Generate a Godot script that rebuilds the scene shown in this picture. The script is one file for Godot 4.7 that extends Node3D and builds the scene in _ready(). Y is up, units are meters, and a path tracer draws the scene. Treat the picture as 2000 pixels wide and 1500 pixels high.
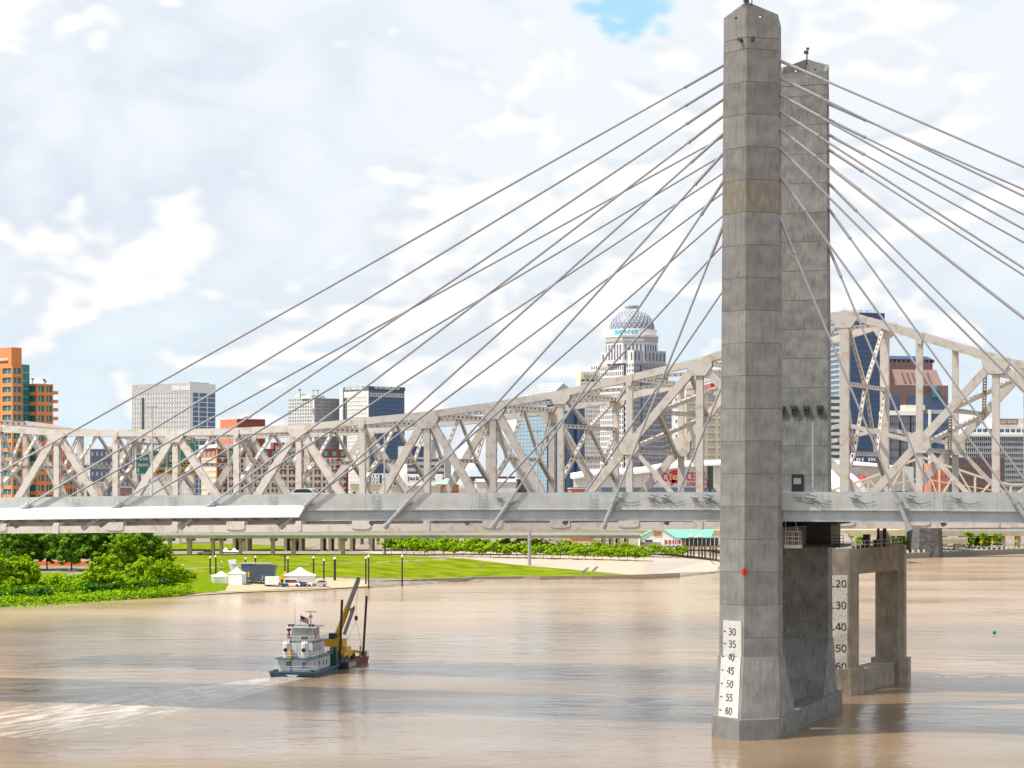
extends Node3D
# River bridge, towboat and downtown skyline. Metres, y up, water at y = 0, camera looks along -z.
const F := 4342.0      # lens, in photo pixels
const H := 29.5        # eye height
var M := {}
var used := {}
var T := {}
var rng := RandomNumberGenerator.new()

# ---------------------------------------------------------------- mesh builder
class B:
	var v := PackedVector3Array()
	var n := PackedVector3Array()
	var t := PackedVector2Array()
	var c := PackedColorArray()
	var col := Color(0, 0, 0, 0)
	func tri(a: Vector3, b: Vector3, d: Vector3):
		var nn := (b - a).cross(d - a).normalized()
		v.append_array(PackedVector3Array([a, d, b])); n.append_array(PackedVector3Array([nn, nn, nn]))
		if col.a > 0: c.append_array(PackedColorArray([col, col, col]))
	func trin(a: Vector3, b: Vector3, d: Vector3, na: Vector3, nb: Vector3, nd: Vector3):
		v.append_array(PackedVector3Array([a, d, b])); n.append_array(PackedVector3Array([na, nd, nb]))
		if col.a > 0: c.append_array(PackedColorArray([col, col, col]))
	func quad(a: Vector3, b: Vector3, d: Vector3, e: Vector3):
		tri(a, b, d); tri(a, d, e)
	func quaduv(a: Vector3, b: Vector3, d: Vector3, e: Vector3, r := Rect2(0, 0, 1, 1)):
		quad(a, b, d, e)
		var u0 := Vector2(r.position.x, r.end.y); var u1 := r.end; var u2 := Vector2(r.end.x, r.position.y); var u3 := r.position
		t.append_array(PackedVector2Array([u0, u2, u1, u0, u3, u2]))
	func hexa(p: Array):      # 8 corners: bottom 4 counter-clockwise seen from above, then top 4
		quad(p[0], p[3], p[2], p[1]); quad(p[4], p[5], p[6], p[7])
		for i in 4:
			var j := (i + 1) % 4
			quad(p[i], p[j], p[j + 4], p[i + 4])
	func box(o: Vector3, s: Vector3, b := Basis()):
		var h := s * 0.5; var p := []
		for y in [-1, 1]:
			for k in [[-1, 1], [1, 1], [1, -1], [-1, -1]]:
				p.append(o + b * Vector3(h.x * k[0], h.y * y, h.z * k[1]))
		hexa(p)
	func span(a: Vector3, b: Vector3):    # box between two corners
		box((a + b) * 0.5, (b - a).abs())
	func beam(p: Vector3, q: Vector3, w: float, h: float, up := Vector3.UP):   # w sideways, h along up
		var d := (q - p); var l := d.length(); d /= l
		var s := d.cross(up).normalized(); var u2 := s.cross(d)
		box((p + q) * 0.5, Vector3(l, h, w), Basis(d, u2, s))
	func tube(p: Vector3, q: Vector3, r0: float, r1 := -1.0, k := 8, caps := true):
		if r1 < 0: r1 = r0
		var d := (q - p).normalized()
		var s := d.cross(Vector3.RIGHT if absf(d.x) < 0.9 else Vector3.UP).normalized(); var u2 := d.cross(s)
		for i in k:
			var a0 := TAU * i / k; var a1 := TAU * (i + 1) / k
			var e0 := s * cos(a0) + u2 * sin(a0); var e1 := s * cos(a1) + u2 * sin(a1)
			trin(p + e0 * r0, p + e1 * r0, q + e1 * r1, e0, e1, e1); trin(p + e0 * r0, q + e1 * r1, q + e0 * r1, e0, e1, e0)
			if caps: tri(p, p + e1 * r0, p + e0 * r0); tri(q, q + e0 * r1, q + e1 * r1)
	func path(pts: Array, r: float, k := 6):
		for i in pts.size() - 1: tube(pts[i], pts[i + 1], r, r, k, true)
	func prism(poly: Array, y0: float, y1: float, caps := true):   # poly of Vector2(x, z), seen from above counter-clockwise (x right, z down) or not: normals are fixed by area
		loft(poly, y0, poly, y1, caps)
	func loft(p0: Array, y0: float, p1: Array, y1: float, caps := true):
		var ar := 0.0; var k := p0.size()
		for i in k: ar += p0[i].x * p0[(i + 1) % k].y - p0[(i + 1) % k].x * p0[i].y
		var fl := ar > 0
		for i in k:
			var j := (i + 1) % k
			var a := Vector3(p0[i].x, y0, p0[i].y); var b := Vector3(p0[j].x, y0, p0[j].y); var d := Vector3(p1[j].x, y1, p1[j].y); var e := Vector3(p1[i].x, y1, p1[i].y)
			if fl: quad(b, a, e, d)
			else: quad(a, b, d, e)
		if caps:
			var m0 := Vector2.ZERO; var m1 := Vector2.ZERO
			for i in k: m0 += p0[i] / k; m1 += p1[i] / k
			for i in k:
				var j := (i + 1) % k
				var c1 := Vector3(m1.x, y1, m1.y); var a1 := Vector3(p1[i].x, y1, p1[i].y); var b1 := Vector3(p1[j].x, y1, p1[j].y)
				var c0 := Vector3(m0.x, y0, m0.y); var a0 := Vector3(p0[i].x, y0, p0[i].y); var b0 := Vector3(p0[j].x, y0, p0[j].y)
				if fl: tri(c1, b1, a1); tri(c0, a0, b0)
				else: tri(c1, a1, b1); tri(c0, b0, a0)
	func lathe(o: Vector3, prof: Array, k := 16, a_from := 0.0, a_to := TAU):   # prof of Vector2(radius, y)
		for i in k:
			var a0 := a_from + (a_to - a_from) * i / k; var a1 := a_from + (a_to - a_from) * (i + 1) / k
			var e0 := Vector3(cos(a0), 0, -sin(a0)); var e1 := Vector3(cos(a1), 0, -sin(a1))
			for j in prof.size() - 1:
				var p: Vector2 = prof[j]; var q: Vector2 = prof[j + 1]
				var tn := (q - p).normalized(); var nr := tn.y; var ny := -tn.x
				var n0 := e0 * nr + Vector3.UP * ny; var n1 := e1 * nr + Vector3.UP * ny
				var a := o + e0 * p.x + Vector3.UP * p.y; var b := o + e1 * p.x + Vector3.UP * p.y
				var d := o + e1 * q.x + Vector3.UP * q.y; var e := o + e0 * q.x + Vector3.UP * q.y
				if p.x > 0.0001: trin(a, b, d, n0, n1, n1)
				if q.x > 0.0001: trin(a, d, e, n0, n1, n0)
	# a wall sheet with nx * ny openings and their reveals; o is the lower left corner seen from outside, e runs right, nrm outwards
	func facade(o: Vector3, e: Vector3, w: float, h: float, nx: int, ny: int, fw: float, fh: float, rec: float, up := Vector3.UP, low := 0.5):
		var nrm := e.cross(up); var cw := w / nx; var ch := h / ny; var ww := cw * fw; var wh := ch * fh
		var x0 := (cw - ww) * 0.5; var y0 := (ch - wh) * low; var bk := -nrm * rec
		for j in ny:
			var yb := j * ch
			quad(o + up * yb, o + e * w + up * yb, o + e * w + up * (yb + y0), o + up * (yb + y0))
			quad(o + up * (yb + y0 + wh), o + e * w + up * (yb + y0 + wh), o + e * w + up * (yb + ch), o + up * (yb + ch))
			for i in nx + 1:
				var xa := 0.0 if i == 0 else i * cw - x0; var xb := w if i == nx else i * cw + x0
				quad(o + e * xa + up * (yb + y0), o + e * xb + up * (yb + y0), o + e * xb + up * (yb + y0 + wh), o + e * xa + up * (yb + y0 + wh))
			for i in nx:
				var a := o + e * (i * cw + x0) + up * (yb + y0); var b := a + e * ww; var d := b + up * wh; var f := a + up * wh
				quad(a, b, b + bk, a + bk); quad(b, d, d + bk, b + bk); quad(d, f, f + bk, d + bk); quad(f, a, a + bk, f + bk)
	func mesh() -> ArrayMesh:
		var a := []; a.resize(Mesh.ARRAY_MAX)
		a[Mesh.ARRAY_VERTEX] = v; a[Mesh.ARRAY_NORMAL] = n
		if t.size() == v.size() and t.size() > 0: a[Mesh.ARRAY_TEX_UV] = t
		if c.size() == v.size() and c.size() > 0: a[Mesh.ARRAY_COLOR] = c
		var m := ArrayMesh.new()
		if v.size(): m.add_surface_from_arrays(Mesh.PRIMITIVE_TRIANGLES, a)
		return m

# ---------------------------------------------------------------- naming
func numbered(s: String) -> String:
	if not used.has(s):
		used[s] = 0
		return s
	used[s] += 1
	return "%s_%03d" % [s, used[s]]

func tag(o: Node, label: String, category: String, group := ""):
	o.set_meta("label", label); o.set_meta("category", category)
	if group != "": o.set_meta("group", group)
	return o

func thing(called: String, label: String, category: String, at := Vector3.ZERO, turn := 0.0, group := "") -> Node3D:
	var o := Node3D.new(); o.name = numbered(called); add_child(o)
	o.position = at; o.rotation.y = turn
	tag(o, label, category, group)
	return o

func part(called: String, b, m: Material, parent: Node, stuff := false) -> MeshInstance3D:
	var o := MeshInstance3D.new(); o.name = called
	o.mesh = b.mesh() if b is B else b
	o.material_override = m
	parent.add_child(o, true)
	if stuff: o.set_meta("kind", "stuff")
	return o

func struct(called: String, b: B, m: Material) -> MeshInstance3D:
	var o := part(numbered(called), b, m, self)
	o.set_meta("kind", "structure")
	return o

func copy(o: Node3D, called: String, label: String, at: Vector3, turn := 0.0) -> Node3D:
	var r: Node3D = o.duplicate(); r.name = numbered(called); add_child(r)
	r.position = at; r.rotation.y = turn; r.set_meta("label", label)
	return r

func letters(parent: Node, s: String, h: float, at: Vector3, m: Material, turn := 0.0, depth := 0.08, called := "lettering", font := "Droid Sans", bold := false, width := 0.0) -> MeshInstance3D:
	var t := TextMesh.new(); t.text = s
	var f := SystemFont.new(); f.font_names = PackedStringArray([font]); f.font_weight = 700 if bold else 400
	t.font = f; t.font_size = 48; t.pixel_size = h / 35.0; t.depth = depth
	var o := part(called, t, m, parent)
	o.position = at; o.rotation.y = turn
	if width > 0.0:
		var w := t.get_aabb().size.x
		if w > 0.0: o.scale.x = width / w
	return o

const TENS := ["", "", "twenty", "thirty", "forty", "fifty", "sixty"]
const ORD := ["", "first", "second", "third", "fourth", "fifth", "sixth", "seventh", "eighth", "ninth", "tenth", "eleventh", "twelfth", "thirteenth", "fourteenth", "fifteenth", "sixteenth", "seventeenth", "eighteenth", "nineteenth", "twentieth"]
func nth(i: int) -> String:
	if i <= 20: return ORD[i]
	if i % 10 == 0: return TENS[i / 10].trim_suffix("y") + "ieth"
	return TENS[i / 10] + "-" + ORD[i % 10]

# a place given as seen from the eye (photo pixel and depth in metres)
func P(px: float, py: float, d: float) -> Vector3:
	return Vector3((px - 1000.0) * d / F, H - (py - 950.0) * d / F, -d)

# ---------------------------------------------------------------- materials
func noise_tex(sd: int, freq: float, oct: int, lo: Color, hi: Color, size := 512, kind := FastNoiseLite.TYPE_SIMPLEX_SMOOTH, mid := 0.5) -> NoiseTexture2D:
	var f := FastNoiseLite.new(); f.seed = sd; f.frequency = freq; f.fractal_octaves = oct; f.noise_type = kind
	var g := Gradient.new(); g.set_color(0, lo); g.set_color(1, hi)
	if mid != 0.5: g.set_offset(0, mid - 0.2); g.set_offset(1, mid + 0.2)
	var t := NoiseTexture2D.new(); t.width = size; t.height = size; t.seamless = true; t.noise = f; t.color_ramp = g
	return t

func mk(called: String, c: Color, rough := 0.8, tex := "", scale := 0.2, metal := 0.0) -> StandardMaterial3D:
	var m := StandardMaterial3D.new(); m.resource_name = called
	m.albedo_color = c.linear_to_srgb(); m.roughness = rough; m.metallic = metal
	if tex != "":
		m.albedo_texture = T[tex]; m.uv1_triplanar = true; m.uv1_scale = Vector3.ONE * scale
	M[called] = m
	return m

func L(r: float, g: float, b: float) -> Color: return Color(r, g, b)

func materials():
	T.grime = noise_tex(3, 0.012, 5, Color(0.87, 0.865, 0.855), Color(1, 1, 1))
	T.blotch = noise_tex(5, 0.010, 6, Color(0.62, 0.61, 0.59), Color(1, 1, 1))
	T.rust = noise_tex(8, 0.02, 5, Color(0.90, 0.83, 0.75), Color(1, 1, 1), 512, FastNoiseLite.TYPE_SIMPLEX_SMOOTH, 0.25)
	T.grass = noise_tex(11, 0.02, 6, Color(0.58, 0.70, 0.5), Color(1, 1, 1))
	T.grain = noise_tex(12, 0.08, 4, Color(0.84, 0.84, 0.84), Color(1, 1, 1))
	# grey concrete cast in forms: grain, blotches, upright board marks and drips
	var im := Image.create(512, 512, false, Image.FORMAT_RGB8)
	var f1 := FastNoiseLite.new(); f1.seed = 21; f1.frequency = 0.010; f1.fractal_octaves = 5
	var f2 := FastNoiseLite.new(); f2.seed = 22; f2.frequency = 0.15; f2.fractal_octaves = 3
	var f3 := FastNoiseLite.new(); f3.seed = 23; f3.frequency = 0.05; f3.fractal_octaves = 4
	var f4 := FastNoiseLite.new(); f4.seed = 24; f4.frequency = 0.03; f4.fractal_octaves = 4
	var s1 := f1.get_seamless_image(512, 512); var s2 := f2.get_seamless_image(512, 512)
	var s3 := f3.get_seamless_image(512, 48); s3.resize(512, 512, Image.INTERPOLATE_CUBIC)
	var s4 := f4.get_seamless_image(512, 40); s4.resize(512, 512, Image.INTERPOLATE_CUBIC)
	for y in 512:
		for x in 512:
			var q1 := s1.get_pixel(x, y).r - 0.5; var q2 := s2.get_pixel(x, y).r - 0.5; var q3 := s3.get_pixel(x, y).r - 0.5; var q4 := s4.get_pixel(x, y).r
			var k := clampf(0.87 + q1 * 0.22 + q2 * 0.14 + minf(0.0, q3 + 0.05) * 0.42, 0.25, 1.0)
			var st := clampf(q4 - 0.72, 0, 1) * 1.2
			im.set_pixel(x, y, Color(k, k * (0.995 - st * 0.22), k * (0.985 - st * 0.7)))
	T.cast = ImageTexture.create_from_image(im)
	for i in 5:
		var g: float = [0.37, 0.335, 0.40, 0.30, 0.35][i]
		mk("concrete_%d" % i, L(g * 1.0, g * 1.0, g * 0.995), 0.9, "cast", [0.085, 0.1, 0.077, 0.092, 0.08][i]).uv1_offset = Vector3(i * 0.37, i * 0.21, i * 0.13)
	T.stain = noise_tex(15, 0.02, 5, Color(0.78, 0.72, 0.63), Color(1, 1, 1))
	mk("concrete_5", L(0.33, 0.32, 0.305), 0.9, "stain", 0.1).uv1_scale = Vector3(0.14, 0.05, 0.14)
	mk("concrete_pale", L(0.50, 0.49, 0.46), 0.9, "cast", 0.06)
	mk("concrete_joint", L(0.24, 0.235, 0.225), 0.95)
	mk("concrete_tan", L(0.48, 0.42, 0.355), 0.92, "cast", 0.07)
	mk("barrier", L(0.56, 0.59, 0.595), 0.85, "grime", 0.06)
	mk("girder", L(0.48, 0.53, 0.57), 0.55, "grime", 0.05)
	mk("fairing", L(0.78, 0.79, 0.81), 0.4, "grime", 0.03)
	mk("cable", L(0.40, 0.40, 0.43), 0.5)
	mk("pipe", L(0.50, 0.53, 0.56), 0.5, "grime", 0.3)
	mk("truss", L(0.76, 0.705, 0.655), 0.7, "rust", 0.05)
	mk("dark_steel", L(0.045, 0.05, 0.055), 0.6)
	mk("black", L(0.018, 0.018, 0.02), 0.6)
	mk("grey_steel", L(0.30, 0.32, 0.34), 0.5)
	mk("white", L(0.80, 0.80, 0.79), 0.6, "grime", 0.2)
	mk("white_plain", L(0.82, 0.82, 0.81), 0.6)
	mk("asphalt", L(0.06, 0.06, 0.062), 0.95, "grain", 0.3)
	mk("red", L(0.62, 0.012, 0.02), 0.5)
	mk("glass_dark", L(0.02, 0.035, 0.05), 0.15)
func _ready():
	rng.seed = 7
	var cam := Camera3D.new(); cam.name = "camera"; cam.projection = Camera3D.PROJECTION_FRUSTUM
	cam.near = 1.0; cam.far = 20000.0; cam.size = 1500.0 / F; cam.frustum_offset = Vector2(0, 200.0 / F)
	cam.position = Vector3(0, H, 0); add_child(cam); cam.current = true
	var we := WorldEnvironment.new(); we.name = "environment"; var env := Environment.new(); we.environment = env; add_child(we)
	env.background_mode = Environment.BG_SKY; env.tonemap_mode = Environment.TONE_MAPPER_LINEAR; env.tonemap_exposure = 2.4
	env.sdfgi_enabled = true; env.ssao_enabled = true; env.ssil_enabled = true
	env.sky = Sky.new(); env.sky.sky_material = sky_material(); env.ambient_light_source = Environment.AMBIENT_SOURCE_SKY
	var sun := DirectionalLight3D.new(); sun.name = "sun"; sun.light_energy = 1.05; sun.light_color = Color(1.0, 0.97, 0.91); sun.light_angular_distance = 0.5; sun.shadow_enabled = true
	sun.look_at_from_position(Vector3(-0.50, 0.85, 0.165), Vector3.ZERO); add_child(sun)
	materials()
	setting()
	high_shade_cloud(Vector3(-0.50, 0.85, 0.165))
	cable_bridge()
	truss_bridge()
	park()
	city()
	far_bridge()
	right_bank()
	boats()
	wakes()

# ---------------------------------------------------------------- sky: air and clouds, computed all round
func puff(f: FastNoiseLite, x: float, y: float) -> float:      # heaped billows, about 0 .. 1
	var t := 0.0; var am := 0.5; var k := 1.0
	for i in 6:
		t += am * (1.0 - 2.0 * absf(f.get_noise_2d(x * k + i * 31.0, y * k - i * 17.0)) ); am *= 0.55; k *= 2.05
	return t

func bell(az: float, el: float, a0: float, e0: float, sa: float, se: float) -> float:
	var x := (az - a0) / sa; var y := (el - e0) / se
	return exp(-(x * x + y * y))

func cloud_at(az: float, el: float, f: FastNoiseLite, g: FastNoiseLite) -> Color:   # degrees
	var s := 1.0 + maxf(el, 0.0) * 0.02
	var x := az / s; var y := el * 1.7 / s
	var wx := g.get_noise_2d(x * 0.8 + 40.0, y * 0.8) * 1.6; var wy := g.get_noise_2d(x * 0.8, y * 0.8 + 70.0) * 1.6
	var h := puff(f, x + wx, y + wy); var h2 := puff(f, x + wx + 0.22, y + wy - 0.42)
	var big := g.get_noise_2d(x * 0.45 + 11.0, y * 0.7 + 5.0)
	var relief := (h - h2)
	# a grey-blue layer behind, heaps of white cumulus before it
	var m := big * 0.6 - 0.33 + (h - 0.33) * 1.1
	m += bell(az, el, -1.0, 6.0, 5.6, 3.2) * 0.75 + bell(az, el, 8.5, 9.0, 5.0, 3.6) * 0.62 + bell(az, el, -13.0, 11.7, 3.2, 1.1) * 0.6 + bell(az, el, -10.5, 5.2, 3.4, 1.1) * 0.55 + bell(az, el, 2.0, 10.6, 2.4, 1.8) * 0.4
	m -= bell(az, el, -10.5, 8.3, 3.6, 1.3) * 0.35 + bell(az, el, -7.0, 10.2, 5.0, 1.5) * 0.28
	var heap := smoothstep(-0.05, 0.16, m)
	var white := Color(0.428, 0.43, 0.43); var shade := Color(0.315, 0.342, 0.375)
	var back := Color(0.375, 0.395, 0.415).lerp(Color(0.295, 0.33, 0.375), clampf(0.42 + big * 1.1 + (h - 0.33) * 0.9, 0.0, 1.0))
	var front := white.lerp(shade, clampf(0.30 - relief * 3.6 - (m - 0.35) * 0.35, 0.0, 0.85))
	var c := back.lerp(front, heap)
	# pale blue through thin cloud low over the town, and one clear gap above the bridge tower
	var thin := clampf(0.9 - el * 0.14, 0.0, 0.8) * clampf(0.95 - heap * 0.7 - big * 0.9 - (h - 0.33) * 1.2, 0.0, 1.0)
	c = c.lerp(Color(0.315, 0.382, 0.417), thin)
	var hole := smoothstep(0.32, 0.62, bell(az, el, 2.65 + (12.6 - el) * 0.45, 12.7, 1.25, 1.45) * clampf(1.05 - (puff(f, x * 5.0 + 7.0, y * 5.0) - 0.36) * 1.9 - (h - 0.33) * 0.6, 0.1, 1.5))
	c = c.lerp(Color(0.185, 0.325, 0.41), hole)
	return c

func sky_material() -> Material:
	var f := FastNoiseLite.new(); f.seed = 4; f.frequency = 0.17; f.fractal_type = FastNoiseLite.FRACTAL_NONE; f.noise_type = FastNoiseLite.TYPE_SIMPLEX_SMOOTH
	var g := FastNoiseLite.new(); g.seed = 9; g.frequency = 0.10; g.fractal_octaves = 3; g.noise_type = FastNoiseLite.TYPE_SIMPLEX_SMOOTH
	var W := 2048; var HH := 2048
	var im := Image.create(W, HH, false, Image.FORMAT_RGBF)
	var ground := Color(0.22, 0.18, 0.14)
	var step := 16
	for by in HH / step:
		for bx in W / step:
			var el := 90.0 - (by * step + step * 0.5) * 180.0 / HH
			var az := (bx * step + step * 0.5) * 360.0 / W
			if az > 180.0: az -= 360.0
			if absf(az) < 21.0 and el < 22.0 and el > -3.0:
				for y in step:
					for x in step:
						var e2 := 90.0 - (by * step + y + 0.5) * 180.0 / HH
						var a2 := (bx * step + x + 0.5) * 360.0 / W
						if a2 > 180.0: a2 -= 360.0
						im.set_pixel(bx * step + x, by * step + y, cloud_at(a2, e2, f, g))
			else:
				im.fill_rect(Rect2i(bx * step, by * step, step, step), cloud_at(az, el, f, g) if el > 0.0 else ground)
	var m := PanoramaSkyMaterial.new(); m.panorama = ImageTexture.create_from_image(im)
	m.energy_multiplier = 1.0
	return m

# unseen broken cloud added high to the left, its puffs spread to half shade the river and bridges
func high_shade_cloud(sun_dir: Vector3):
	var r := RandomNumberGenerator.new(); r.seed = 90
	var b := B.new(); var c := Vector3(5, 0, -232) + sun_dir.normalized() * 4600.0
	for k in 1450:
		var a := r.randf() * TAU; var q := sqrt(r.randf())
		var rad := r.randf_range(4.5, 8.5)
		var p := c + Vector3(cos(a) * 310.0 * q, r.randf_range(-60, 60), sin(a) * 260.0 * q)
		b.lathe(p, [Vector2(0, -rad * 0.8), Vector2(rad * 0.8, -rad * 0.4), Vector2(rad, 0.1), Vector2(rad * 0.7, rad * 0.6), Vector2(0, rad * 0.9)], 8)
	struct("shade_cloud", b, mk("cloud_white", L(0.85, 0.86, 0.88), 1.0))

# ---------------------------------------------------------------- river and land
const SHORE := [[-700.0, 470.0], [-300.0, 520.0], [-125.0, 545.0], [-88.0, 596.0], [-59.0, 625.0], [-41.0, 642.0], [-19.5, 678.0], [0.0, 690.0], [37.0, 702.0], [55.0, 722.0], [72.0, 760.0], [100.0, 850.0], [130.0, 880.0], [158.0, 905.0], [224.0, 972.0], [330.0, 1050.0], [600.0, 1150.0], [1200.0, 1250.0]]
func shore(x: float) -> float:
	for i in SHORE.size() - 1:
		if x <= SHORE[i + 1][0]:
			return lerpf(SHORE[i][1], SHORE[i + 1][1], clampf((x - SHORE[i][0]) / (SHORE[i + 1][0] - SHORE[i][0]), 0.0, 1.0))
	return SHORE[-1][1]
func ground(x: float, d: float) -> float:
	var k := d - shore(x)
	return -0.9 + 1.5 * clampf((k + 2.0) / 4.0, 0.0, 1.0) + 4.2 * clampf((k - 3.0) / 85.0, 0.0, 1.0) + 2.0 * clampf((k - 500.0) / 800.0, 0.0, 1.0)
func G(px: float, d: float) -> Vector3:     # a place on the land
	var x := (px - 1000.0) * d / F
	return Vector3(x, ground(x, d), -d)
# where the eye's ray through a pixel meets the land
func GR(px: float, py: float) -> Vector3:
	var d := 480.0
	while d < 2600.0:
		var p := P(px, py, d)
		if p.y <= ground(p.x, d) and d > shore(p.x) - 3.0: return Vector3(p.x, ground(p.x, d), -d)
		d += 1.0
	return P(px, py, 2600.0)

func drape(poly: Array, lift: float, cell := 6.0) -> B:      # a sheet over the land inside an outline of Vector2(x, d)
	var b := B.new()
	var pv := PackedVector2Array(poly)
	var x0 := 1e9; var x1 := -1e9; var d0 := 1e9; var d1 := -1e9
	for p in poly: x0 = minf(x0, p.x); x1 = maxf(x1, p.x); d0 = minf(d0, p.y); d1 = maxf(d1, p.y)
	var x := x0
	while x < x1:
		var d := d0
		while d < d1:
			for q in Geometry2D.intersect_polygons(pv, PackedVector2Array([Vector2(x, d), Vector2(x + cell, d), Vector2(x + cell, d + cell), Vector2(x, d + cell)])):
				var idx := Geometry2D.triangulate_polygon(q)
				for i in range(0, idx.size(), 3):
					var w := []
					for k in 3: w.append(Vector3(q[idx[i + k]].x, ground(q[idx[i + k]].x, q[idx[i + k]].y) + lift, -q[idx[i + k]].y))
					if (w[1] - w[0]).cross(w[2] - w[0]).y < 0: b.tri(w[0], w[2], w[1])
					else: b.tri(w[0], w[1], w[2])
			d += cell
		x += cell
	return b

func setting():
	# water: one muddy sheet with ripples
	var n := FastNoiseLite.new(); n.seed = 31; n.frequency = 0.018; n.fractal_octaves = 6; n.fractal_gain = 0.6
	var nt := NoiseTexture2D.new(); nt.width = 2048; nt.height = 2048; nt.seamless = true; nt.noise = n; nt.as_normal_map = true; nt.bump_strength = 8.0
	var wm := StandardMaterial3D.new(); wm.resource_name = "river_water"
	wm.albedo_color = L(0.32, 0.22, 0.135).linear_to_srgb()
	wm.roughness = 1.0
	wm.roughness_texture = noise_tex(33, 0.006, 6, Color(0.10, 0.10, 0.10), Color(0.32, 0.32, 0.32), 1024)
	wm.normal_enabled = true; wm.normal_texture = nt; wm.normal_scale = 0.09
	wm.metallic_specular = 0.5
	M.water = wm
	var b := B.new()
	var ds := [20.0, 120.0, 200.0, 240.0, 280.0, 320.0, 380.0, 450.0, 550.0, 700.0, 900.0, 1300.0]
	for i in ds.size() - 1:
		for j in range(-20, 20):
			var xa := j * 70.0; var xb := xa + 70.0
			b.quad(Vector3(xa, 0, -ds[i]), Vector3(xb, 0, -ds[i]), Vector3(xb, 0, -ds[i + 1]), Vector3(xa, 0, -ds[i + 1]))
	b.quad(Vector3(-3000, 0, 400), Vector3(3000, 0, 400), Vector3(3000, 0, -20), Vector3(-3000, 0, -20))
	for p in b.v: b.t.append(Vector2(p.x / 620.0, p.z / 330.0))
	struct("river_water", b, wm)
	# land
	mk("earth", L(0.32, 0.27, 0.21), 0.95, "blotch", 0.05)
	b = B.new()
	var ks := [-3.0, 0.0, 3.0, 12.0, 30.0, 60.0, 88.0, 200.0, 503.0, 900.0, 1300.0, 2200.0, 5200.0]
	var xs := []
	for s in SHORE: xs.append(s[0])
	xs.push_front(-3500.0); xs.append(3500.0)
	var fine := []
	for i in xs.size() - 1:
		var k := maxi(1, int(absf(xs[i + 1] - xs[i]) / 12.0)) if absf(xs[i]) < 600.0 and absf(xs[i + 1]) < 1300.0 else 4
		for j in k: fine.append(lerpf(xs[i], xs[i + 1], float(j) / k))
	fine.append(3500.0)
	for i in fine.size() - 1:
		for j in ks.size() - 1:
			var w := []
			for c in [[i, j], [i + 1, j], [i + 1, j + 1], [i, j + 1]]:
				var x: float = fine[c[0]]; var d: float = shore(x) + ks[c[1]]
				w.append(Vector3(x, ground(x, d), -d))
			b.quad(w[0], w[1], w[2], w[3])
	struct("ground", b, M.earth)

# ---------------------------------------------------------------- cable-stayed bridge (local x along the bridge, local z towards the eye)
const TURN := -18.5
const O := Vector3(33.53, 0, -279.1)
func deck_top(x: float) -> float: return 28.78 - 7.5e-5 * x * x
func leg_poly(y: float, sg: float, grow := 0.0) -> Array:     # pentagon, pointed outwards
	var k := clampf((85.0 - y) / 72.0, 0.0, 1.1)
	var w := lerpf(3.27, 3.50, k) + grow; var sd := lerpf(1.8, 3.1, k)
	var z0 := 14.7 - grow
	var q := [Vector2(-w, z0 * sg), Vector2(w, z0 * sg), Vector2(w, (14.7 + sd) * sg), Vector2(0, (14.7 + sd + 2.3 + grow * 1.2) * sg), Vector2(-w, (14.7 + sd) * sg)]
	return q

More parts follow.
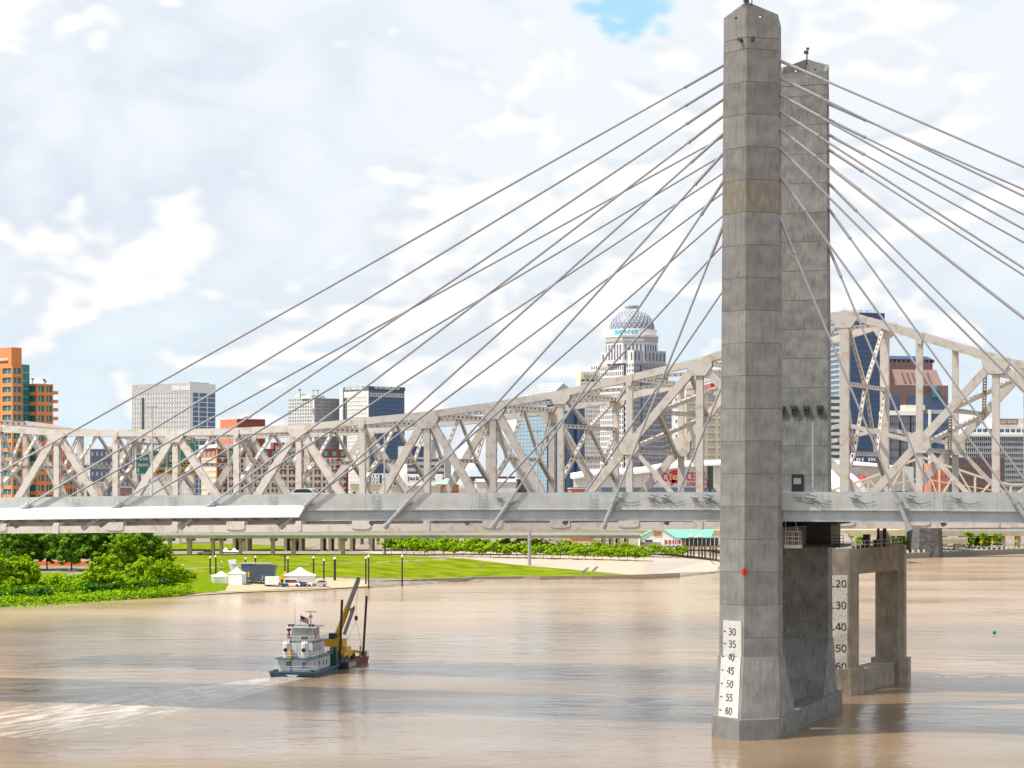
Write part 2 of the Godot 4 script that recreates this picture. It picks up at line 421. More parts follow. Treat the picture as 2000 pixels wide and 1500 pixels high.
func cable_bridge():
	var br := thing("cable_stayed_bridge", "grey concrete tower bridge with slanting steel stay cables, nearest the eye", "bridge", O, deg_to_rad(TURN))
	# --- tower legs, lift by lift
	for sg in [1.0, -1.0]:
		var leg := Node3D.new(); leg.name = "tower_leg"; br.add_child(leg, true)
		var core := B.new(); core.loft(leg_poly(9.0, sg, -0.07), 9.0, leg_poly(82.3, sg, -0.07), 82.3)
		part("joint_core", core, M.concrete_joint, leg)
		var ys := [9.0]; var y := 11.75
		while y < 82.0: ys.append(y); y += 3.845
		ys.append(82.3)
		for i in ys.size() - 1:
			var b := B.new()
			var y0: float = ys[i] + 0.028; var y1: float = ys[i + 1] - 0.028
			b.loft(leg_poly(y0, sg), y0, leg_poly(y1, sg), y1)
			var tone: int = [0, 2, 4, 0, 1, 4, 1, 0, 4, 0, 2, 1, 4, 0, 5, 1, 0, 3, 4, 0, 2][i % 21]
			if sg < 0: tone = [1, 3, 4, 1, 3, 4, 1, 1, 3, 4][i % 10]
			part("concrete_lift", b, M["concrete_%d" % tone], leg)
		# hollow crown with a slanting top and a slot in each outer face
		var top := B.new()
		var pl := leg_poly(84.0, sg); var pi := leg_poly(84.0, sg, -0.5)
		var hs := [84.1, 84.1, 85.2, 86.5, 85.2]
		for i in 5:
			var j := (i + 1) % 5
			var a: Vector2 = pl[i]; var c: Vector2 = pl[j]; var ai: Vector2 = pi[i]; var ci: Vector2 = pi[j]
			var cuts := [[0.0, 1.0, 82.35, 99.0]]
			if i == 2 or i == 3:      # outer faces
				var m0 := 0.48; var m1 := 0.60
				if i == 3: m0 = 0.40; m1 = 0.52
				cuts = [[0.0, m0, 82.35, 99.0], [m1, 1.0, 82.35, 99.0], [m0, m1, 82.35, 84.72], [m0, m1, 84.97, 99.0]]
			for q in cuts:
				var pts := []
				for lev in 2:
					for e in [[q[0], 0], [q[1], 0], [q[1], 1], [q[0], 1]]:
						var xz: Vector2 = a.lerp(c, e[0]) if e[1] == 0 else ai.lerp(ci, e[0])
						var h: float = lerpf(hs[i], hs[j], e[0])
						pts.append(Vector3(xz.x, (q[2] if lev == 0 else minf(q[3], h)), xz.y))
				if sg < 0: pts = [pts[1], pts[0], pts[3], pts[2], pts[5], pts[4], pts[7], pts[6]]
				top.hexa([pts[0], pts[1], pts[2], pts[3], pts[4], pts[5], pts[6], pts[7]])
		part("tower_crown", top, M.concrete_0 if sg > 0 else M.concrete_1, leg)
		# flared foot
		var f0 := leg_poly(9.5, sg)
		var foot := [Vector2(-3.95, 9.4 * sg), Vector2(3.95, 9.4 * sg), Vector2(3.95, 18.9 * sg), Vector2(0, 22.0 * sg), Vector2(-3.95, 18.9 * sg)]
		var fb := B.new(); fb.loft(foot, 2.4, leg_poly(9.5, sg, 0.12), 9.5)
		part("flared_foot", fb, M.concrete_2, leg)
	# warning lamps and instruments on the crowns
	var bt := B.new()
	bt.tube(Vector3(0, 86.4, 19), Vector3(0, 87.2, 19), 0.35, 0.25, 8); bt.box(Vector3(-0.5, 87.0, 18.8), Vector3(0.9, 0.25, 0.4)); bt.tube(Vector3(0.6, 86.0, 18.6), Vector3(0.6, 87.5, 18.6), 0.06)
	part("warning_lamp", bt, M.dark_steel, br)
	bt = B.new()
	for x in [-0.5, 0.0, 0.5]: bt.tube(Vector3(x, 83, -18.3), Vector3(x, 86.2, -18.3), 0.06)
	bt.box(Vector3(0, 86.0, -18.3), Vector3(0.9, 0.5, 0.3)); bt.tube(Vector3(0, 86.2, -18.3), Vector3(0, 87.3, -18.3), 0.09); bt.box(Vector3(-0.1, 87.4, -18.3), Vector3(0.55, 0.4, 0.4)); bt.box(Vector3(0.1, 87.85, -18.3), Vector3(0.35, 0.3, 0.3))
	part("warning_lamp", bt, M.dark_steel, br)
	for s in [-1, 1]:
		bt = B.new(); bt.tube(Vector3(s * 0.62, 82.0, 18.2), Vector3(s * 0.85, 82.05, 19.0), 0.2, 0.26, 10); bt.tube(Vector3(s * 0.62, 82.5, 18.2), Vector3(s * 0.62, 81.7, 18.3), 0.08)
		part("lamp", bt, M.dark_steel, br)
	# pier base in the water, and the low sloping floor between the feet
	var pb := B.new()
	var base := [Vector2(-4.0, 19.6), Vector2(0, 22.7), Vector2(4.0, 19.6), Vector2(4.5, -19.6), Vector2(0, -22.7), Vector2(-4.5, -19.6)]
	pb.loft(base, -3.0, base, 2.396)
	part("pier_base", pb, M.concrete_tan_wet if M.has("concrete_tan_wet") else M.concrete_4, br)
	var inn := B.new()
	inn.box(Vector3(0, 3.4, 0), Vector3(3.4, 2.0, 24.0))
	part("web_wall", inn, M.concrete_1, br)
	# --- cross beam and the dark bearing house under the deck
	var cb := B.new(); cb.box(Vector3(0, 23.3, 0), Vector3(4.4, 2.4, 29.3))
	part("cross_beam", cb, M.concrete_1, br)
	cb = B.new(); cb.box(Vector3(1.6, 23.35, -10.2), Vector3(7.4, 2.6, 7.0)); cb.box(Vector3(1.9, 24.85, -9.8), Vector3(9.2, 0.3, 9.0)); cb.box(Vector3(1.9, 21.9, -9.8), Vector3(9.6, 0.35, 8.4))
	part("bearing_house", cb, M.dark_steel, br)
	cb = B.new()
	for i in 8: cb.tube(Vector3(3.6 + i * 0.5, 22.0, -5.6), Vector3(3.6 + i * 0.5, 23.3, -5.6), 0.035, 0.035, 5)
	for h in [22.5, 22.9, 23.3]: cb.tube(Vector3(3.4, h, -5.6), Vector3(7.2, h, -5.6), 0.035, 0.035, 5)
	part("railing", cb, M.dark_steel, br)
	cb = B.new()         # small white cradle hung beside the near leg
	cb.box(Vector3(4.2, 22.3, 12.0), Vector3(1.9, 0.4, 1.5))
	for x in [3.4, 4.2, 5.0]:
		for z in [11.3, 12.7]: cb.tube(Vector3(x, 22.5, z), Vector3(x, 24.1, z), 0.04, 0.04, 5)
	for h in [23.0, 23.5, 24.1]:
		for z in [11.3, 12.7]: cb.tube(Vector3(3.35, h, z), Vector3(5.05, h, z), 0.04, 0.04, 5)
	for x in [3.5, 4.9]: cb.tube(Vector3(x, 24.1, 12.7), Vector3(lerpf(x, 4.2, 0.3), 26.6, 15.0), 0.03, 0.03, 5)
	part("inspection_cradle", cb, M.white, br)
	# door and lamps on the inner face of the far leg
	bt = B.new(); bt.box(Vector3(-0.55, 29.4, -14.68), Vector3(1.5, 3.4, 0.3))
	var door := part("door", bt, M.black, br)
	bt = B.new(); bt.box(Vector3(-0.55, 30.2, -14.51), Vector3(1.0, 0.8, 0.06)); part("door_window", bt, M.grey_steel, door)
	for x in [-2.6, -1.0, 0.65, 2.45]:
		bt = B.new(); bt.box(Vector3(x, 39.9, -14.4), Vector3(0.75, 0.45, 0.5))
		for s in [-0.25, 0.25]: bt.box(Vector3(x + s, 39.35, -14.5), Vector3(0.12, 0.9, 0.25))
		part("floodlight", bt, M.dark_steel, br)
	# --- deck
	var L0 := 14.25
	for s in range(-11, 5):
		var x0 := s * L0; var x1 := x0 + L0
		var y0 := deck_top(x0); var y1 := deck_top(x1)
		for q in 2:      # two barrier panels and web plates to each cable bay
			var xa := lerpf(x0, x1, q * 0.5); var xb := lerpf(x0, x1, q * 0.5 + 0.5); var ya := deck_top(xa); var yb := deck_top(xb)
			if xb < -140.0: continue
			var b := B.new()
			for z in [14.85]: prof(b, xa + 0.012, xb - 0.012, ya, yb, [[z, 0.0], [z + 0.05, -1.95], [z + 0.14, -1.98], [z + 0.14, -2.12], [z - 0.4, -2.12], [z - 0.4, 0.0]])
			part("barrier_panel", b, M.barrier, br)
			b = B.new()
			prof(b, xa + 0.004, xb - 0.004, ya, yb, [[14.55, -2.125], [14.55, -3.35], [14.72, -3.36], [14.72, -3.44], [14.0, -3.44], [14.0, -2.125]])
			part("girder_plate", b, M.girder, br)
			b = B.new(); prof(b, xa, xb, ya, yb, [[-14.45, 0.0], [-14.45, -1.95], [-14.85, -2.12], [-14.85, 0.0]]); part("barrier_panel", b, M.barrier, br)
			b = B.new(); prof(b, xa, xb, ya, yb, [[-14.0, -2.0], [-14.0, -3.44], [-14.72, -3.44], [-14.72, -2.0]]); part("girder_plate", b, M.girder, br)
		var b := B.new()
		prof(b, x0, x1, y0, y1, [[14.44, -1.05], [14.44, -1.3], [-14.44, -1.3], [-14.44, -1.05]])
		part("roadway", b, M.asphalt, br)
		b = B.new()
		for q in 3:
			var xm := x0 + (q + 0.5) * L0 / 3.0
			b.box(Vector3(xm, deck_top(xm) - 2.3, 0), Vector3(0.5, 1.9, 27.9))
		part("floor_beam", b, M.girder, br)
		# rung ladder on the girder face
		var xl := x0 + 8.6
		if absf(xl) > 5.0:
			b = B.new(); var yl := deck_top(xl)
			for e in [-0.42, 0.42]:
				b.tube(Vector3(xl + e, yl - 1.0, 15.15), Vector3(xl + e, yl - 3.1, 15.05), 0.03, 0.03, 5); b.tube(Vector3(xl + e, yl - 0.15, 14.93), Vector3(xl + e, yl - 1.0, 15.15), 0.03, 0.03, 5)
			for k in 7: b.tube(Vector3(xl - 0.42, yl - 0.4 - k * 0.42, 15.1), Vector3(xl + 0.42, yl - 0.4 - k * 0.42, 15.1), 0.025, 0.025, 5)
			if s < -4 or s > 4: pass
			part("rung_ladder", b, M.grey_steel, br)
	# white wind fairing on the left end
	for s in range(-7, 0):
		var xa := -58.0 + s * 14.25; var xb := xa + 14.25
		var b := B.new()
		prof(b, xa + 0.02, xb - 0.02, deck_top(xa), deck_top(xb), [[14.95, -1.5], [15.2, -1.42], [17.1, -2.75], [17.15, -2.95], [17.0, -2.95], [15.0, -1.75]])
		part("fairing_panel", b, M.fairing, br)
		for q in 5:
			b = B.new()
			var xq := xa + (q + 0.5) * 2.85; var yq := deck_top(xq)
			b.hexa([Vector3(xq - 0.05, yq - 3.4, 14.7), Vector3(xq + 0.05, yq - 3.4, 14.7), Vector3(xq + 0.05, yq - 3.4, 14.6), Vector3(xq - 0.05, yq - 3.4, 14.6), Vector3(xq - 0.05, yq - 2.9, 17.0), Vector3(xq + 0.05, yq - 2.9, 17.0), Vector3(xq + 0.05, yq - 1.7, 15.0), Vector3(xq - 0.05, yq - 1.7, 15.0)])
			part("fairing_bracket", b, M.grey_steel, br)
	# --- stay cables
	var ya := [62.95, 67.25, 70.25, 72.4, 74.4, 76.3, 78.25, 80.25]
	for sz in [1.0, -1.0]:
		for sx in [-1.0, 1.0]:
			for i in 8:
				var top := Vector3(sx * 2.6, ya[i], sz * 15.55)
				var xb: float = sx * (18.45 + 14.25 * i)
				var bot := Vector3(xb, deck_top(xb) - 4.05, sz * 15.2)
				var d := (bot - top).normalized()
				var cb2 := B.new(); cb2.tube(top + d * 0.5, bot - d * 1.0, 0.135, 0.135, 10)
				var cable := part("stay_cable", cb2, M.cable, br)
				var gp := B.new()
				gp.tube(top, top + d * 6.2, 0.20, 0.20, 10); gp.tube(top + d * 6.1, top + d * 6.4, 0.24, 0.24, 10)
				part("upper_sleeve", gp, M.cable, cable)
				gp = B.new()
				var up := (bot - d * (3.1 / absf(d.y)))
				gp.tube(up, bot, 0.27, 0.29, 12); gp.tube(up - d * 0.15, up + d * 0.25, 0.37, 0.37, 12); gp.tube(bot - d * 0.2, bot + d * 0.35, 0.38, 0.38, 12)
				part("anchor_pipe", gp, M.pipe, cable)
				if sz > 0:
					gp = B.new(); gp.box(up + Vector3(0.25, -0.1, -0.15), Vector3(0.5, 0.3, 0.3)); gp.box(up + d * 0.9 + Vector3(0.5, 0, -0.15), Vector3(0.8, 0.12, 0.25))
					part("clamp", gp, M.pipe, cable)
	# conduits, boxes and little cameras along the barrier near the tower
	for q in [[-32.0, 1], [-16.5, 1], [-12.6, 2], [-11.0, 2], [-7.2, 1], [-5.7, 2], [5.4, 1], [6.8, 2], [12.0, 2], [18.4, 2], [24.0, 1]]:
		var x: float = q[0]; var b := B.new(); var yy := deck_top(x) - 0.75
		b.box(Vector3(x, yy, 15.05), Vector3(0.5, 0.35, 0.3)); b.tube(Vector3(x - 0.5, yy + 0.25, 15.1), Vector3(x + 0.45, yy + 0.1, 15.3), 0.09, 0.12, 8)
		if q[1] > 1: b.tube(Vector3(x + 0.2, yy + 0.5, 15.1), Vector3(x + 0.9, yy + 0.35, 15.4), 0.12, 0.1, 8); b.box(Vector3(x + 0.1, yy + 0.25, 15.05), Vector3(0.12, 0.7, 0.12))
		part("camera_fixture", b, M.grey_steel, br)
		b = B.new(); var pts := []
		for k in 9: pts.append(Vector3(x + 0.3 + k * 0.28, yy - 0.25 - 0.28 * sin(PI * k / 8.0) , 15.02))
		b.path(pts, 0.03, 5); part("wire", b, M.dark_steel, br)
	# --- gauge board, red diamond
	var lg := leg_poly(13.0, 1.0)
	gauge(br, 1.0)
	var dm := B.new()
	var pm: Array = leg_poly(19.4, 1.0)
	var c := Vector3(pm[3].x, 19.45, pm[3].y)
	for k in 2:       # folded round the corner of the leg
		var e: Vector2 = ((pm[2] if k == 0 else pm[4]) - pm[3]).normalized()
		var sx := Vector3(e.x, 0, e.y) * 0.5; var nn := Vector3(e.y, 0, -e.x) if k == 1 else Vector3(-e.y, 0, e.x)
		nn = nn.normalized() * 0.06
		if nn.z < 0: nn = -nn
		var pts := [c + nn + Vector3(0, 0.52, 0), c + nn + Vector3(0, -0.52, 0), c + nn + sx]
		if k == 0: dm.tri(pts[1], pts[2], pts[0])
		else: dm.tri(pts[0], pts[2], pts[1])
		dm.quad(pts[0], pts[2], pts[2] - nn, pts[0] - nn); dm.quad(pts[2], pts[1], pts[1] - nn, pts[2] - nn)
	part("diamond_mark", dm, M.red, br)

func prof(b: B, xa: float, xb: float, ya: float, yb: float, pr: Array):     # a profile of [z, dy] swept from xa to xb; listed clockwise seen from +x ... both ends capped
	var k := pr.size()
	var pa := []; var pb := []
	for p in pr: pa.append(Vector3(xa, ya + p[1], p[0])); pb.append(Vector3(xb, yb + p[1], p[0]))
	var ar := 0.0
	for i in k: ar += pr[i][0] * pr[(i + 1) % k][1] - pr[(i + 1) % k][0] * pr[i][1]
	for i in k:
		var j := (i + 1) % k
		if ar < 0: b.quad(pa[j], pb[j], pb[i], pa[i])
		else: b.quad(pa[i], pb[i], pb[j], pa[j])
	var flat := PackedVector2Array()
	for p in pr: flat.append(Vector2(p[0], p[1]))
	var idx := Geometry2D.triangulate_polygon(flat)
	for i in range(0, idx.size(), 3):
		b.tri(pa[idx[i]], pa[idx[i + 1]], pa[idx[i + 2]]); b.tri(pb[idx[i]], pb[idx[i + 2]], pb[idx[i + 1]])

func gauge(br: Node3D, _s: float):
	# white board with black numbers on the left outer face of the near leg: upright above, leaning on the flared foot
	var pu := leg_poly(13.5, 1.0); var pf: Array = leg_poly(9.5, 1.0, 0.12)
	var foot := [Vector2(0, 22.0), Vector2(-3.95, 18.9)]
	for k in 2:
		var a: Vector3; var b2: Vector3; var c: Vector3; var d: Vector3
		if k == 0:
			var e0: Vector2 = pu[4].lerp(pu[3], 0.17); var e1: Vector2 = pu[4].lerp(pu[3], 0.90)
			a = Vector3(e0.x, 9.52, e0.y); b2 = Vector3(e1.x, 9.52, e1.y); d = Vector3(e0.x, 13.7, e0.y); c = Vector3(e1.x, 13.7, e1.y)
		else:
			var t0: Vector2 = pf[4].lerp(pf[3], 0.14); var t1: Vector2 = pf[4].lerp(pf[3], 0.90)
			var f0: Vector2 = foot[1].lerp(foot[0], 0.2); var f1: Vector2 = foot[1].lerp(foot[0], 0.92)
			a = Vector3(f0.x, 2.46, f0.y); b2 = Vector3(f1.x, 2.46, f1.y); c = Vector3(t1.x, 9.48, t1.y); d = Vector3(t0.x, 9.48, t0.y)
		var ex := (b2 - a).normalized(); var ey := ((d - a) - ex * (d - a).dot(ex)).normalized(); var ez := ex.cross(ey)
		var off := ez * 0.03; var th := ez * 0.05
		var bb := B.new()
		bb.hexa([a + off + th, b2 + off + th, b2 + off, a + off, d + off + th, c + off + th, c + off, d + off])
		var board := part("gauge_board", bb, M.white, br)
		var nums := [[30, 12.4], [35, 10.95]] if k == 0 else [[40, 9.42], [45, 7.85], [50, 6.3], [55, 4.75], [60, 3.2]]
		for q in nums:
			var y: float = q[1]; var f := (y - a.y) / (d.y - a.y)
			var m := a.lerp(d, f).lerp(b2.lerp(c, f), 0.52) + off + th
			var t := letters(board, str(q[0]), 0.86, Vector3.ZERO, M.black, 0.0, 0.03, "number")
			var bs := Basis(ex, ey, ez)
			t.transform = Transform3D(bs, m + ez * 0.02)
			var tk := B.new(); var m2 := a.lerp(d, f).lerp(b2.lerp(c, f), 0.1) + off + th
			tk.box(m2 + ez * 0.02, Vector3(0.38, 0.1, 0.03), bs)
			part("tick", tk, M.black, board)

# ---------------------------------------------------------------- steel truss bridge behind
# a box member: two plain plates facing side, two plates pierced by rows of holes between them
func perf(b: B, p: Vector3, q: Vector3, w: float, h: float, side: Vector3, pitch := 1.5, hole := 0.42, both := true):
	var d := q - p; var l := d.length(); d /= l
	var s := (side - d * side.dot(d)).normalized(); var u := s.cross(d)      # u: in the plane of the truss
	var bs := Basis(d, u, s)
	if bs.determinant() < 0: u = -u; bs = Basis(d, u, s)
	var c := (p + q) * 0.5
	for k in [-1.0, 1.0]: b.box(c + s * (w * 0.5 - 0.03) * k, Vector3(l, h, 0.06), bs)
	var n := maxi(1, int(l / pitch)); var iw := w - 0.124
	for k in [-1.0, 1.0]:
		var nn: Vector3 = u * k
		var up := nn.cross(d)
		if both or nn.y < 0.3: b.facade(c - d * l * 0.5 + nn * (h * 0.5 - 0.05) - up * iw * 0.5, d, l, iw, n, 1, hole, 0.5, 0.05, up)
		else: b.box(c + nn * (h * 0.5 - 0.05), Vector3(l, 0.04, iw), bs)

const KY := [815.0, 830.0, 838.5, 839.5, 838.0, 835.5, 829.0, 816.0, 803.5, 785.0, 762.0, 731.5, 699.0, 651.0, 605.0, 649.0, 694.0, 725.0, 742.0]   # upper edge of the top chord at joints -14 .. 4, photo pixels
const KW := -22.3
func kx(i: float, z: float) -> float: return 1.24 + 10.58 * i + (2.16 if z < -1.0 else 0.0)
func ktop(i: int) -> float:
	var d := 317.0 - 0.3173 * (1.24 + 10.58 * i)
	return H + (950.0 - KY[i + 14]) * d / F - 0.55
func kbot(i: float) -> float: return 24.05 + 0.125 * i
func kn(i: int, lev: String, z: float) -> Vector3:
	var y := kbot(i)
	if lev == "t": y = ktop(i)
	elif lev == "m": y = (kbot(i) + ktop(-2 if i < 0 else 2)) * 0.5
	elif lev == "p": y = lerpf(kbot(0), ktop(0), 0.475)
	return Vector3(kx(i, z), y, z)

func truss_bridge():
	var a := deg_to_rad(TURN)
	var at := O + Basis(Vector3.UP, a) * Vector3(0, 0, -40)
	var br := thing("truss_bridge", "beige steel truss bridge crossing behind the cable bridge on a concrete portal pier", "bridge", at, a)
	var zz := Vector3(0, 0, 1)
	for z in [0.0, KW]:
		for i in range(-14, 4):
			var b := B.new(); perf(b, kn(i, "t", z), kn(i + 1, "t", z), 0.95, 1.05, zz, 1.25, 0.4, false); part("top_chord", b, M.truss, br)
			b = B.new(); perf(b, kn(i, "b", z), kn(i + 1, "b", z), 0.9, 1.1, zz, 1.6, 0.4); part("bottom_chord", b, M.truss, br)
		for i in range(-14, 5):
			var b := B.new()
			perf(b, kn(i, "b", z), kn(i, "t", z), 0.7 if i != 0 else 1.0, 0.95 if i % 2 or i < -2 else 1.05 + (0.25 if i == 0 else 0.0), zz, 1.5, 0.45); part("post", b, M.truss, br)
			# gusset plates, both sides
			for lev in ["b", "t"]:
				var big: bool = (lev == "b" and (i % 2 != 0 or i in [-4, 0, 4])) or (lev == "t" and (i % 2 == 0 or i == -5))
				var c := kn(i, lev, z); var sx := 1.55 if big else 0.55; var sy := 0.75 if lev == "b" else 1.0
				if lev == "t" and i in [-6, -5, -2, 0, 2]: sx = 1.9; sy = 1.5
				var oy := 0.55 * (1.0 if lev == "b" else -1.0) * (1.0 if big else 0.3)
				b = B.new()
				for s in [-1.0, 1.0]:
					var g := [Vector2(-sx, -sy * 0.72), Vector2(-sx * 0.55, -sy), Vector2(sx * 0.55, -sy), Vector2(sx, -sy * 0.72), Vector2(sx, sy * 0.72), Vector2(sx * 0.55, sy), Vector2(-sx * 0.55, sy), Vector2(-sx, sy * 0.72)]
					if lev == "t": g = [Vector2(-sx * 0.5, -sy), Vector2(sx * 0.5, -sy), Vector2(sx, -sy * 0.1), Vector2(sx, sy * 0.5), Vector2(-sx, sy * 0.5), Vector2(-sx, -sy * 0.1)]
					plate(b, c + Vector3(0, oy, 0.55 * s), g, 0.07)
				part("gusset_plate", b, M.truss, br)
		var dg := [["t", -14, "b", -13], ["b", -13, "t", -12], ["t", -12, "b", -11], ["b", -11, "t", -10], ["t", -10, "b", -9], ["b", -9, "t", -8], ["t", -8, "b", -7], ["b", -7, "t", -6], ["t", -6, "b", -5], ["t", -5, "b", -4],
			["b", -4, "m", -3], ["m", -3, "t", -2], ["t", -2, "m", -1], ["m", -1, "b", 0], ["b", 0, "m", 1], ["m", 1, "t", 2], ["t", 2, "m", 3], ["m", 3, "b", 4]]
		for q in dg:
			var b := B.new(); perf(b, kn(q[1], q[0], z), kn(q[3], q[2], z), 0.75, 1.15, zz, 1.6, 0.45); part("diagonal", b, M.truss, br)
		for q in [["m", -3, "b", -2], ["m", -1, "b", -2], ["m", 1, "b", 2], ["m", 3, "b", 2], ["p", 0, "m", -1], ["p", 0, "m", 1]]:
			var b := B.new(); perf(b, kn(q[1], q[0], z), kn(q[3], q[2], z), 0.55, 0.6, zz, 1.5, 0.4); part("sub_diagonal", b, M.truss, br)
		for i in [-3, -1, 1, 3]:
			var b := B.new()
			for s in [-1.0, 1.0]:
				plate(b, kn(i, "m", z) + Vector3(0, 0, 0.52 * s), [Vector2(-0.9, -1.5), Vector2(0.9, -1.5), Vector2(1.5, -0.6), Vector2(1.5, 0.8), Vector2(0.7, 1.5), Vector2(-0.7, 1.5), Vector2(-1.5, 0.8), Vector2(-1.5, -0.6)], 0.07)
			part("gusset_plate", b, M.truss, br)
	# cross bracing between the two trusses
	for i in range(-14, 5):
		var tn := kn(i, "t", 0.0); var tf := kn(i, "t", KW)
		var b := B.new(); perf(b, tn, tf, 0.75, 0.6, Vector3.UP, 1.5, 0.45); part("top_strut", b, M.truss, br)
		var along := (tf - tn)
		var dk := kbot(i) + 10.2      # underside of the sway frame, clear of the road
		var pn := Vector3(tn.x, dk, 0); var pf := Vector3(tf.x, dk, KW)
		var c0 := pn.lerp(pf, 0.22); var c1 := pn.lerp(pf, 0.78)
		if i < -3 or i == 0:
			sway(br, i, tn, tf, pn, pf, c0, c1, dk)
		if i < 4:      # top laterals
			var un := kn(i + 1, "t", 0.0); var uf := kn(i + 1, "t", KW)
			b = B.new()
			perf(b, tn, uf, 0.55, 0.45, Vector3.UP, 1.2, 0.45); part("top_lateral", b, M.truss, br)
			b = B.new()
			perf(b, tf + Vector3(0, -0.5, 0), un + Vector3(0, -0.5, 0), 0.55, 0.4, Vector3.UP, 1.2, 0.45); part("top_lateral", b, M.truss, br)
		# road: floor beam, slab and stringers
		b = B.new(); b.beam(Vector3(kx(i, 0), kbot(i) + 0.35, -0.4), Vector3(kx(i, KW), kbot(i) + 0.35, KW + 0.4), 0.5, 1.5); part("floor_beam", b, M.truss, br)
		if i < 4:
			b = B.new()
			var x0 := kx(i, 0); var x1 := kx(i + 1, 0)
			prof(b, x0, x1, kbot(i) + 1.15, kbot(i + 1) + 1.15, [[-1.2, 0.0], [-1.2, 0.55], [KW + 1.2, 0.55], [KW + 1.2, 0.0]])
			part("roadway", b, M.asphalt, br)
			b = B.new()
			for z in [-1.1, KW + 1.1]:
				prof(b, x0 + 0.01, x1 - 0.01, kbot(i) + 1.72, kbot(i + 1) + 1.72, [[z - 0.15, 0.0], [z - 0.15, 0.85], [z + 0.15, 0.85], [z + 0.15, 0.0]])
			part("parapet", b, M.barrier, br)
			b = B.new()
			for k in 6: b.beam(Vector3(x0, kbot(i) + 0.55, -2.5 - k * 3.5), Vector3(x1, kbot(i + 1) + 0.55, -2.5 - k * 3.5), 0.4, 1.1)
			part("stringer", b, M.truss, br)
	diagonal_bracing(br)
	# far joints of the pier line are carried by the portal pier
	var cx := 0.9
	for q in [[0.0, cx], [KW + 1.0, cx + 3.6]]:
		var b := B.new()
		var oc := func(w: float, f: float, zf: float, zb: float) -> Array:
			return [Vector2(q[1] - f, q[0] + zf), Vector2(q[1] + f, q[0] + zf), Vector2(q[1] + w, q[0] + zf - 1.1), Vector2(q[1] + w, q[0] + zb + 1.1), Vector2(q[1] + f, q[0] + zb), Vector2(q[1] - f, q[0] + zb), Vector2(q[1] - w, q[0] + zb + 1.1), Vector2(q[1] - w, q[0] + zf - 1.1)]
		b.prism(oc.call(2.18, 1.3, 2.3, -2.2), 3.4, 20.65)
		part("pier_column", b, M.concrete_tan, br)
		b = B.new(); b.prism(oc.call(2.75, 1.7, 2.8, -2.8), -3.0, 3.7); part("column_base", b, M.concrete_tan, br)
		b = B.new()      # bearing shoe under the truss
		var px := kx(0, q[0])
		b.loft([Vector2(px - 1.05, q[0] + 0.6), Vector2(px + 1.05, q[0] + 0.6), Vector2(px + 1.05, q[0] - 0.6), Vector2(px - 1.05, q[0] - 0.6)], 20.652, [Vector2(px - 1.05, q[0] + 0.6), Vector2(px + 1.05, q[0] + 0.6), Vector2(px + 1.05, q[0] - 0.6), Vector2(px - 1.05, q[0] - 0.6)], 21.8)
		b.loft([Vector2(px - 1.05, q[0] + 0.6), Vector2(px + 1.05, q[0] + 0.6), Vector2(px + 1.05, q[0] - 0.6), Vector2(px - 1.05, q[0] - 0.6)], 21.8, [Vector2(px - 0.4, q[0] + 0.4), Vector2(px + 0.4, q[0] + 0.4), Vector2(px + 0.4, q[0] - 0.4), Vector2(px - 0.4, q[0] - 0.4)], 22.85)
		for k in 4: b.box(Vector3(px - 0.72 + k * 0.48, 21.2, q[0] + 0.63), Vector3(0.14, 0.95, 0.1))
		part("bearing_shoe", b, M.truss, br)
	var w := B.new(); w.beam(Vector3(cx + 0.05, 18.82, 0), Vector3(cx + 3.55, 18.82, KW + 1.0), 3.7, 3.66); part("portal_beam", w, M.concrete_tan, br)
	w = B.new(); w.beam(Vector3(cx + 0.05, 0.0, 0), Vector3(cx + 3.55, 0.0, KW + 1.0), 3.0, 6.4); part("tie_wall", w, M.concrete_tan, br)
	w = B.new()
	for k in 9: w.tube(Vector3(-1.3 + k * 0.55, 20.65, 2.1), Vector3(-1.3 + k * 0.55, 21.75, 2.1), 0.04, 0.04, 5)
	for h in [21.2, 21.75]: w.tube(Vector3(-1.35, h, 2.1), Vector3(3.2, h, 2.1), 0.04, 0.04, 5)
	for k in 12: w.tube(Vector3(lerpf(3.2, 6.4, k / 11.0), 20.65, lerpf(2.1, -20.0, k / 11.0)), Vector3(lerpf(3.2, 6.4, k / 11.0), 21.75, lerpf(2.1, -20.0, k / 11.0)), 0.04, 0.04, 5)
	for h in [21.2, 21.75]: w.tube(Vector3(3.2, h, 2.1), Vector3(6.4, h, -20.0), 0.04, 0.04, 5)
	part("pier_railing", w, M.white, br)
	w = B.new(); w.box(Vector3(3.2, 21.6, -7), Vector3(0.9, 1.9, 1.2)); w.box(Vector3(4.3, 21.2, -9.5), Vector3(1.0, 1.0, 1.4)); w.tube(Vector3(4.4, 20.6, -10), Vector3(4.4, 23.4, -10), 0.2); w.tube(Vector3(5.0, 20.6, -12), Vector3(5.0, 23.6, -12), 0.28)
	part("pump_machinery", w, M.dark_steel, br)
	# worn white gauge with black numbers on the pier nose
	w = B.new(); w.box(Vector3(cx - 0.05, 10.3, 2.315), Vector3(2.35, 13.3, 0.03))
	var wm := mk("worn_white", L(0.72, 0.70, 0.64), 0.85)
	T.worn = noise_tex(41, 0.035, 5, Color(0.76, 0.71, 0.64), Color(1, 1, 1), 512, FastNoiseLite.TYPE_SIMPLEX_SMOOTH, 0.3)
	wm.albedo_texture = T.worn; wm.uv1_triplanar = true; wm.uv1_scale = Vector3(0.22, 0.12, 0.2)
	var bd := part("gauge_board", w, wm, br)
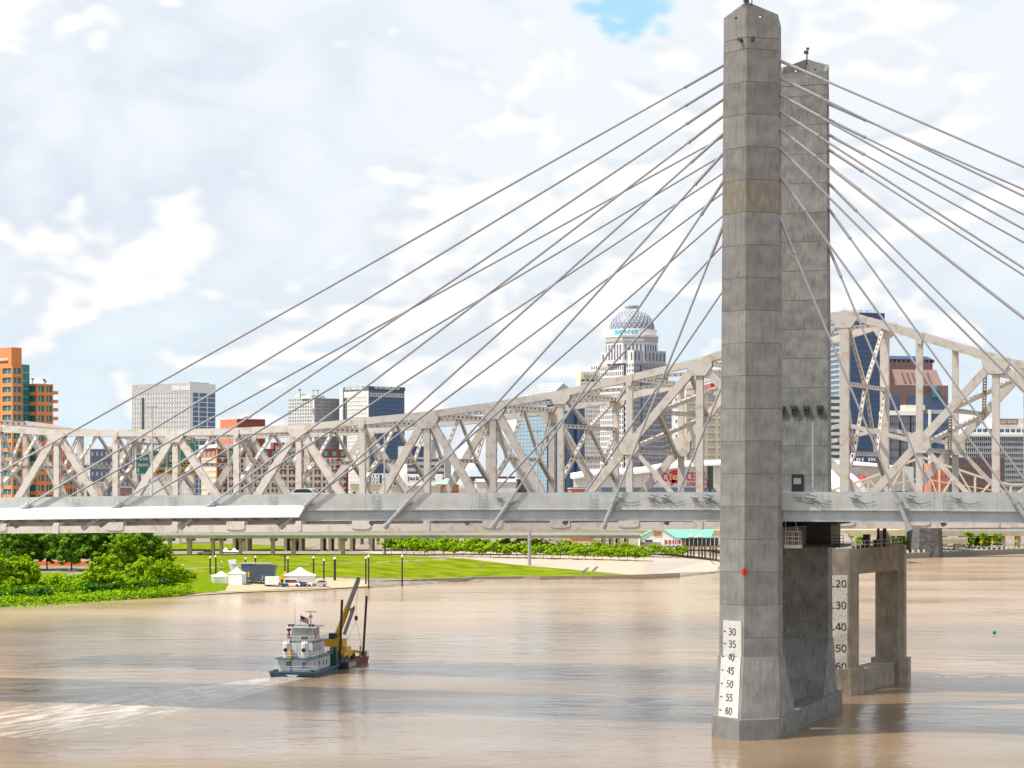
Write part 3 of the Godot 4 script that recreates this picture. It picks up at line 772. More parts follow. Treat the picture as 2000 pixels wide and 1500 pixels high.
	for k in 5:
		var y: float = 15.75 - k * 3.05
		if k == 4: y = 4.05
		letters(bd, str(20 + k * 10), 1.05, Vector3(cx + 0.22, y, 2.36), M.black, 0, 0.03, "number", "Droid Sans", false, 1.5)
		var tk := B.new(); tk.box(Vector3(cx - 0.92, y - 0.42, 2.36), Vector3(0.45, 0.1, 0.03)); part("tick", tk, M.black, bd)
	# dark speaker panel standing edge on by the near rail
	w = B.new(); w.tube(Vector3(kx(-2, 0) + 1.3, kbot(-2) + 1.7, -1.0), Vector3(kx(-2, 0) + 1.3, kbot(-2) + 8.6, -1.0), 0.15); w.box(Vector3(kx(-2, 0) + 1.3, kbot(-2) + 7.0, -1.0), Vector3(0.45, 3.4, 1.8))
	part("sign_panel", w, M.dark_steel, br)

func plate(b: B, c: Vector3, g: Array, th: float):      # an upright plate in the xy plane, outline anticlockwise
	var k := g.size()
	for s in [-1.0, 1.0]:
		for i in range(1, k - 1):
			var p := c + Vector3(g[0].x, g[0].y, th * 0.5 * s); var q := c + Vector3(g[i].x, g[i].y, th * 0.5 * s); var r := c + Vector3(g[i + 1].x, g[i + 1].y, th * 0.5 * s)
			if s > 0: b.tri(p, q, r)
			else: b.tri(p, r, q)
	for i in k:
		var p: Vector2 = g[i]; var q: Vector2 = g[(i + 1) % k]
		b.quad(c + Vector3(p.x, p.y, -th * 0.5), c + Vector3(q.x, q.y, -th * 0.5), c + Vector3(q.x, q.y, th * 0.5), c + Vector3(p.x, p.y, th * 0.5))

func sway(br: Node3D, i: int, tn: Vector3, tf: Vector3, pn: Vector3, pf: Vector3, c0: Vector3, c1: Vector3, dk: float):
	var b := B.new(); perf(b, c0, c1, 0.6, 0.6, Vector3.UP, 1.5, 0.45); part("sway_strut", b, M.truss, br)
	for e in [[c0, pn], [c1, pf]]:
		b = B.new(); perf(b, e[0], e[1] - Vector3(0, 3.4, 0), 0.6, 0.6, Vector3.RIGHT, 1.5, 0.45); part("knee_brace", b, M.truss, br)
		if tn.y - dk > 1.5:
			b = B.new()
			if tn.y - dk < 9.0: perf(b, e[0], Vector3(e[1].x, tn.y, e[1].z), 0.45, 0.4, Vector3.RIGHT, 1.1, 0.45)
			else: perf(b, e[0], Vector3(e[1].x, lerpf(dk, tn.y, 0.5), e[1].z), 0.5, 0.5, Vector3.RIGHT, 1.1, 0.45)
			part("sway_diagonal", b, M.truss, br)
			b = B.new()
			if tn.y - dk < 9.0: perf(b, e[0], tn.lerp(tf, 0.5), 0.45, 0.4, Vector3.RIGHT, 1.1, 0.45)
			else: perf(b, e[0], pn.lerp(pf, 0.5) + Vector3(0, (tn.y - dk) * 0.5, 0), 0.5, 0.5, Vector3.RIGHT, 1.1, 0.45)
			part("sway_diagonal", b, M.truss, br)
	if tn.y - dk >= 9.0:
		var m := (tn.y - dk) * 0.5
		b = B.new(); perf(b, pn + Vector3(0, m, 0), pf + Vector3(0, m, 0), 0.6, 0.6, Vector3.UP, 1.5, 0.45); part("sway_strut", b, M.truss, br)
		for e in [[0.0, 0.5], [1.0, 0.5]]:
			b = B.new(); perf(b, pn.lerp(pf, e[1]) + Vector3(0, m, 0), tn.lerp(tf, e[0]), 0.5, 0.5, Vector3.RIGHT, 1.1, 0.45); part("sway_diagonal", b, M.truss, br)

func diagonal_bracing(br: Node3D):      # the long diagonals of the two trusses are laced together
	for q in [[0, 2], [0, -2], [-4, -2]]:
		var bn := kn(q[0], "b", 0.0); var tn := kn(q[1], "t", 0.0); var bf := kn(q[0], "b", KW); var tf := kn(q[1], "t", KW)
		var lv := [0.46, 0.70, 0.93]
		for k in 3:
			var b := B.new(); perf(b, bn.lerp(tn, lv[k]), bf.lerp(tf, lv[k]), 0.6, 0.6, Vector3.UP, 1.4, 0.45); part("sway_strut", b, M.truss, br)
			if k < 2:
				b = B.new(); perf(b, bn.lerp(tn, lv[k]), bf.lerp(tf, lv[k + 1]), 0.6, 0.6, Vector3.RIGHT, 1.5, 0.5); part("sway_diagonal", b, M.truss, br)
				b = B.new(); perf(b, bf.lerp(tf, lv[k]), bn.lerp(tn, lv[k + 1]), 0.6, 0.6, Vector3.RIGHT, 1.5, 0.5); part("sway_diagonal", b, M.truss, br)

# ---------------------------------------------------------------- park, viaduct, trees
func ray_poly(px: Array) -> Array:
	var o := []
	for p in px:
		var g := GR(p[0], p[1]); o.append(Vector2(g.x, -g.z))
	return o

func leaf_mesh(sd: int, clumps: Array, leaves: float, size: float, dark: Color, light: Color) -> ArrayMesh:    # clumps of [centre, radius]
	var r := RandomNumberGenerator.new(); r.seed = sd
	var b := B.new()
	for cl in clumps:
		var c: Vector3 = cl[0]; var rad: float = cl[1]; var tone := r.randf()
		for i in int(leaves * rad * rad) + 6:
			var d := Vector3(r.randfn(), r.randfn(), r.randfn()).normalized()
			var p := c + d * rad * Vector3(1.15, 0.75, 1.15) * (0.35 + 0.8 * r.randf())
			var u := (d.cross(Vector3(r.randfn(), r.randfn(), r.randfn()))).normalized(); var n := (d + Vector3(0, 0.35, 0) + Vector3(r.randfn(), r.randfn(), r.randfn()) * 0.5).normalized()
			u = (u - n * u.dot(n)).normalized(); var v := n.cross(u)
			var s := size * r.randf_range(0.6, 1.35)
			b.col = dark.lerp(light, 0.35 + tone * 0.3 + r.randf() * 0.25)
			b.tri(p - u * s - v * s * 0.5, p + u * s - v * s * 0.5, p + v * s * 0.9)
	return b.mesh()

func trunk(h: float, r0: float, lean := 0.0, limbs := 4, sd := 1) -> B:
	var r := RandomNumberGenerator.new(); r.seed = sd
	var b := B.new()
	var p := Vector3(0, -0.4, 0); var seg := 4
	for i in seg:
		var q := p + Vector3(lean * h / seg + r.randf_range(-0.1, 0.1), (h + 0.4) / seg, r.randf_range(-0.1, 0.1))
		b.tube(p, q, lerpf(r0, r0 * 0.4, float(i) / seg), lerpf(r0, r0 * 0.4, float(i + 1) / seg), 7)
		if i >= 1:
			for k in int(limbs / 2.0):
				var a := r.randf() * TAU
				b.tube(q, q + Vector3(cos(a), 0.7, sin(a)) * h * 0.26, r0 * 0.3, r0 * 0.1, 5)
		p = q
	return b

func tree_proto(called: String, sd: int, h: float, w: float, nclump: int, leaves: int, size: float, dark: Color, light: Color, low := 0.3) -> Node3D:
	var r := RandomNumberGenerator.new(); r.seed = sd
	var o := Node3D.new(); o.name = called
	var t := part("trunk", trunk(h * 0.75, maxf(0.09, h * 0.018), 0.0, 6, sd), M.bark, o)
	var cl := []
	for i in nclump:
		var y := lerpf(low, 0.90, r.randf()); var k := sin(clampf((y - low + 0.16) / (1.08 - low), 0.0, 1.0) * PI) * 0.85 + 0.15
		var a := r.randf() * TAU; var q := sqrt(r.randf()) * w * 0.5 * k * 0.85
		var lobe := Vector3(cos(a) * q, y * h, sin(a) * q); var lr := w * r.randf_range(0.10, 0.20)
		for j in 7:
			var dd := Vector3(r.randfn(), r.randfn() * 0.7, r.randfn()) * lr * 0.62
			cl.append([lobe + dd, lr * r.randf_range(0.25, 0.5)])
	part("crown", leaf_mesh(sd, cl, leaves, size, dark, light), M.leaf, o)
	return o

func plant_tree(proto: Node3D, called: String, label: String, cat: String, group: String, at: Vector3, turn: float, sc := 1.0) -> Node3D:
	var o: Node3D = proto.duplicate(); o.name = numbered(called); add_child(o)
	o.position = at; o.rotation.y = turn; o.scale = Vector3(sc, sc, sc)
	return tag(o, label, cat, group)

func park():
	var lm := mk("lawn", L(0.225, 0.25, 0.014), 1.0, "grass", 0.009); lm.metallic_specular = 0.05
	mk("promenade", L(0.45, 0.365, 0.29), 0.9, "grain", 0.1)
	mk("sand", L(0.46, 0.36, 0.24), 0.95, "grain", 0.05)
	mk("bank_green", L(0.20, 0.26, 0.01), 1.0, "grass", 0.06).metallic_specular = 0.05
	mk("bark", L(0.09, 0.07, 0.05), 0.95)
	var lf := mk("leaf", L(1, 1, 1), 0.85); lf.metallic_specular = 0.15; lf.vertex_color_use_as_albedo = true; lf.backlight_enabled = true; lf.backlight = Color(0.22, 0.26, 0.05)
	var lawn := drape(ray_poly([[330, 1084], [560, 1081.5], [752, 1085], [1000, 1103], [1252, 1126.5], [1090, 1129], [930, 1131.5], [870, 1132], [715, 1129], [640, 1127], [520, 1136], [455, 1137], [400, 1124], [330, 1112]]), 0.06)
	struct("lawn", lawn, lm)
	struct("far_lawn", drape(ray_poly([[300, 1061], [480, 1063], [620, 1070], [560, 1075], [300, 1076]]), 0.08, 12.0), lm)
	struct("promenade_paving", drape(ray_poly([[752, 1084.6], [700, 1077], [1340, 1081], [1420, 1092], [1395, 1118], [1255, 1125.8], [1000, 1102.5]]), 0.05), M.promenade)
	struct("bank_grass", drape(ray_poly([[-40, 1182], [150, 1176], [300, 1170], [365, 1162], [440, 1154], [446, 1142], [400, 1124], [330, 1113], [200, 1120], [-40, 1120]]), 0.07), M.bank_green)
	struct("sand_beach", drape(ray_poly([[362, 1164.5], [452, 1142], [640, 1129], [716, 1134], [724, 1147], [590, 1153.5], [470, 1158.5]]), 0.05), M.sand)
	# low wall along the water, brown then pale
	for q in [[640.0, 795.0, "concrete_tan", "brown low river wall below the lawn"], [796.0, 925.0, "concrete_tan", "brown low river wall on the right end by the pale curb"], [926.0, 1120.0, "promenade", "pale low river wall, left length, below the lawn"], [1121.0, 1326.0, "promenade", "pale low river wall, right length, ending at the ramp"]]:
		var b := B.new(); var prev := Vector3.INF; var px: float = q[0]
		while px <= q[1] + 0.1:
			var y := lerpf(1133.0, 1129.0, clampf((px - 640.0) / 686.0, 0, 1)) + (3.0 if px > 700 and px < 925 else 0.0)
			var g := GR(px, y)
			g.y = 0.75
			if prev != Vector3.INF: b.beam(prev, g, 0.9, 1.5)
			prev = g; px += (q[1] - q[0]) / 6.0
		tag(part(numbered("river_wall"), b, M[q[2]], self), q[3], "wall")
	# sloping concrete ramp beside the restaurant
	var b := B.new()
	var p0 := GR(1262, 1127.5); var p1 := GR(1412, 1122); var p2 := P(1385, 1094, -p1.z + 14.0); var p3 := P(1258, 1099, -p0.z + 14.0)
	var rt := GR(1442, 1121)
	b.hexa([p0 - Vector3(0, 2, 0), p1 - Vector3(0, 2, 0), p2 + Vector3(3, -8, -4), p3 + Vector3(0, -8, -4), p0, p1, p2, p3])
	mk("ramp_concrete", L(0.52, 0.46, 0.41), 0.9, "grain", 0.1)
	tag(part(numbered("boat_ramp"), b, M.ramp_concrete, self), "sloping pale concrete ramp at the water beside the green-roofed restaurant", "ramp")
	for q in [[945, 1102, 937, 1107], [1148, 1111, 1138, 1119], [1166, 1109, 1158, 1117]]:
		var st := B.new(); var g0 := GR(q[0], q[1]); var g1 := GR(q[2], q[3])
		for k in 9:
			var c := g0.lerp(g1, k / 8.0); st.box(Vector3(c.x, ground(c.x, -c.z) + 0.25, c.z), Vector3(0.8, 0.4, 0.5))
		tag(part(numbered("stone_steps"), st, M.concrete_4, self), ["short dark stone steps behind the middle of the lawn", "long dark stone steps left of the concrete ramp", "second flight of stone steps touching the concrete ramp"][0 if q[0] == 945 else (1 if q[0] == 1148 else 2)], "steps")
	viaduct()
	shore_trees()
	poles()
	event_site()
	restaurant()

func viaduct():
	mk("viaduct", L(0.50, 0.43, 0.30), 0.9, "grime", 0.03)
	var D0 := 795.0; var a := thing("elevated_motorway", "long low beige motorway viaduct on many piers behind the lawn", "viaduct", Vector3(0, 0, -D0))
	var X := func(px: float, d: float) -> float: return (px - 1000.0) * d / F
	var y0 := 13.0; var y1 := 10.75
	var xs := -185.0
	while xs < 40.0:
		var xe := xs + 16.5
		var b := B.new(); prof(b, xs + 0.03, xe - 0.03, 0, 0, [[0.0, 10.9], [0.0, 12.0], [-14.0, 12.0], [-14.0, 10.9]]); part("deck_girder", b, M.viaduct, a)
		b = B.new(); prof(b, xs + 0.05, xe - 0.05, 0, 0, [[0.35, 12.0], [0.35, 13.0], [0.05, 13.0], [0.05, 12.0]]); part("parapet", b, M.barrier, a)
		xs = xe
	for q in [[306, 9], [326, 6], [365, 8], [411, 6], [427.5, 6], [465, 5], [529, 7], [569.5, 8], [667, 7]]:
		var x: float = X.call(q[0], D0 - 3.0); var b := B.new(); var w: float = q[1] * 0.09
		var g := ground(x, D0)
		b.prism([Vector2(x - w, -2.6), Vector2(x + w, -2.6), Vector2(x + w, -5.2), Vector2(x - w, -5.2)], g - 0.5, 10.9)
		b.prism([Vector2(x - w - 0.35, -2.4), Vector2(x + w + 0.35, -2.4), Vector2(x + w + 0.35, -11.5), Vector2(x - w - 0.35, -11.5)], 9.8, 10.88)
		part("pier", b, M.viaduct, a)
	var r := thing("elevated_motorway", "second viaduct in the shade, running parallel behind the long beige one", "viaduct", Vector3(0, 0, -850.0))
	xs = -200.0
	while xs < 150.0:
		var b := B.new(); prof(b, xs, xs + 24.95, 0, 0, [[0.0, 10.6], [0.0, 12.8], [-20.0, 12.8], [-20.0, 10.6]]); part("deck_girder", b, M.viaduct, r)
		xs += 25.0
	for px in [458, 475.6, 482, 558, 576, 587, 629, 645, 664, 686.6, 725, 765, 792, 1060, 1180, 1195, 1208, 1225]:
		var x: float = X.call(px, 853.0); var b := B.new()
		b.prism([Vector2(x - 0.55, -1.2), Vector2(x + 0.55, -1.2), Vector2(x + 0.55, -16.0), Vector2(x - 0.55, -16.0)], ground(x, 855.0) - 0.5, 10.6)
		part("pier", b, M.viaduct, r)
	signs()

func signs():      # green signs hung across the truss bridge, facing along its road
	mk("sign_green", L(0.0, 0.23, 0.15), 0.5); mk("sign_yellow", L(0.78, 0.37, 0.0), 0.5); mk("sign_blue", L(0.05, 0.22, 0.55), 0.5)
	var u := -112.0; var turn := Basis(Vector3.UP, deg_to_rad(TURN))
	var V := func(px: float) -> float:
		var k := (px - 1000.0) / F; return (k * (O.z * -1.0 - 0.3173 * u) - O.x - 0.9483 * u) / (0.3173 - 0.9483 * k)
	var gm := thing("sign_gantry", "grey steel gantry beams across the truss bridge holding the green signs", "gantry", O + turn * Vector3(u - 0.5, 24.2, -40.0), deg_to_rad(TURN))
	for x in [0.0, -0.9]:
		for h in [9.0, 12.2]:
			var q := B.new(); q.beam(Vector3(x, h, -0.6), Vector3(x, h, -21.8), 0.25, 0.25); part("gantry_beam", q, M.grey_steel, gm)
	for k in 10:
		var q := B.new(); q.beam(Vector3(0, 9.0, -1.0 - k * 2.2), Vector3(0, 12.2, -1.0 - k * 2.2), 0.14, 0.14, Vector3.RIGHT); part("hanger", q, M.grey_steel, gm)
	var specs := [
		[265.0, 291.5, 887.0, 926.0, "green road sign reading South and Nashville, leftmost of the four on the bridge", ["South", 896.0, 0.66], ["Nashville", 908.0, 0.5]],
		[294.0, 322.5, 880.0, 928.0, "green and yellow road sign reading Jefferson St and Downtown", ["Jefferson St", 893.0, 0.5], ["Downtown", 902.0, 0.5]],
		[326.0, 351.2, 861.0, 928.0, "green and yellow road sign reading Lexington and Cincinnati", ["Lexington", 891.0, 0.5], ["Cincinnati", 899.0, 0.5]],
		[351.8, 380.0, 854.0, 928.0, "tall green and yellow road sign with a small exit tab on top", ["Louisville", 896.5, 0.5]]]
	for i in 4:
		var s = specs[i]
		var v0: float = V.call(s[0]); var v1: float = V.call(s[1]); var vm := (v0 + v1) * 0.5; var w := v1 - v0
		var dd: float = -O.z - 0.3173 * u + 0.9483 * vm; var sc := dd / F
		var ym: float = (s[2] + s[3]) * 0.5; var h: float = (s[3] - s[2]) * sc
		var o := thing("road_sign", s[4], "sign", O + turn * Vector3(u, H - (ym - 950.0) * sc, -vm), deg_to_rad(TURN) + PI * 0.5)
		var yel := 0.0 if i == 0 else 1.2
		var b := B.new(); b.box(Vector3(0, 0, 0), Vector3(w, h, 0.12)); part("white_border", b, M.white_plain, o)
		b = B.new(); b.box(Vector3(0, yel * 0.5, 0.07), Vector3(w - 0.2, h - 0.2 - yel, 0.06)); part("green_panel", b, M.sign_green, o)
		if i > 0:
			b = B.new(); b.box(Vector3(0, -h * 0.5 + yel * 0.5 + 0.04, 0.07), Vector3(w - 0.2, yel - 0.06, 0.06)); part("yellow_panel", b, M.sign_yellow, o)
			letters(o, "EXIT    ONLY", 0.42, Vector3(0, -h * 0.5 + 0.62, 0.12), M.black, 0, 0.04, "lettering", "Droid Sans", true, w * 0.84)
			if i > 1:
				b = B.new(); b.box(Vector3(0.1, -h * 0.5 + 1.95, 0.12), Vector3(w * 0.8, 0.66, 0.05)); var yp := part("yellow_panel", b, M.sign_yellow, o)
				for e in [-1.3, 0.1, 1.4]:
					b = B.new(); b.box(Vector3(e, -h * 0.5 + 1.95, 0.16), Vector3(0.9, 0.28, 0.03)); part("mark", b, M.black, yp)
		for k in range(5, s.size()):
			var tx: Array = s[k]
			letters(o, tx[0], 0.52, Vector3(w * 0.16 if tx[0] == "South" else 0.0, -(tx[1] - ym) * sc, 0.12), M.white_plain, 0, 0.04, "lettering", "Droid Sans", true, w * (0.40 if tx[0] == "South" else 0.76))
		if i == 0 or i == 2:
			var q := Vector3(-w * 0.22, -((896.0 if i == 0 else 879.0) - ym) * sc, 0.13)
			b = B.new(); plate(b, q, [Vector2(-0.45, -0.3), Vector2(0, -0.55), Vector2(0.45, -0.3), Vector2(0.55, 0.2), Vector2(-0.55, 0.2)], 0.05); part("shield", b, M.sign_blue, o)
			b = B.new(); plate(b, q + Vector3(0, 0.33, 0), [Vector2(-0.55, -0.12), Vector2(0.55, -0.12), Vector2(0.45, 0.18), Vector2(-0.45, 0.18)], 0.05); part("shield", b, M.red, o)
			letters(o, "65" if i == 0 else "71", 0.45, q + Vector3(0, -0.12, 0.05), M.white_plain, 0, 0.03, "lettering", "Droid Sans", true, 0.7)
		for x in ([-w * 0.38, w * 0.38] if i == 0 else [-w * 0.06]):
			b = B.new(); plate(b, Vector3(x, -h * 0.5 + 0.62, 0.13), [Vector2(0, -0.42), Vector2(0.4, 0.0), Vector2(0.16, 0.0), Vector2(0.16, 0.4), Vector2(-0.16, 0.4), Vector2(-0.16, 0.0), Vector2(-0.4, 0.0)], 0.04); part("arrow", b, M.white_plain if i == 0 else M.black, o)
		if i == 3:
			b = B.new(); b.box(Vector3(0.3, h * 0.5 - 0.85, 0.12), Vector3(w * 0.8, 0.08, 0.04)); part("line", b, M.white_plain, o)
			letters(o, "EXIT  5", 0.5, Vector3(0.5, h * 0.5 - 0.5, 0.12), M.white_plain, 0, 0.04, "lettering", "Droid Sans", true, w * 0.5)

func shore_trees():
	var dk := tree_proto("dark", 101, 14.0, 13.5, 54, 90, 0.34, L(0.04, 0.13, 0.015), L(0.16, 0.31, 0.025), 0.26)
	var dk2 := tree_proto("dark2", 102, 13.5, 14.5, 56, 90, 0.34, L(0.05, 0.14, 0.015), L(0.20, 0.34, 0.025), 0.28)
	var md := tree_proto("mid", 103, 12.0, 9.5, 40, 85, 0.30, L(0.09, 0.20, 0.01), L(0.26, 0.38, 0.015), 0.16)
	var lt := tree_proto("light", 104, 9.0, 10.0, 44, 130, 0.26, L(0.15, 0.28, 0.008), L(0.31, 0.46, 0.012), 0.10)
	var bs := tree_proto("bush", 105, 3.8, 5.6, 20, 150, 0.22, L(0.12, 0.25, 0.008), L(0.28, 0.43, 0.012), 0.08)
	var bd := tree_proto("bushd", 106, 2.8, 5.0, 16, 150, 0.22, L(0.025, 0.11, 0.02), L(0.08, 0.21, 0.03), 0.05)
	var place := ["at the left edge", "beside the left edge", "left of the orange fence gap", "over the orange fence", "in the middle of the dark grove", "right of the grove's middle", "at the right of the dark grove", "behind the dark grove, far left", "behind the dark grove, centre", "behind the dark grove, right"]
	var k := 0
	for q in [[-12, 668.0], [40, 655.0], [92, 662.0], [140, 650.0], [186, 655.0], [232, 664.0], [262, 652.0], [10, 700.0], [120, 698.0], [205, 695.0]]:
		plant_tree(dk if k % 2 else dk2, "shade_tree", "dense dark green tree on the left bank, %s" % place[k], "tree", "dark trees on the left bank", G(q[0], q[1]), k * 1.7, 1.0 + 0.07 * sin(k * 2.3)); k += 1
	k = 0
	for q in [[248, 640.0, 1.0], [278, 655.0, 0.95], [305, 668.0, 0.8], [318, 650.0, 0.72]]:
		plant_tree(md, "leafy_tree", "bright mid-green tree right of the dark grove, %s from the left" % nth(k + 1), "tree", "leafy trees at the lawn edge", G(q[0], q[1]), k * 2.1 + 0.4, q[2]); k += 1
	k = 0
	for q in [[45, 590.0, 0.95, "young yellow-green tree standing in the bushes at far left"], [-14, 585.0, 1.1, "yellow-green tree cut by the left edge of the picture"], [205, 594.0, 1.05, "round light green tree leaning over the water below the dark grove"], [283, 612.0, 0.9, "light green tree above the tip of the bank"], [318, 618.0, 0.78, "small green tree at the right tip of the bank"], [345, 628.0, 0.55, "lowest small tree at the right tip of the bank by the beach"]]:
		plant_tree(lt, "young_tree", q[3], "tree", "light trees at the water", G(q[0], q[1]), k * 1.3, q[2]); k += 1
	k = 0
	for q in [[8, 566], [24, 577], [70, 574], [92, 570], [108, 588], [128, 577], [150, 584], [168, 592], [232, 596], [246, 604], [262, 600], [292, 606], [310, 612], [336, 618], [362, 634], [376, 640], [350, 640]]:
		plant_tree(bs, "bush", "%s light green bush from the left along the left bank" % nth(k + 1), "bush", "light bushes on the left bank", G(q[0], float(q[1])), k * 2.0, 0.8 + 0.25 * sin(k * 1.9) - (0.25 if q[0] > 350 else 0.0)); k += 1
	k = 0
	for q in [[-5, 556], [36, 562], [58, 563], [84, 566], [160, 580], [182, 585], [206, 588], [222, 592], [274, 600], [300, 605], [322, 611]]:
		plant_tree(bd, "bush", "%s dark low bush from the left at the water's edge" % nth(k + 1), "bush", "dark bushes at the water", G(q[0], float(q[1])), k * 1.1, 0.9 + 0.2 * sin(k * 2.7)); k += 1
	# undergrowth covering the bank between the bushes
	var r := RandomNumberGenerator.new(); r.seed = 77; var cl := []
	while cl.size() < 2600:
		var px := r.randf_range(-30, 372); var x := (px - 1000.0) * 590.0 / F; var d := shore(x) + 1.5 + 62.0 * pow(r.randf(), 1.4)
		if px > 330.0 and d > shore(x) + 16.0: continue
		var q := Vector3((px - 1000.0) * d / F, 0, -d); q.y = ground(q.x, d) + r.randf_range(0.1, 0.8)
		cl.append([q, r.randf_range(0.45, 1.1)])
	var ug := part(numbered("undergrowth"), leaf_mesh(78, cl, 26, 0.24, L(0.12, 0.25, 0.008), L(0.26, 0.42, 0.012)), M.leaf, self)
	ug.set_meta("kind", "stuff"); tag(ug, "bright green undergrowth covering the left river bank", "undergrowth")
	# rows of young trees along the promenade
	var al := [tree_proto("row", 111, 6.0, 6.4, 20, 120, 0.24, L(0.16, 0.31, 0.012), L(0.33, 0.48, 0.02), 0.40), tree_proto("row2", 112, 5.6, 6.0, 20, 120, 0.24, L(0.13, 0.28, 0.012), L(0.30, 0.45, 0.02), 0.40), tree_proto("row3", 113, 6.2, 6.6, 22, 120, 0.24, L(0.17, 0.32, 0.012), L(0.35, 0.50, 0.02), 0.38)]
	for row in 2:
		var n := 28
		for i in n:
			var f := i / float(n - 1)
			var px := lerpf(786.0 + row * 8.0, 1258.0 if row == 0 else 1332.0, pow(f, 0.92)); var py := lerpf(1085.0 - row * 5.0, 1096.0 - row * 7.0, f)
			plant_tree(al[(i * 2 + row) % 3], "promenade_tree", "%s young tree from the left in the %s row beside the lawn" % [nth(i + 1), ["front", "back"][row]], "tree", "young trees along the promenade", GR(px, py), i * 1.9 + row, (0.98 + 0.10 * sin(i * 2.1 + row)) * lerpf(1.08, 0.70, f))
	k = 0
	for q in [[765.0, 812.0]]:
		plant_tree(al[0], "promenade_tree", "single young tree left of the promenade rows by the grey mast", "tree", "young trees along the promenade", G(q[0], q[1]), 0.3, 1.15)
	for q in [[1630, 905], [1655, 930], [1680, 918], [1740, 930], [1760, 940], [1780, 935], [1892, 985], [1906, 990], [1920, 985], [1934, 990], [1946, 986]]:
		plant_tree(md, "riverside_tree", "%s green tree from the left under the far right ramps" % nth(k + 1), "tree", "trees by the far riverside road", G(q[0], float(q[1])), k * 1.4, 0.62); k += 1
	for p in [dk, dk2, md, lt, bs, bd] + al: p.free()
	# orange safety fence and low clutter between the trunks
	var f := B.new(); var a := G(-20, 690.0); var c := G(172, 688.0)
	for i in 24:
		var p := a.lerp(c, i / 24.0); var q2 := a.lerp(c, (i + 1) / 24.0)
		f.hexa([p + Vector3(0, 0.2, 0.05), q2 + Vector3(0, 0.2, 0.05), q2 + Vector3(0, 0.2, -0.05), p + Vector3(0, 0.2, -0.05), p + Vector3(0, 1.6, 0.05), q2 + Vector3(0, 1.5, 0.05), q2 + Vector3(0, 1.5, -0.05), p + Vector3(0, 1.6, -0.05)])
	mk("orange_net", L(0.75, 0.16, 0.03), 0.8)
	var fence := thing("safety_fence", "orange safety fence behind the trunks of the dark grove", "fence")
	part("netting", f, M.orange_net, fence)
	for i in 13:
		f = B.new(); var p := a.lerp(c, i / 12.0); f.tube(p - Vector3(0, 0.3, 0), p + Vector3(0, 1.9, 0), 0.06, 0.06, 6); part("fence_post", f, M.grey_steel, fence)

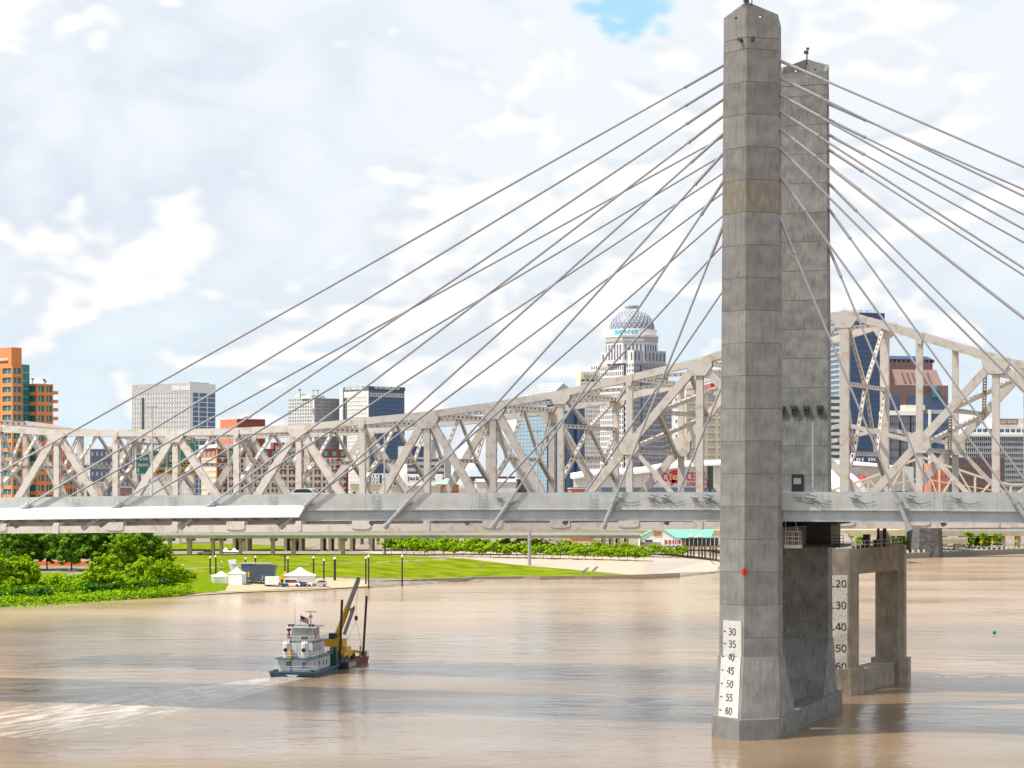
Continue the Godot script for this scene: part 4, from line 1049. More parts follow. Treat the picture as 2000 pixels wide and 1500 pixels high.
func poles():
	# black lamp piles with white caps on the lawn and the beach
	var proto := thing("lamp_pile", "", "lamp post", Vector3.ZERO, 0.0, "black piles with white caps")
	var b := B.new(); b.tube(Vector3(0, -2.5, 0), Vector3(0, 7.1, 0), 0.24, 0.22, 10); part("pile", b, M.black, proto)
	b = B.new(); b.lathe(Vector3(0, 7.1, 0), [Vector2(0.29, 0), Vector2(0.29, 0.35), Vector2(0.17, 0.6), Vector2(0, 0.66)], 10); part("cap", b, M.white_plain, proto)
	var first := true; var k := 0
	for q in [[410.5, 1121, 1088], [421.5, 1122, 1086], [479.5, 1127, 1090], [499, 1127, 1087], [562.5, 1131, 1089], [612.5, 1131, 1088], [632.5, 1133, 1093], [653, 1134, 1090], [654.8, 1134.5, 1089], [714.5, 1142, 1088], [720, 1156, 1091], [785.5, 1152, 1089]]:
		var at := GR(q[0], minf(q[1], 1150.0))
		var h: float = (q[1] - q[2]) * (-at.z) / F
		k += 1
		var lb := "%s tall black pile with a white cap from the left" % nth(k)
		var o: Node3D = proto if first else copy(proto, "lamp_pile", lb, Vector3.ZERO)
		first = false; o.set_meta("label", lb)
		o.position = at; o.scale.y = h / 7.6
	for q in [[751.0, 812.0, "left"], [1034.0, 745.0, "right"]]:
		var m := thing("flood_mast", "thick pale grey mast rising from the lawn edge, the %s one of two" % q[2], "mast", G(q[0], q[1]), 0.0, "grey masts at the lawn edge")
		b = B.new(); b.tube(Vector3(0, -0.5, 0), Vector3(0, 13.5, 0), 0.55, 0.45, 12); b.tube(Vector3(0, -0.3, 0), Vector3(0, 0.3, 0), 0.9, 0.8, 12); part("mast", b, M.grey_steel, m)
		b = B.new(); b.box(Vector3(0, 13.7, 0), Vector3(3.4, 0.4, 0.5)); part("lamp_head", b, M.white, m)
	for q in [[357, 1128, 1101], [433, 1122, 1103]]:
		var g := GR(q[0], q[1]); var m := thing("park_lamp", "small lamp with a pale globe beside the %s" % ["beach bushes, left", "small white tent"][0 if q[0] == 357 else 1], "lamp post", g)
		b = B.new(); b.tube(Vector3(0, -0.3, 0), Vector3(0, 3.4, 0), 0.08, 0.06, 8); part("post", b, M.dark_steel, m)
		b = B.new(); b.lathe(Vector3(0, 3.4, 0), [Vector2(0.05, 0), Vector2(0.26, 0.25), Vector2(0, 0.52)], 10); part("globe", b, M.white_plain, m)
	# lamps of the cable bridge
	var a := Basis(Vector3.UP, deg_to_rad(TURN))
	var pr: Node3D = null; k = 0
	for q in [[297.0, 1.0], [446.0, -1.0], [751.0, -1.0], [1050.0, -1.0], [1587.0, 0.9]]:
		var z: float = 14.2 * q[1]
		var kk: float = (q[0] - 1000.0) / F
		var x: float = (kk * (279.1 - 0.9483 * z) - 33.53 + 0.3173 * z) / (0.9483 + 0.3173 * kk)
		var lb: String = ["slim white street lamp on the bridge deck, above the fairing at left", "slim white street lamp on the deck beside the red brick hotel", "slim white street lamp on the deck before the blue bank tower", "slim white street lamp on the deck before the glass tower", "slim white street lamp on the deck in front of the rear tower leg"][k]
		if pr == null:
			pr = thing("street_lamp", lb, "street lamp", Vector3.ZERO, deg_to_rad(TURN), "lamps along the cable bridge")
			b = B.new(); b.tube(Vector3(0, 0, 0), Vector3(0, 12.6, 0), 0.13, 0.09, 10); part("pole", b, M.white, pr)
			b = B.new(); b.box(Vector3(0, 12.65, 0), Vector3(1.5, 0.12, 0.35)); part("lamp_head", b, M.grey_steel, pr)
		else: pr = copy(pr, "street_lamp", lb, Vector3.ZERO, deg_to_rad(TURN))
		pr.position = O + a * Vector3(x, deck_top(x) - 1.05, z); k += 1
		if k in [2, 3]: pr.scale.y = 0.75

func vehicle(called: String, label: String, cat: String, at: Vector3, turn: float, paint: Material, kind: String, len := 4.8) -> Node3D:
	var o := thing(called, label, cat, at, turn)
	var b := B.new(); var hw := 0.93; var l := len * 0.5
	var side := []
	if kind == "suv": side = [Vector2(-l, 0.35), Vector2(-l, 1.0), Vector2(-l * 0.96, 1.1), Vector2(-l * 0.35, 1.18), Vector2(l * 0.97, 1.12), Vector2(l, 0.9), Vector2(l, 0.35)]
	else: side = [Vector2(-l, 0.35), Vector2(-l, 0.8), Vector2(-l * 0.95, 0.92), Vector2(-l * 0.3, 1.0), Vector2(l * 0.96, 0.98), Vector2(l, 0.8), Vector2(l, 0.35)]
	var cab := []
	if kind == "suv": cab = [Vector2(-l * 0.38, 1.1), Vector2(-l * 0.12, 1.68), Vector2(l * 0.1, 1.78), Vector2(l * 0.78, 1.72), Vector2(l * 0.97, 1.1)]
	elif kind == "van": cab = [Vector2(-l * 0.85, 0.9), Vector2(-l * 0.6, 2.1), Vector2(l * 0.98, 2.15), Vector2(l * 0.99, 0.9)]
	else: cab = [Vector2(-l * 0.42, 0.95), Vector2(-l * 0.08, 1.42), Vector2(l * 0.3, 1.44), Vector2(l * 0.72, 0.95)]
	slab(b, side, hw); part("body", b, paint, o)
	b = B.new(); slab(b, cab, hw * 0.88); part("cabin", b, paint, o)
	b = B.new()
	var gl := []
	var cc := Vector2.ZERO
	for p in cab: cc += p / cab.size()
	for p in cab: gl.append(cc + (p - cc) * Vector2(0.86, 0.72))
	slab(b, gl, hw * 0.89); part("side_window", b, M.glass_dark, o)
	b = B.new()
	var f0: Vector2 = cab[0].lerp(cab[1], 0.12); var f1: Vector2 = cab[0].lerp(cab[1], 0.92)
	b.hexa([Vector3(f0.x - 0.02, f0.y, 0.72), Vector3(f0.x + 0.05, f0.y, 0.72), Vector3(f0.x + 0.05, f0.y, -0.72), Vector3(f0.x - 0.02, f0.y, -0.72), Vector3(f1.x - 0.02, f1.y, 0.66), Vector3(f1.x + 0.05, f1.y, 0.66), Vector3(f1.x + 0.05, f1.y, -0.66), Vector3(f1.x - 0.02, f1.y, -0.66)])
	part("windscreen", b, M.glass_dark, o)
	for x in [-l * 0.62, l * 0.62]:
		for z in [-hw + 0.1, hw - 0.1]:
			b = B.new(); b.tube(Vector3(x, 0.34, z - 0.12), Vector3(x, 0.34, z + 0.12), 0.34, 0.34, 14); part("wheel", b, M.black, o)
	return o

func slab(b: B, pr: Array, hw: float):      # side outline (x along, y up) clockwise or not, made hw wide each way
	var k := pr.size(); var ar := 0.0
	for i in k: ar += pr[i].x * pr[(i + 1) % k].y - pr[(i + 1) % k].x * pr[i].y
	for i in k:
		var p: Vector2 = pr[i]; var q: Vector2 = pr[(i + 1) % k]
		if ar > 0: b.quad(Vector3(p.x, p.y, -hw), Vector3(q.x, q.y, -hw), Vector3(q.x, q.y, hw), Vector3(p.x, p.y, hw))
		else: b.quad(Vector3(p.x, p.y, hw), Vector3(q.x, q.y, hw), Vector3(q.x, q.y, -hw), Vector3(p.x, p.y, -hw))
	var idx := Geometry2D.triangulate_polygon(PackedVector2Array(pr))
	for i in range(0, idx.size(), 3):
		for s in [-1.0, 1.0]:
			var a := Vector3(pr[idx[i]].x, pr[idx[i]].y, hw * s); var c := Vector3(pr[idx[i + 1]].x, pr[idx[i + 1]].y, hw * s); var d := Vector3(pr[idx[i + 2]].x, pr[idx[i + 2]].y, hw * s)
			var up: bool = (c - a).cross(d - a).z * s > 0
			if up: b.tri(a, c, d)
			else: b.tri(a, d, c)

func tent(called: String, label: String, at: Vector3, w: float, dp: float, wall: float, top: float, turn := 0.0, peaks := 1):
	var o := thing(called, label, "tent", at, turn)
	var b := B.new()
	for k in peaks:
		var x0 := -w * 0.5 + k * w / peaks; var x1 := x0 + w / peaks
		var e := [Vector2(x0, dp * 0.5), Vector2(x1, dp * 0.5), Vector2(x1, -dp * 0.5), Vector2(x0, -dp * 0.5)]
		var m := Vector2((x0 + x1) * 0.5, 0)
		var i1 := []; var i2 := []
		for p in e: i1.append(m + (p - m) * 0.45); i2.append(m + (p - m) * 0.06)
		b.loft(e, wall, i1, lerpf(wall, top, 0.42), false); b.loft(i1, lerpf(wall, top, 0.42), i2, top, true)
	part("roof", b, M.white_plain, o)
	b = B.new(); b.prism([Vector2(-w * 0.47, dp * 0.47), Vector2(w * 0.47, dp * 0.47), Vector2(w * 0.47, -dp * 0.47), Vector2(-w * 0.47, -dp * 0.47)], -0.3, wall - 0.02); part("side_wall", b, M.white_plain, o)
	for x in [-w * 0.5, w * 0.5]:
		b = B.new(); b.tube(Vector3(x, -0.3, dp * 0.5), Vector3(x, wall, dp * 0.5), 0.06, 0.06, 6); part("pole", b, M.grey_steel, o)

func event_site():
	mk("stage_blue", L(0.05, 0.075, 0.11), 0.6); mk("silver_paint", L(0.5, 0.5, 0.5), 0.35); mk("blue_paint", L(0.03, 0.07, 0.16), 0.35); mk("white_paint", L(0.8, 0.8, 0.8), 0.3)
	mk("yellow_paint", L(0.72, 0.40, 0.02), 0.45)
	var px := func(p: float, q: float) -> Vector3: return GR(p, q)
	tent("tent", "small white peaked tent beside the bank bushes", px.call(432, 1138), 5.4, 5.0, 1.9, 3.2, 0.2)
	tent("tent", "square white tent touching the dark blue stage", px.call(463, 1141), 4.4, 4.4, 3.0, 4.7, -0.2)
	tent("tent", "large white marquee behind the parked vehicles", px.call(586, 1140), 9.0, 8.0, 2.4, 4.6, 0.1)
	tent("tent", "double-peaked white tent in the distance by the viaduct piers", px.call(449, 1082), 6.4, 4.0, 0.9, 2.3, 0.0, 2)
	# mobile stage: slanted dark blue box on legs with a raised roof flap
	var s = thing("mobile_stage", "dark blue mobile stage box with flared right side, facing the lawn", "stage", px.call(509, 1140), 0.0)
	var b := B.new()
	b.loft([Vector2(-2.6, 2.2), Vector2(3.6, 2.2), Vector2(3.6, -3.0), Vector2(-2.6, -3.0)], 0.7, [Vector2(-2.6, 2.2), Vector2(4.5, 2.2), Vector2(4.5, -3.0), Vector2(-2.6, -3.0)], 5.3); part("body", b, M.stage_blue, s)
	b = B.new(); b.loft([Vector2(-5.0, 1.9), Vector2(-2.62, 2.0), Vector2(-2.62, -3.0), Vector2(-5.0, -2.6)], 0.9, [Vector2(-5.4, 1.9), Vector2(-2.62, 2.0), Vector2(-2.62, -3.0), Vector2(-5.4, -2.6)], 5.6); part("side_panel", b, M.stage_blue, s)
	b = B.new(); b.box(Vector3(-1.2, 5.75, -0.5), Vector3(8.6, 0.25, 5.2)); part("roof", b, M.grey_steel, s)
	b = B.new(); b.hexa([Vector3(-8.6, 5.4, 1.0), Vector3(-5.2, 5.6, 1.0), Vector3(-5.2, 5.6, -2.0), Vector3(-8.6, 5.4, -2.0), Vector3(-8.6, 5.6, 1.0), Vector3(-5.2, 5.85, 1.0), Vector3(-5.2, 5.85, -2.0), Vector3(-8.6, 5.6, -2.0)]); part("roof_flap", b, M.grey_steel, s)
	b = B.new()
	for x in [-4.6, -2.4, 0.5, 3.3]: b.box(Vector3(x, 0.3, 1.9), Vector3(0.25, 1.2, 0.25))
	part("leg", b, M.black, s)
	b = B.new()
	for k in 5: b.box(Vector3(-3.4 - k * 0.22, 0.95 - k * 0.2, 2.3 + k * 0.3), Vector3(1.2, 0.08, 0.28))
	b.beam(Vector3(-2.8, 1.2, 2.3), Vector3(-4.2, 0.1, 3.8), 0.1, 0.1); part("stairs", b, M.grey_steel, s)
	for x in [-4.2, -3.2]:
		b = B.new(); b.box(Vector3(x, 2.6, 2.0), Vector3(0.6, 1.6, 0.08)); part("opening", b, M.yellow_paint, s)
	b = B.new(); b.path([Vector3(0.6, 1.0, 2.3), Vector3(0.9, 1.8, 2.3), Vector3(0.7, 2.4, 2.3)], 0.07); part("cable", b, M.white_plain, s)
	var sc = thing("projection_screen", "tilted white screen leaning up behind the square tent", "screen", px.call(457, 1136), 0.0)
	b = B.new(); b.hexa([Vector3(-0.6, 2.0, 0.1), Vector3(0.9, 2.0, 0.1), Vector3(0.9, 2.0, -0.1), Vector3(-0.6, 2.0, -0.1), Vector3(-1.7, 6.2, 0.5), Vector3(0.6, 6.4, 0.5), Vector3(0.6, 6.4, 0.3), Vector3(-1.7, 6.2, 0.3)]); part("screen", b, M.white_plain, sc)
	b = B.new(); b.tube(Vector3(0, -0.3, 0), Vector3(0, 2.2, 0), 0.1); part("stand", b, M.grey_steel, sc)
	b = B.new()
	var fl = thing("floodlight_pole", "black bent-top lamp post behind the stage and marquee", "lamp post", px.call(556.5, 1128))
	b.tube(Vector3(0, -0.3, 0), Vector3(0, 6.5, 0), 0.2, 0.2, 8); part("pole", b, M.black, fl)
	b = B.new(); b.beam(Vector3(0.1, 6.4, 0), Vector3(-1.5, 6.3, 0), 0.3, 0.2); part("lamp_head", b, M.black, fl)
	var fk = thing("forklift", "yellow telescopic loader between the stage and the marquee", "loader", px.call(555, 1138), 0.3)
	b = B.new(); b.box(Vector3(0, 0.8, 0), Vector3(2.4, 0.8, 1.4)); b.box(Vector3(0.2, 1.6, 0.1), Vector3(1.0, 0.9, 1.1)); b.beam(Vector3(-0.9, 1.2, -0.4), Vector3(0.6, 3.2, -0.4), 0.35, 0.4); part("body", b, M.yellow_paint, fk)
	for x in [-0.8, 0.8]:
		b = B.new(); b.tube(Vector3(x, 0.42, 0.55), Vector3(x, 0.42, 0.85), 0.42, 0.42, 12); part("wheel", b, M.black, fk)
	# vehicles on the beach
	var t = vehicle("box_truck", "white box truck facing right in front of the stage", "truck", px.call(540, 1146), PI, M.blue_paint, "sedan", 6.6)
	b = B.new(); b.box(Vector3(1.2, 1.75, 0), Vector3(3.9, 2.3, 2.1)); part("cargo_box", b, M.white_paint, t)
	vehicle("parked_van", "white panel van with three red marks on its side beside the marquee", "van", px.call(571, 1146), PI, M.white_paint, "van", 4.6)
	t = get_node("parked_van"); b = B.new()
	for k in 3: b.tube(Vector3(-0.7 + k * 0.65, 1.5, -0.84), Vector3(-0.7 + k * 0.65, 1.5, -0.87), 0.27, 0.27, 12)
	part("red_mark", b, M.red, t)
	vehicle("parked_car", "small blue-white car at the right end of the marquee", "car", px.call(588, 1146), PI, M.blue_paint, "sedan", 3.6)
	vehicle("parked_car", "white compact car just left of the silver wagon", "car", px.call(597, 1145.5), PI, M.white_paint, "sedan", 3.6)
	vehicle("parked_car", "silver off-road wagon parked rightmost on the beach", "car", px.call(624, 1145.5), 0.1, M.silver_paint, "suv", 4.4)
	vehicle("parked_car", "pale blue cars in the shade under the motorway at left", "car", G(402, 800.0), 0.0, M.silver_paint, "suv", 6.0)
	# white car on the cable bridge
	var a := Basis(Vector3.UP, deg_to_rad(TURN))
	var xc := -60.2
	vehicle("white_car", "white car driving left across the cable bridge behind the barrier", "car", O + a * Vector3(xc, deck_top(xc) - 1.04, 8.5), deg_to_rad(TURN) + PI, M.white_paint, "suv", 5.0)

func restaurant():
	mk("green_roof", L(0.16, 0.60, 0.36), 0.6, "grain", 0.3); mk("brown_wood", L(0.20, 0.13, 0.10), 0.9)
	mk("red_awning", L(0.40, 0.06, 0.08), 0.7)
	var D := 805.0; var s := D / F
	var o := thing("restaurant", "white gabled restaurant with a bright green roof standing on stilts", "restaurant", Vector3((1250.0 - 1000.0) * s, 0, -D))
	var X := func(p: float) -> float: return (p - 1250.0) * s
	var Y := func(p: float) -> float: return H - (p - 950.0) * s
	var b := B.new()
	plate(b, Vector3(0, 0, 0.0), [Vector2(X.call(1252), Y.call(1068)), Vector2(X.call(1333), Y.call(1066)), Vector2(X.call(1333), Y.call(1055)), Vector2(X.call(1296), Y.call(1034)), Vector2(X.call(1286), Y.call(1030)), Vector2(X.call(1250), Y.call(1049))], 0.4)
	b.box(Vector3(X.call(1290), Y.call(1060), -6.0), Vector3(14.5, 2.8, 11.5))
	part("gable_wall", b, M.white_plain, o)
	b = B.new(); b.beam(Vector3(X.call(1247), Y.call(1050), -3), Vector3(X.call(1287), Y.call(1029), -3), 7.0, 0.25); b.beam(Vector3(X.call(1287), Y.call(1029), -3), Vector3(X.call(1322), Y.call(1051.5), -3), 7.0, 0.25); part("gable_roof", b, M.green_roof, o)
	b = B.new(); b.hexa([Vector3(X.call(1319), Y.call(1051.5), 0.6), Vector3(X.call(1388), Y.call(1050.5), 0.6), Vector3(X.call(1400), Y.call(1034), -6), Vector3(X.call(1299), Y.call(1034), -6), Vector3(X.call(1319), Y.call(1050), 0.6), Vector3(X.call(1388), Y.call(1049), 0.6), Vector3(X.call(1400), Y.call(1032.5), -6), Vector3(X.call(1299), Y.call(1032.5), -6)]); part("roof", b, M.green_roof, o)
	for p in [1349.5, 1366.0]:
		b = B.new(); plate(b, Vector3(X.call(p), Y.call(1049), 0.9), [Vector2(-1.15, 0), Vector2(1.15, 0), Vector2(0, 1.45)], 1.6); part("dormer", b, M.white, o)
	b = B.new(); b.box(Vector3(X.call(1360), Y.call(1058), -6.0), Vector3(16, 2.6, 11)); part("dining_room", b, M.glass_dark, o)
	for k in 13:
		b = B.new(); b.box(Vector3(X.call(1297 + k * 8.2), Y.call(1058.5), 0.3), Vector3(0.16, 2.6, 0.16)); part("window_post", b, M.white_plain, o)
	for k in 6:
		b = B.new(); b.box(Vector3(X.call(1301 + k * 6.6), Y.call(1058.5), 0.24), Vector3(0.85, 1.4, 0.1)); part("red_window", b, M.red_awning, o)
	b = B.new(); b.box(Vector3(X.call(1349), Y.call(1067.3), -4), Vector3(25, 0.55, 11)); part("deck", b, M.brown_wood, o)
	b = B.new(); b.box(Vector3(X.call(1270), Y.call(1062.5), 0.7), Vector3(7.0, 1.5, 1.2)); part("ramp_rail", b, M.concrete_tan, o)
	b = B.new(); b.box(Vector3(X.call(1267), Y.call(1056.5), 0.24), Vector3(2.7, 0.75, 0.1)); part("window", b, M.glass_dark, o)
	for k in 16:
		var x: float = X.call(1300 + k * 7.3); b = B.new(); b.tube(Vector3(x, ground(x + 46.3, D) - 1.5, -1 - (k % 3) * 3.0), Vector3(x, Y.call(1069), -1 - (k % 3) * 3.0), 0.28, 0.28, 8); part("stilt", b, M.brown_wood, o)
	b = B.new(); b.box(Vector3(X.call(1283.5), Y.call(1044), 0.3), Vector3(3.0, 0.7, 0.12)); part("sign_board", b, M.yellow_paint, o)
	b = B.new(); b.box(Vector3(X.call(1285), Y.call(1039.5), 0.3), Vector3(2.8, 0.9, 0.12)); var sb := part("sign_board", b, M.brown_wood, o)
	letters(sb, "JOE'S", 0.65, Vector3(X.call(1285), Y.call(1039.5), 0.38), M.yellow_paint, 0, 0.04, "lettering", "Droid Sans", true)
	letters(o, "CRAB SHACK", 0.42, Vector3(X.call(1283.5), Y.call(1044), 0.38), M.red, 0, 0.04, "lettering", "Droid Sans", true, 2.7)

# ---------------------------------------------------------------- downtown
class Tower:
	var o: Node3D; var x0: float; var d0: float; var be: float
	func kr(px: float) -> float:      # length along the right face to a photo column
		var k := (px - 1000.0) / 4342.0; return (k * d0 - x0) / (cos(be) - k * sin(be))
	func kl(px: float) -> float:
		var k := (px - 1000.0) / 4342.0; return (k * d0 - x0) / (-sin(be) - k * cos(be))
	func y(py: float, dd := 0.0) -> float: return 29.5 - (py - 950.0) * (d0 + dd) / 4342.0

func bld(called: String, label: String, px: float, d: float, deg: float, cat := "building") -> Tower:
	var t := Tower.new(); t.be = deg_to_rad(deg); t.d0 = d; t.x0 = (px - 1000.0) * d / F
	t.o = thing(called, label, cat, Vector3(t.x0, 0, -d), t.be)
	return t

# a box block with two seen faces. spec = [columns, rows, width share, height share, recess]; one: windows as parts of their own
func block(t: Tower, xa: float, xb: float, za: float, zb: float, y0: float, y1: float, rs: Array, ls: Array, wall: Material, glass: Material, one := false, wall_l: Material = null, called := "wall", glass_l: Material = null):
	var w := xb - xa; var dp := za - zb; var h := y1 - y0
	var b := B.new()
	if rs.size(): b.facade(Vector3(xa, y0, za), Vector3(1, 0, 0), w, h, rs[0], rs[1], rs[2], rs[3], rs[4])
	else: b.quad(Vector3(xa, y0, za), Vector3(xb, y0, za), Vector3(xb, y1, za), Vector3(xa, y1, za))
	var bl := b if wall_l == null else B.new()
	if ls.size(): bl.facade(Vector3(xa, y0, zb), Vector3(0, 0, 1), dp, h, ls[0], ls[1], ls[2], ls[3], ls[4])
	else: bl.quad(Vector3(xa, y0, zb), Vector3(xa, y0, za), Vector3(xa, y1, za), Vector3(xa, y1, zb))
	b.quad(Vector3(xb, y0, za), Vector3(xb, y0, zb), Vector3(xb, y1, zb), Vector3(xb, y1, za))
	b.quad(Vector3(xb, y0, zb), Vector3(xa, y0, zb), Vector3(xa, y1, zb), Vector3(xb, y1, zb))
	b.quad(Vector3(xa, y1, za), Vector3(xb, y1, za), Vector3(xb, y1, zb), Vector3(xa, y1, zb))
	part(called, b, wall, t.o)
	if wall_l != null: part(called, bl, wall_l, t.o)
	for side in 2:
		var s: Array = rs if side == 0 else ls
		if s.is_empty(): continue
		var ln := w if side == 0 else dp
		var cw: float = ln / s[0]; var ch: float = h / s[1]; var ww: float = cw * s[2]; var wh: float = ch * s[3]; var r: float = s[4]
		var gm := glass if side == 0 or glass_l == null else glass_l
		if one:
			var bm := B.new(); bm.box(Vector3(0, 0, -r - 0.05), Vector3(ww + 0.05, wh + 0.05, 0.1))
			var fr := B.new()
			fr.box(Vector3(0, 0, -r + 0.04), Vector3(0.12, wh, 0.08))
			var m1 := bm.mesh(); var m2 := fr.mesh()
			for i in s[0]:
				for j in s[1]:
					var p := part("window", m1, gm, t.o)
					var c: float = (i + 0.5) * cw
					p.position = Vector3(xa + c, y0 + (j + 0.5) * ch, za) if side == 0 else Vector3(xa, y0 + (j + 0.5) * ch, zb + c)
					p.rotation.y = 0.0 if side == 0 else -PI * 0.5
					part("mullion", m2, M.white_plain, p)
		else:
			var g := B.new()
			if side == 0: g.quad(Vector3(xa + 0.05, y0, za - r), Vector3(xb - 0.05, y0, za - r), Vector3(xb - 0.05, y1 - 0.05, za - r), Vector3(xa + 0.05, y1 - 0.05, za - r))
			else: g.quad(Vector3(xa + r, y0, zb + 0.05), Vector3(xa + r, y0, za - 0.05), Vector3(xa + r, y1 - 0.05, za - 0.05), Vector3(xa + r, y1 - 0.05, zb + 0.05))
			part("window_glass", g, gm, t.o, true)

func city():
	mk("orange_wall", L(0.70, 0.26, 0.10), 0.85, "grime", 0.1); mk("teal_glass", L(0.02, 0.16, 0.18), 0.2); mk("teal_pale", L(0.10, 0.38, 0.34), 0.25)
	mk("stone_pale", L(0.72, 0.68, 0.68), 0.85, "grime", 0.03); mk("stone_mauve", L(0.47, 0.46, 0.51), 0.85, "grime", 0.03); mk("brick", L(0.30, 0.075, 0.06), 0.9, "grime", 0.1); mk("brick_lit", L(0.58, 0.19, 0.10), 0.9, "grime", 0.1)  # brick_lit: orange brick, also sunlight put into the colour of left brick faces
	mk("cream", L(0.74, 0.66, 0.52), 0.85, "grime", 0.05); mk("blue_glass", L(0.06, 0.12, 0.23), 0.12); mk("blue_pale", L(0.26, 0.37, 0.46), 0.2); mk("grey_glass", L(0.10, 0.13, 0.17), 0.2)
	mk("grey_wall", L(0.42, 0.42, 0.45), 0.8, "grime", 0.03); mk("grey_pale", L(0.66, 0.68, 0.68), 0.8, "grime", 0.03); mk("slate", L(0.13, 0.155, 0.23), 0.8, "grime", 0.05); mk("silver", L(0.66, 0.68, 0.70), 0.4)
	mk("pink_stone", L(0.30, 0.19, 0.19), 0.7, "grime", 0.05); mk("brown_brick", L(0.19, 0.12, 0.11), 0.9, "grime", 0.1); mk("pink_gable", L(0.75, 0.32, 0.30), 0.8); mk("cyan", L(0.10, 0.50, 0.72), 0.5)
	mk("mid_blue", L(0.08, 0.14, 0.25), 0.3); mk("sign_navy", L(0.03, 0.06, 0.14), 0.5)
	# 1 orange apartment tower at far left
	var t := bld("apartment_tower", "stepped orange apartment tower with teal windows and balconies at far left", 24.0, 1000.0, 50.0)
	var o: Node3D = t.o
	block(t, 0, t.kr(44), 0, -t.kl(-60), 4, t.y(715), [1, 19, 0.72, 0.62, 0.5], [4, 19, 0.8, 0.6, 0.5], M.orange_wall, M.teal_glass, true)
	block(t, 0, t.kr(44), -0.6, -t.kl(-60), t.y(715), t.y(678), [], [], M.orange_wall, M.teal_glass, false, null, "penthouse")
	var xg := t.kr(44); var xe := t.kr(62)
	block(t, xg, xe - 0.1, -1.5, -22, 4, t.y(713, 12), [3, 22, 0.85, 0.85, 0.15], [], M.teal_pale, M.teal_glass, false, null, "glass_bay")
	var xw := t.kr(76)
	block(t, xe, t.kr(93), 4.0, -26, 4, t.y(750, 10), [2, 16, 0.72, 0.62, 0.5], [2, 16, 0.85, 0.62, 0.5], M.orange_wall, M.teal_glass, true)
	for py in [768.0, 785.0, 801.0, 818.0, 836.0, 853.0, 871.0]:
		var bb := B.new(); var yy := t.y(py, 20); var xq := t.kr(93); bb.box(Vector3(xq + 1.6, yy, 0.5), Vector3(3.4, 1.5, 6.0)); part("balcony", bb, M.orange_wall, o)
	block(t, t.kr(93) + 0.02, t.kr(126), 2.4, -24, 4, t.y(868, 30), [3, 9, 0.7, 0.6, 0.5], [], M.orange_wall, M.teal_glass, true)
	block(t, t.kr(126) + 0.02, t.kr(160), 2.0, -24, 4, t.y(886, 30), [3, 8, 0.7, 0.6, 0.5], [], M.orange_wall, M.teal_glass, true)
	var b := B.new()
	for q in [[64.0, 742.0], [86.0, 742.0], [89.0, 745.0]]:
		var x := t.kr(q[0]); b.tube(Vector3(x, t.y(752, 12), 0), Vector3(x, t.y(q[1], 12), 0), 0.15); b.lathe(Vector3(x, t.y(q[1], 12), 0), [Vector2(0.1, -0.3), Vector2(0.9, 0.5), Vector2(0.2, 0.4)], 8)
	part("antenna", b, M.dark_steel, o)
	for q in [[4.0, 701.0, "WATERFRONT"], [4.0, 706.5, "PARK PLACE"]]: letters(o, q[2], 1.0, Vector3(-0.1, t.y(q[1]), -t.kl(q[0]) ), M.white_plain if q[1] < 703 else M.black, -PI * 0.5, 0.1, "lettering", "Droid Sans", true, 9.0)
	# 2 tall hotel with white upright window strips
	t = bld("hotel_tower", "grey hotel tower with white window strips and a glass end, white sign at the top", 372.0, 1750.0, 58.0)
	var lw := t.kl(258)
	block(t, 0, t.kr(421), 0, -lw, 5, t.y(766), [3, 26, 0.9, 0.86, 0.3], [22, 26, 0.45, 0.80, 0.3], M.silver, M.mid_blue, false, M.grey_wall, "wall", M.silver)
	block(t, 0, t.kr(421), 0, -lw, t.y(766) + 0.01, t.y(748), [], [], M.silver, M.mid_blue, false, M.grey_wall, "crown")
	b = B.new(); b.box(Vector3(-0.1, t.y(808), -t.kl(279)), Vector3(0.3, 27, 2.2)); part("dark_strip", b, M.dark_steel, t.o)
	b = B.new(); b.box(Vector3(0.6, (t.y(748) + 5) * 0.5, 0.15), Vector3(4.0, t.y(748) - 6, 0.3)); part("corner_strip", b, M.silver, t.o)
	b = B.new(); b.box(Vector3(t.kr(400), t.y(746.5), -10), Vector3(24, 1.4, 9)); part("roof_rail", b, M.grey_wall, t.o)
	letters(t.o, "Omni Hotel", 4.2, Vector3(-0.1, t.y(757), -t.kl(353.5)), M.white_plain, -PI * 0.5, 0.3, "lettering", "Droid Sans", true, t.kl(337) - t.kl(370))
	# 3 slate block with small pale windows
	t = bld("office_block", "dark slate-blue block with rows of small pale windows behind the left truss", 176.0, 1300.0, 12.0)
	block(t, 0, t.kr(276), 0, -t.kl(160), 5, t.y(877), [11, 8, 0.42, 0.42, 0.3], [2, 8, 0.3, 0.4, 0.3], M.slate, M.grey_pale, false, M.grey_wall)
	b = B.new(); b.box(Vector3(t.kr(215), t.y(874), -8), Vector3(8, 1.6, 6)); b.box(Vector3(t.kr(218), t.y(871), -8), Vector3(3, 3, 3)); part("roof_plant", b, M.white, t.o)
	# 4 small low buildings in front of it
	for q in [[150, 196, 943, 1000.0, "cream", "small cream building with a stepped top left of the green signs"], [232, 268, 952, 980.0, "pink_stone", "low pinkish building with white rail under the slate block"], [292, 350, 929, 960.0, "white", "plain white building directly below the green signs"], [684, 762, 946, 900.0, "cream", "low cream wall under the white lattice frame"], [762, 860, 950, 930.0, "cream", "low cream hall with brick panels left of the green hipped roof"], [930, 1008, 942, 1000.0, "stone_pale", "low pale hall with a rounded roof right of the green hipped roof"], [920, 1006, 932, 1250.0, "brown_brick", "long low dark roof line in the distance below the brick spire"], [1116, 1160, 955, 1000.0, "brick_lit", "small orange roof between the glass tower and the arena"], [1012, 1030, 936, 1010.0, "dark_steel", "little dark rounded roof before the glass tower"]]:
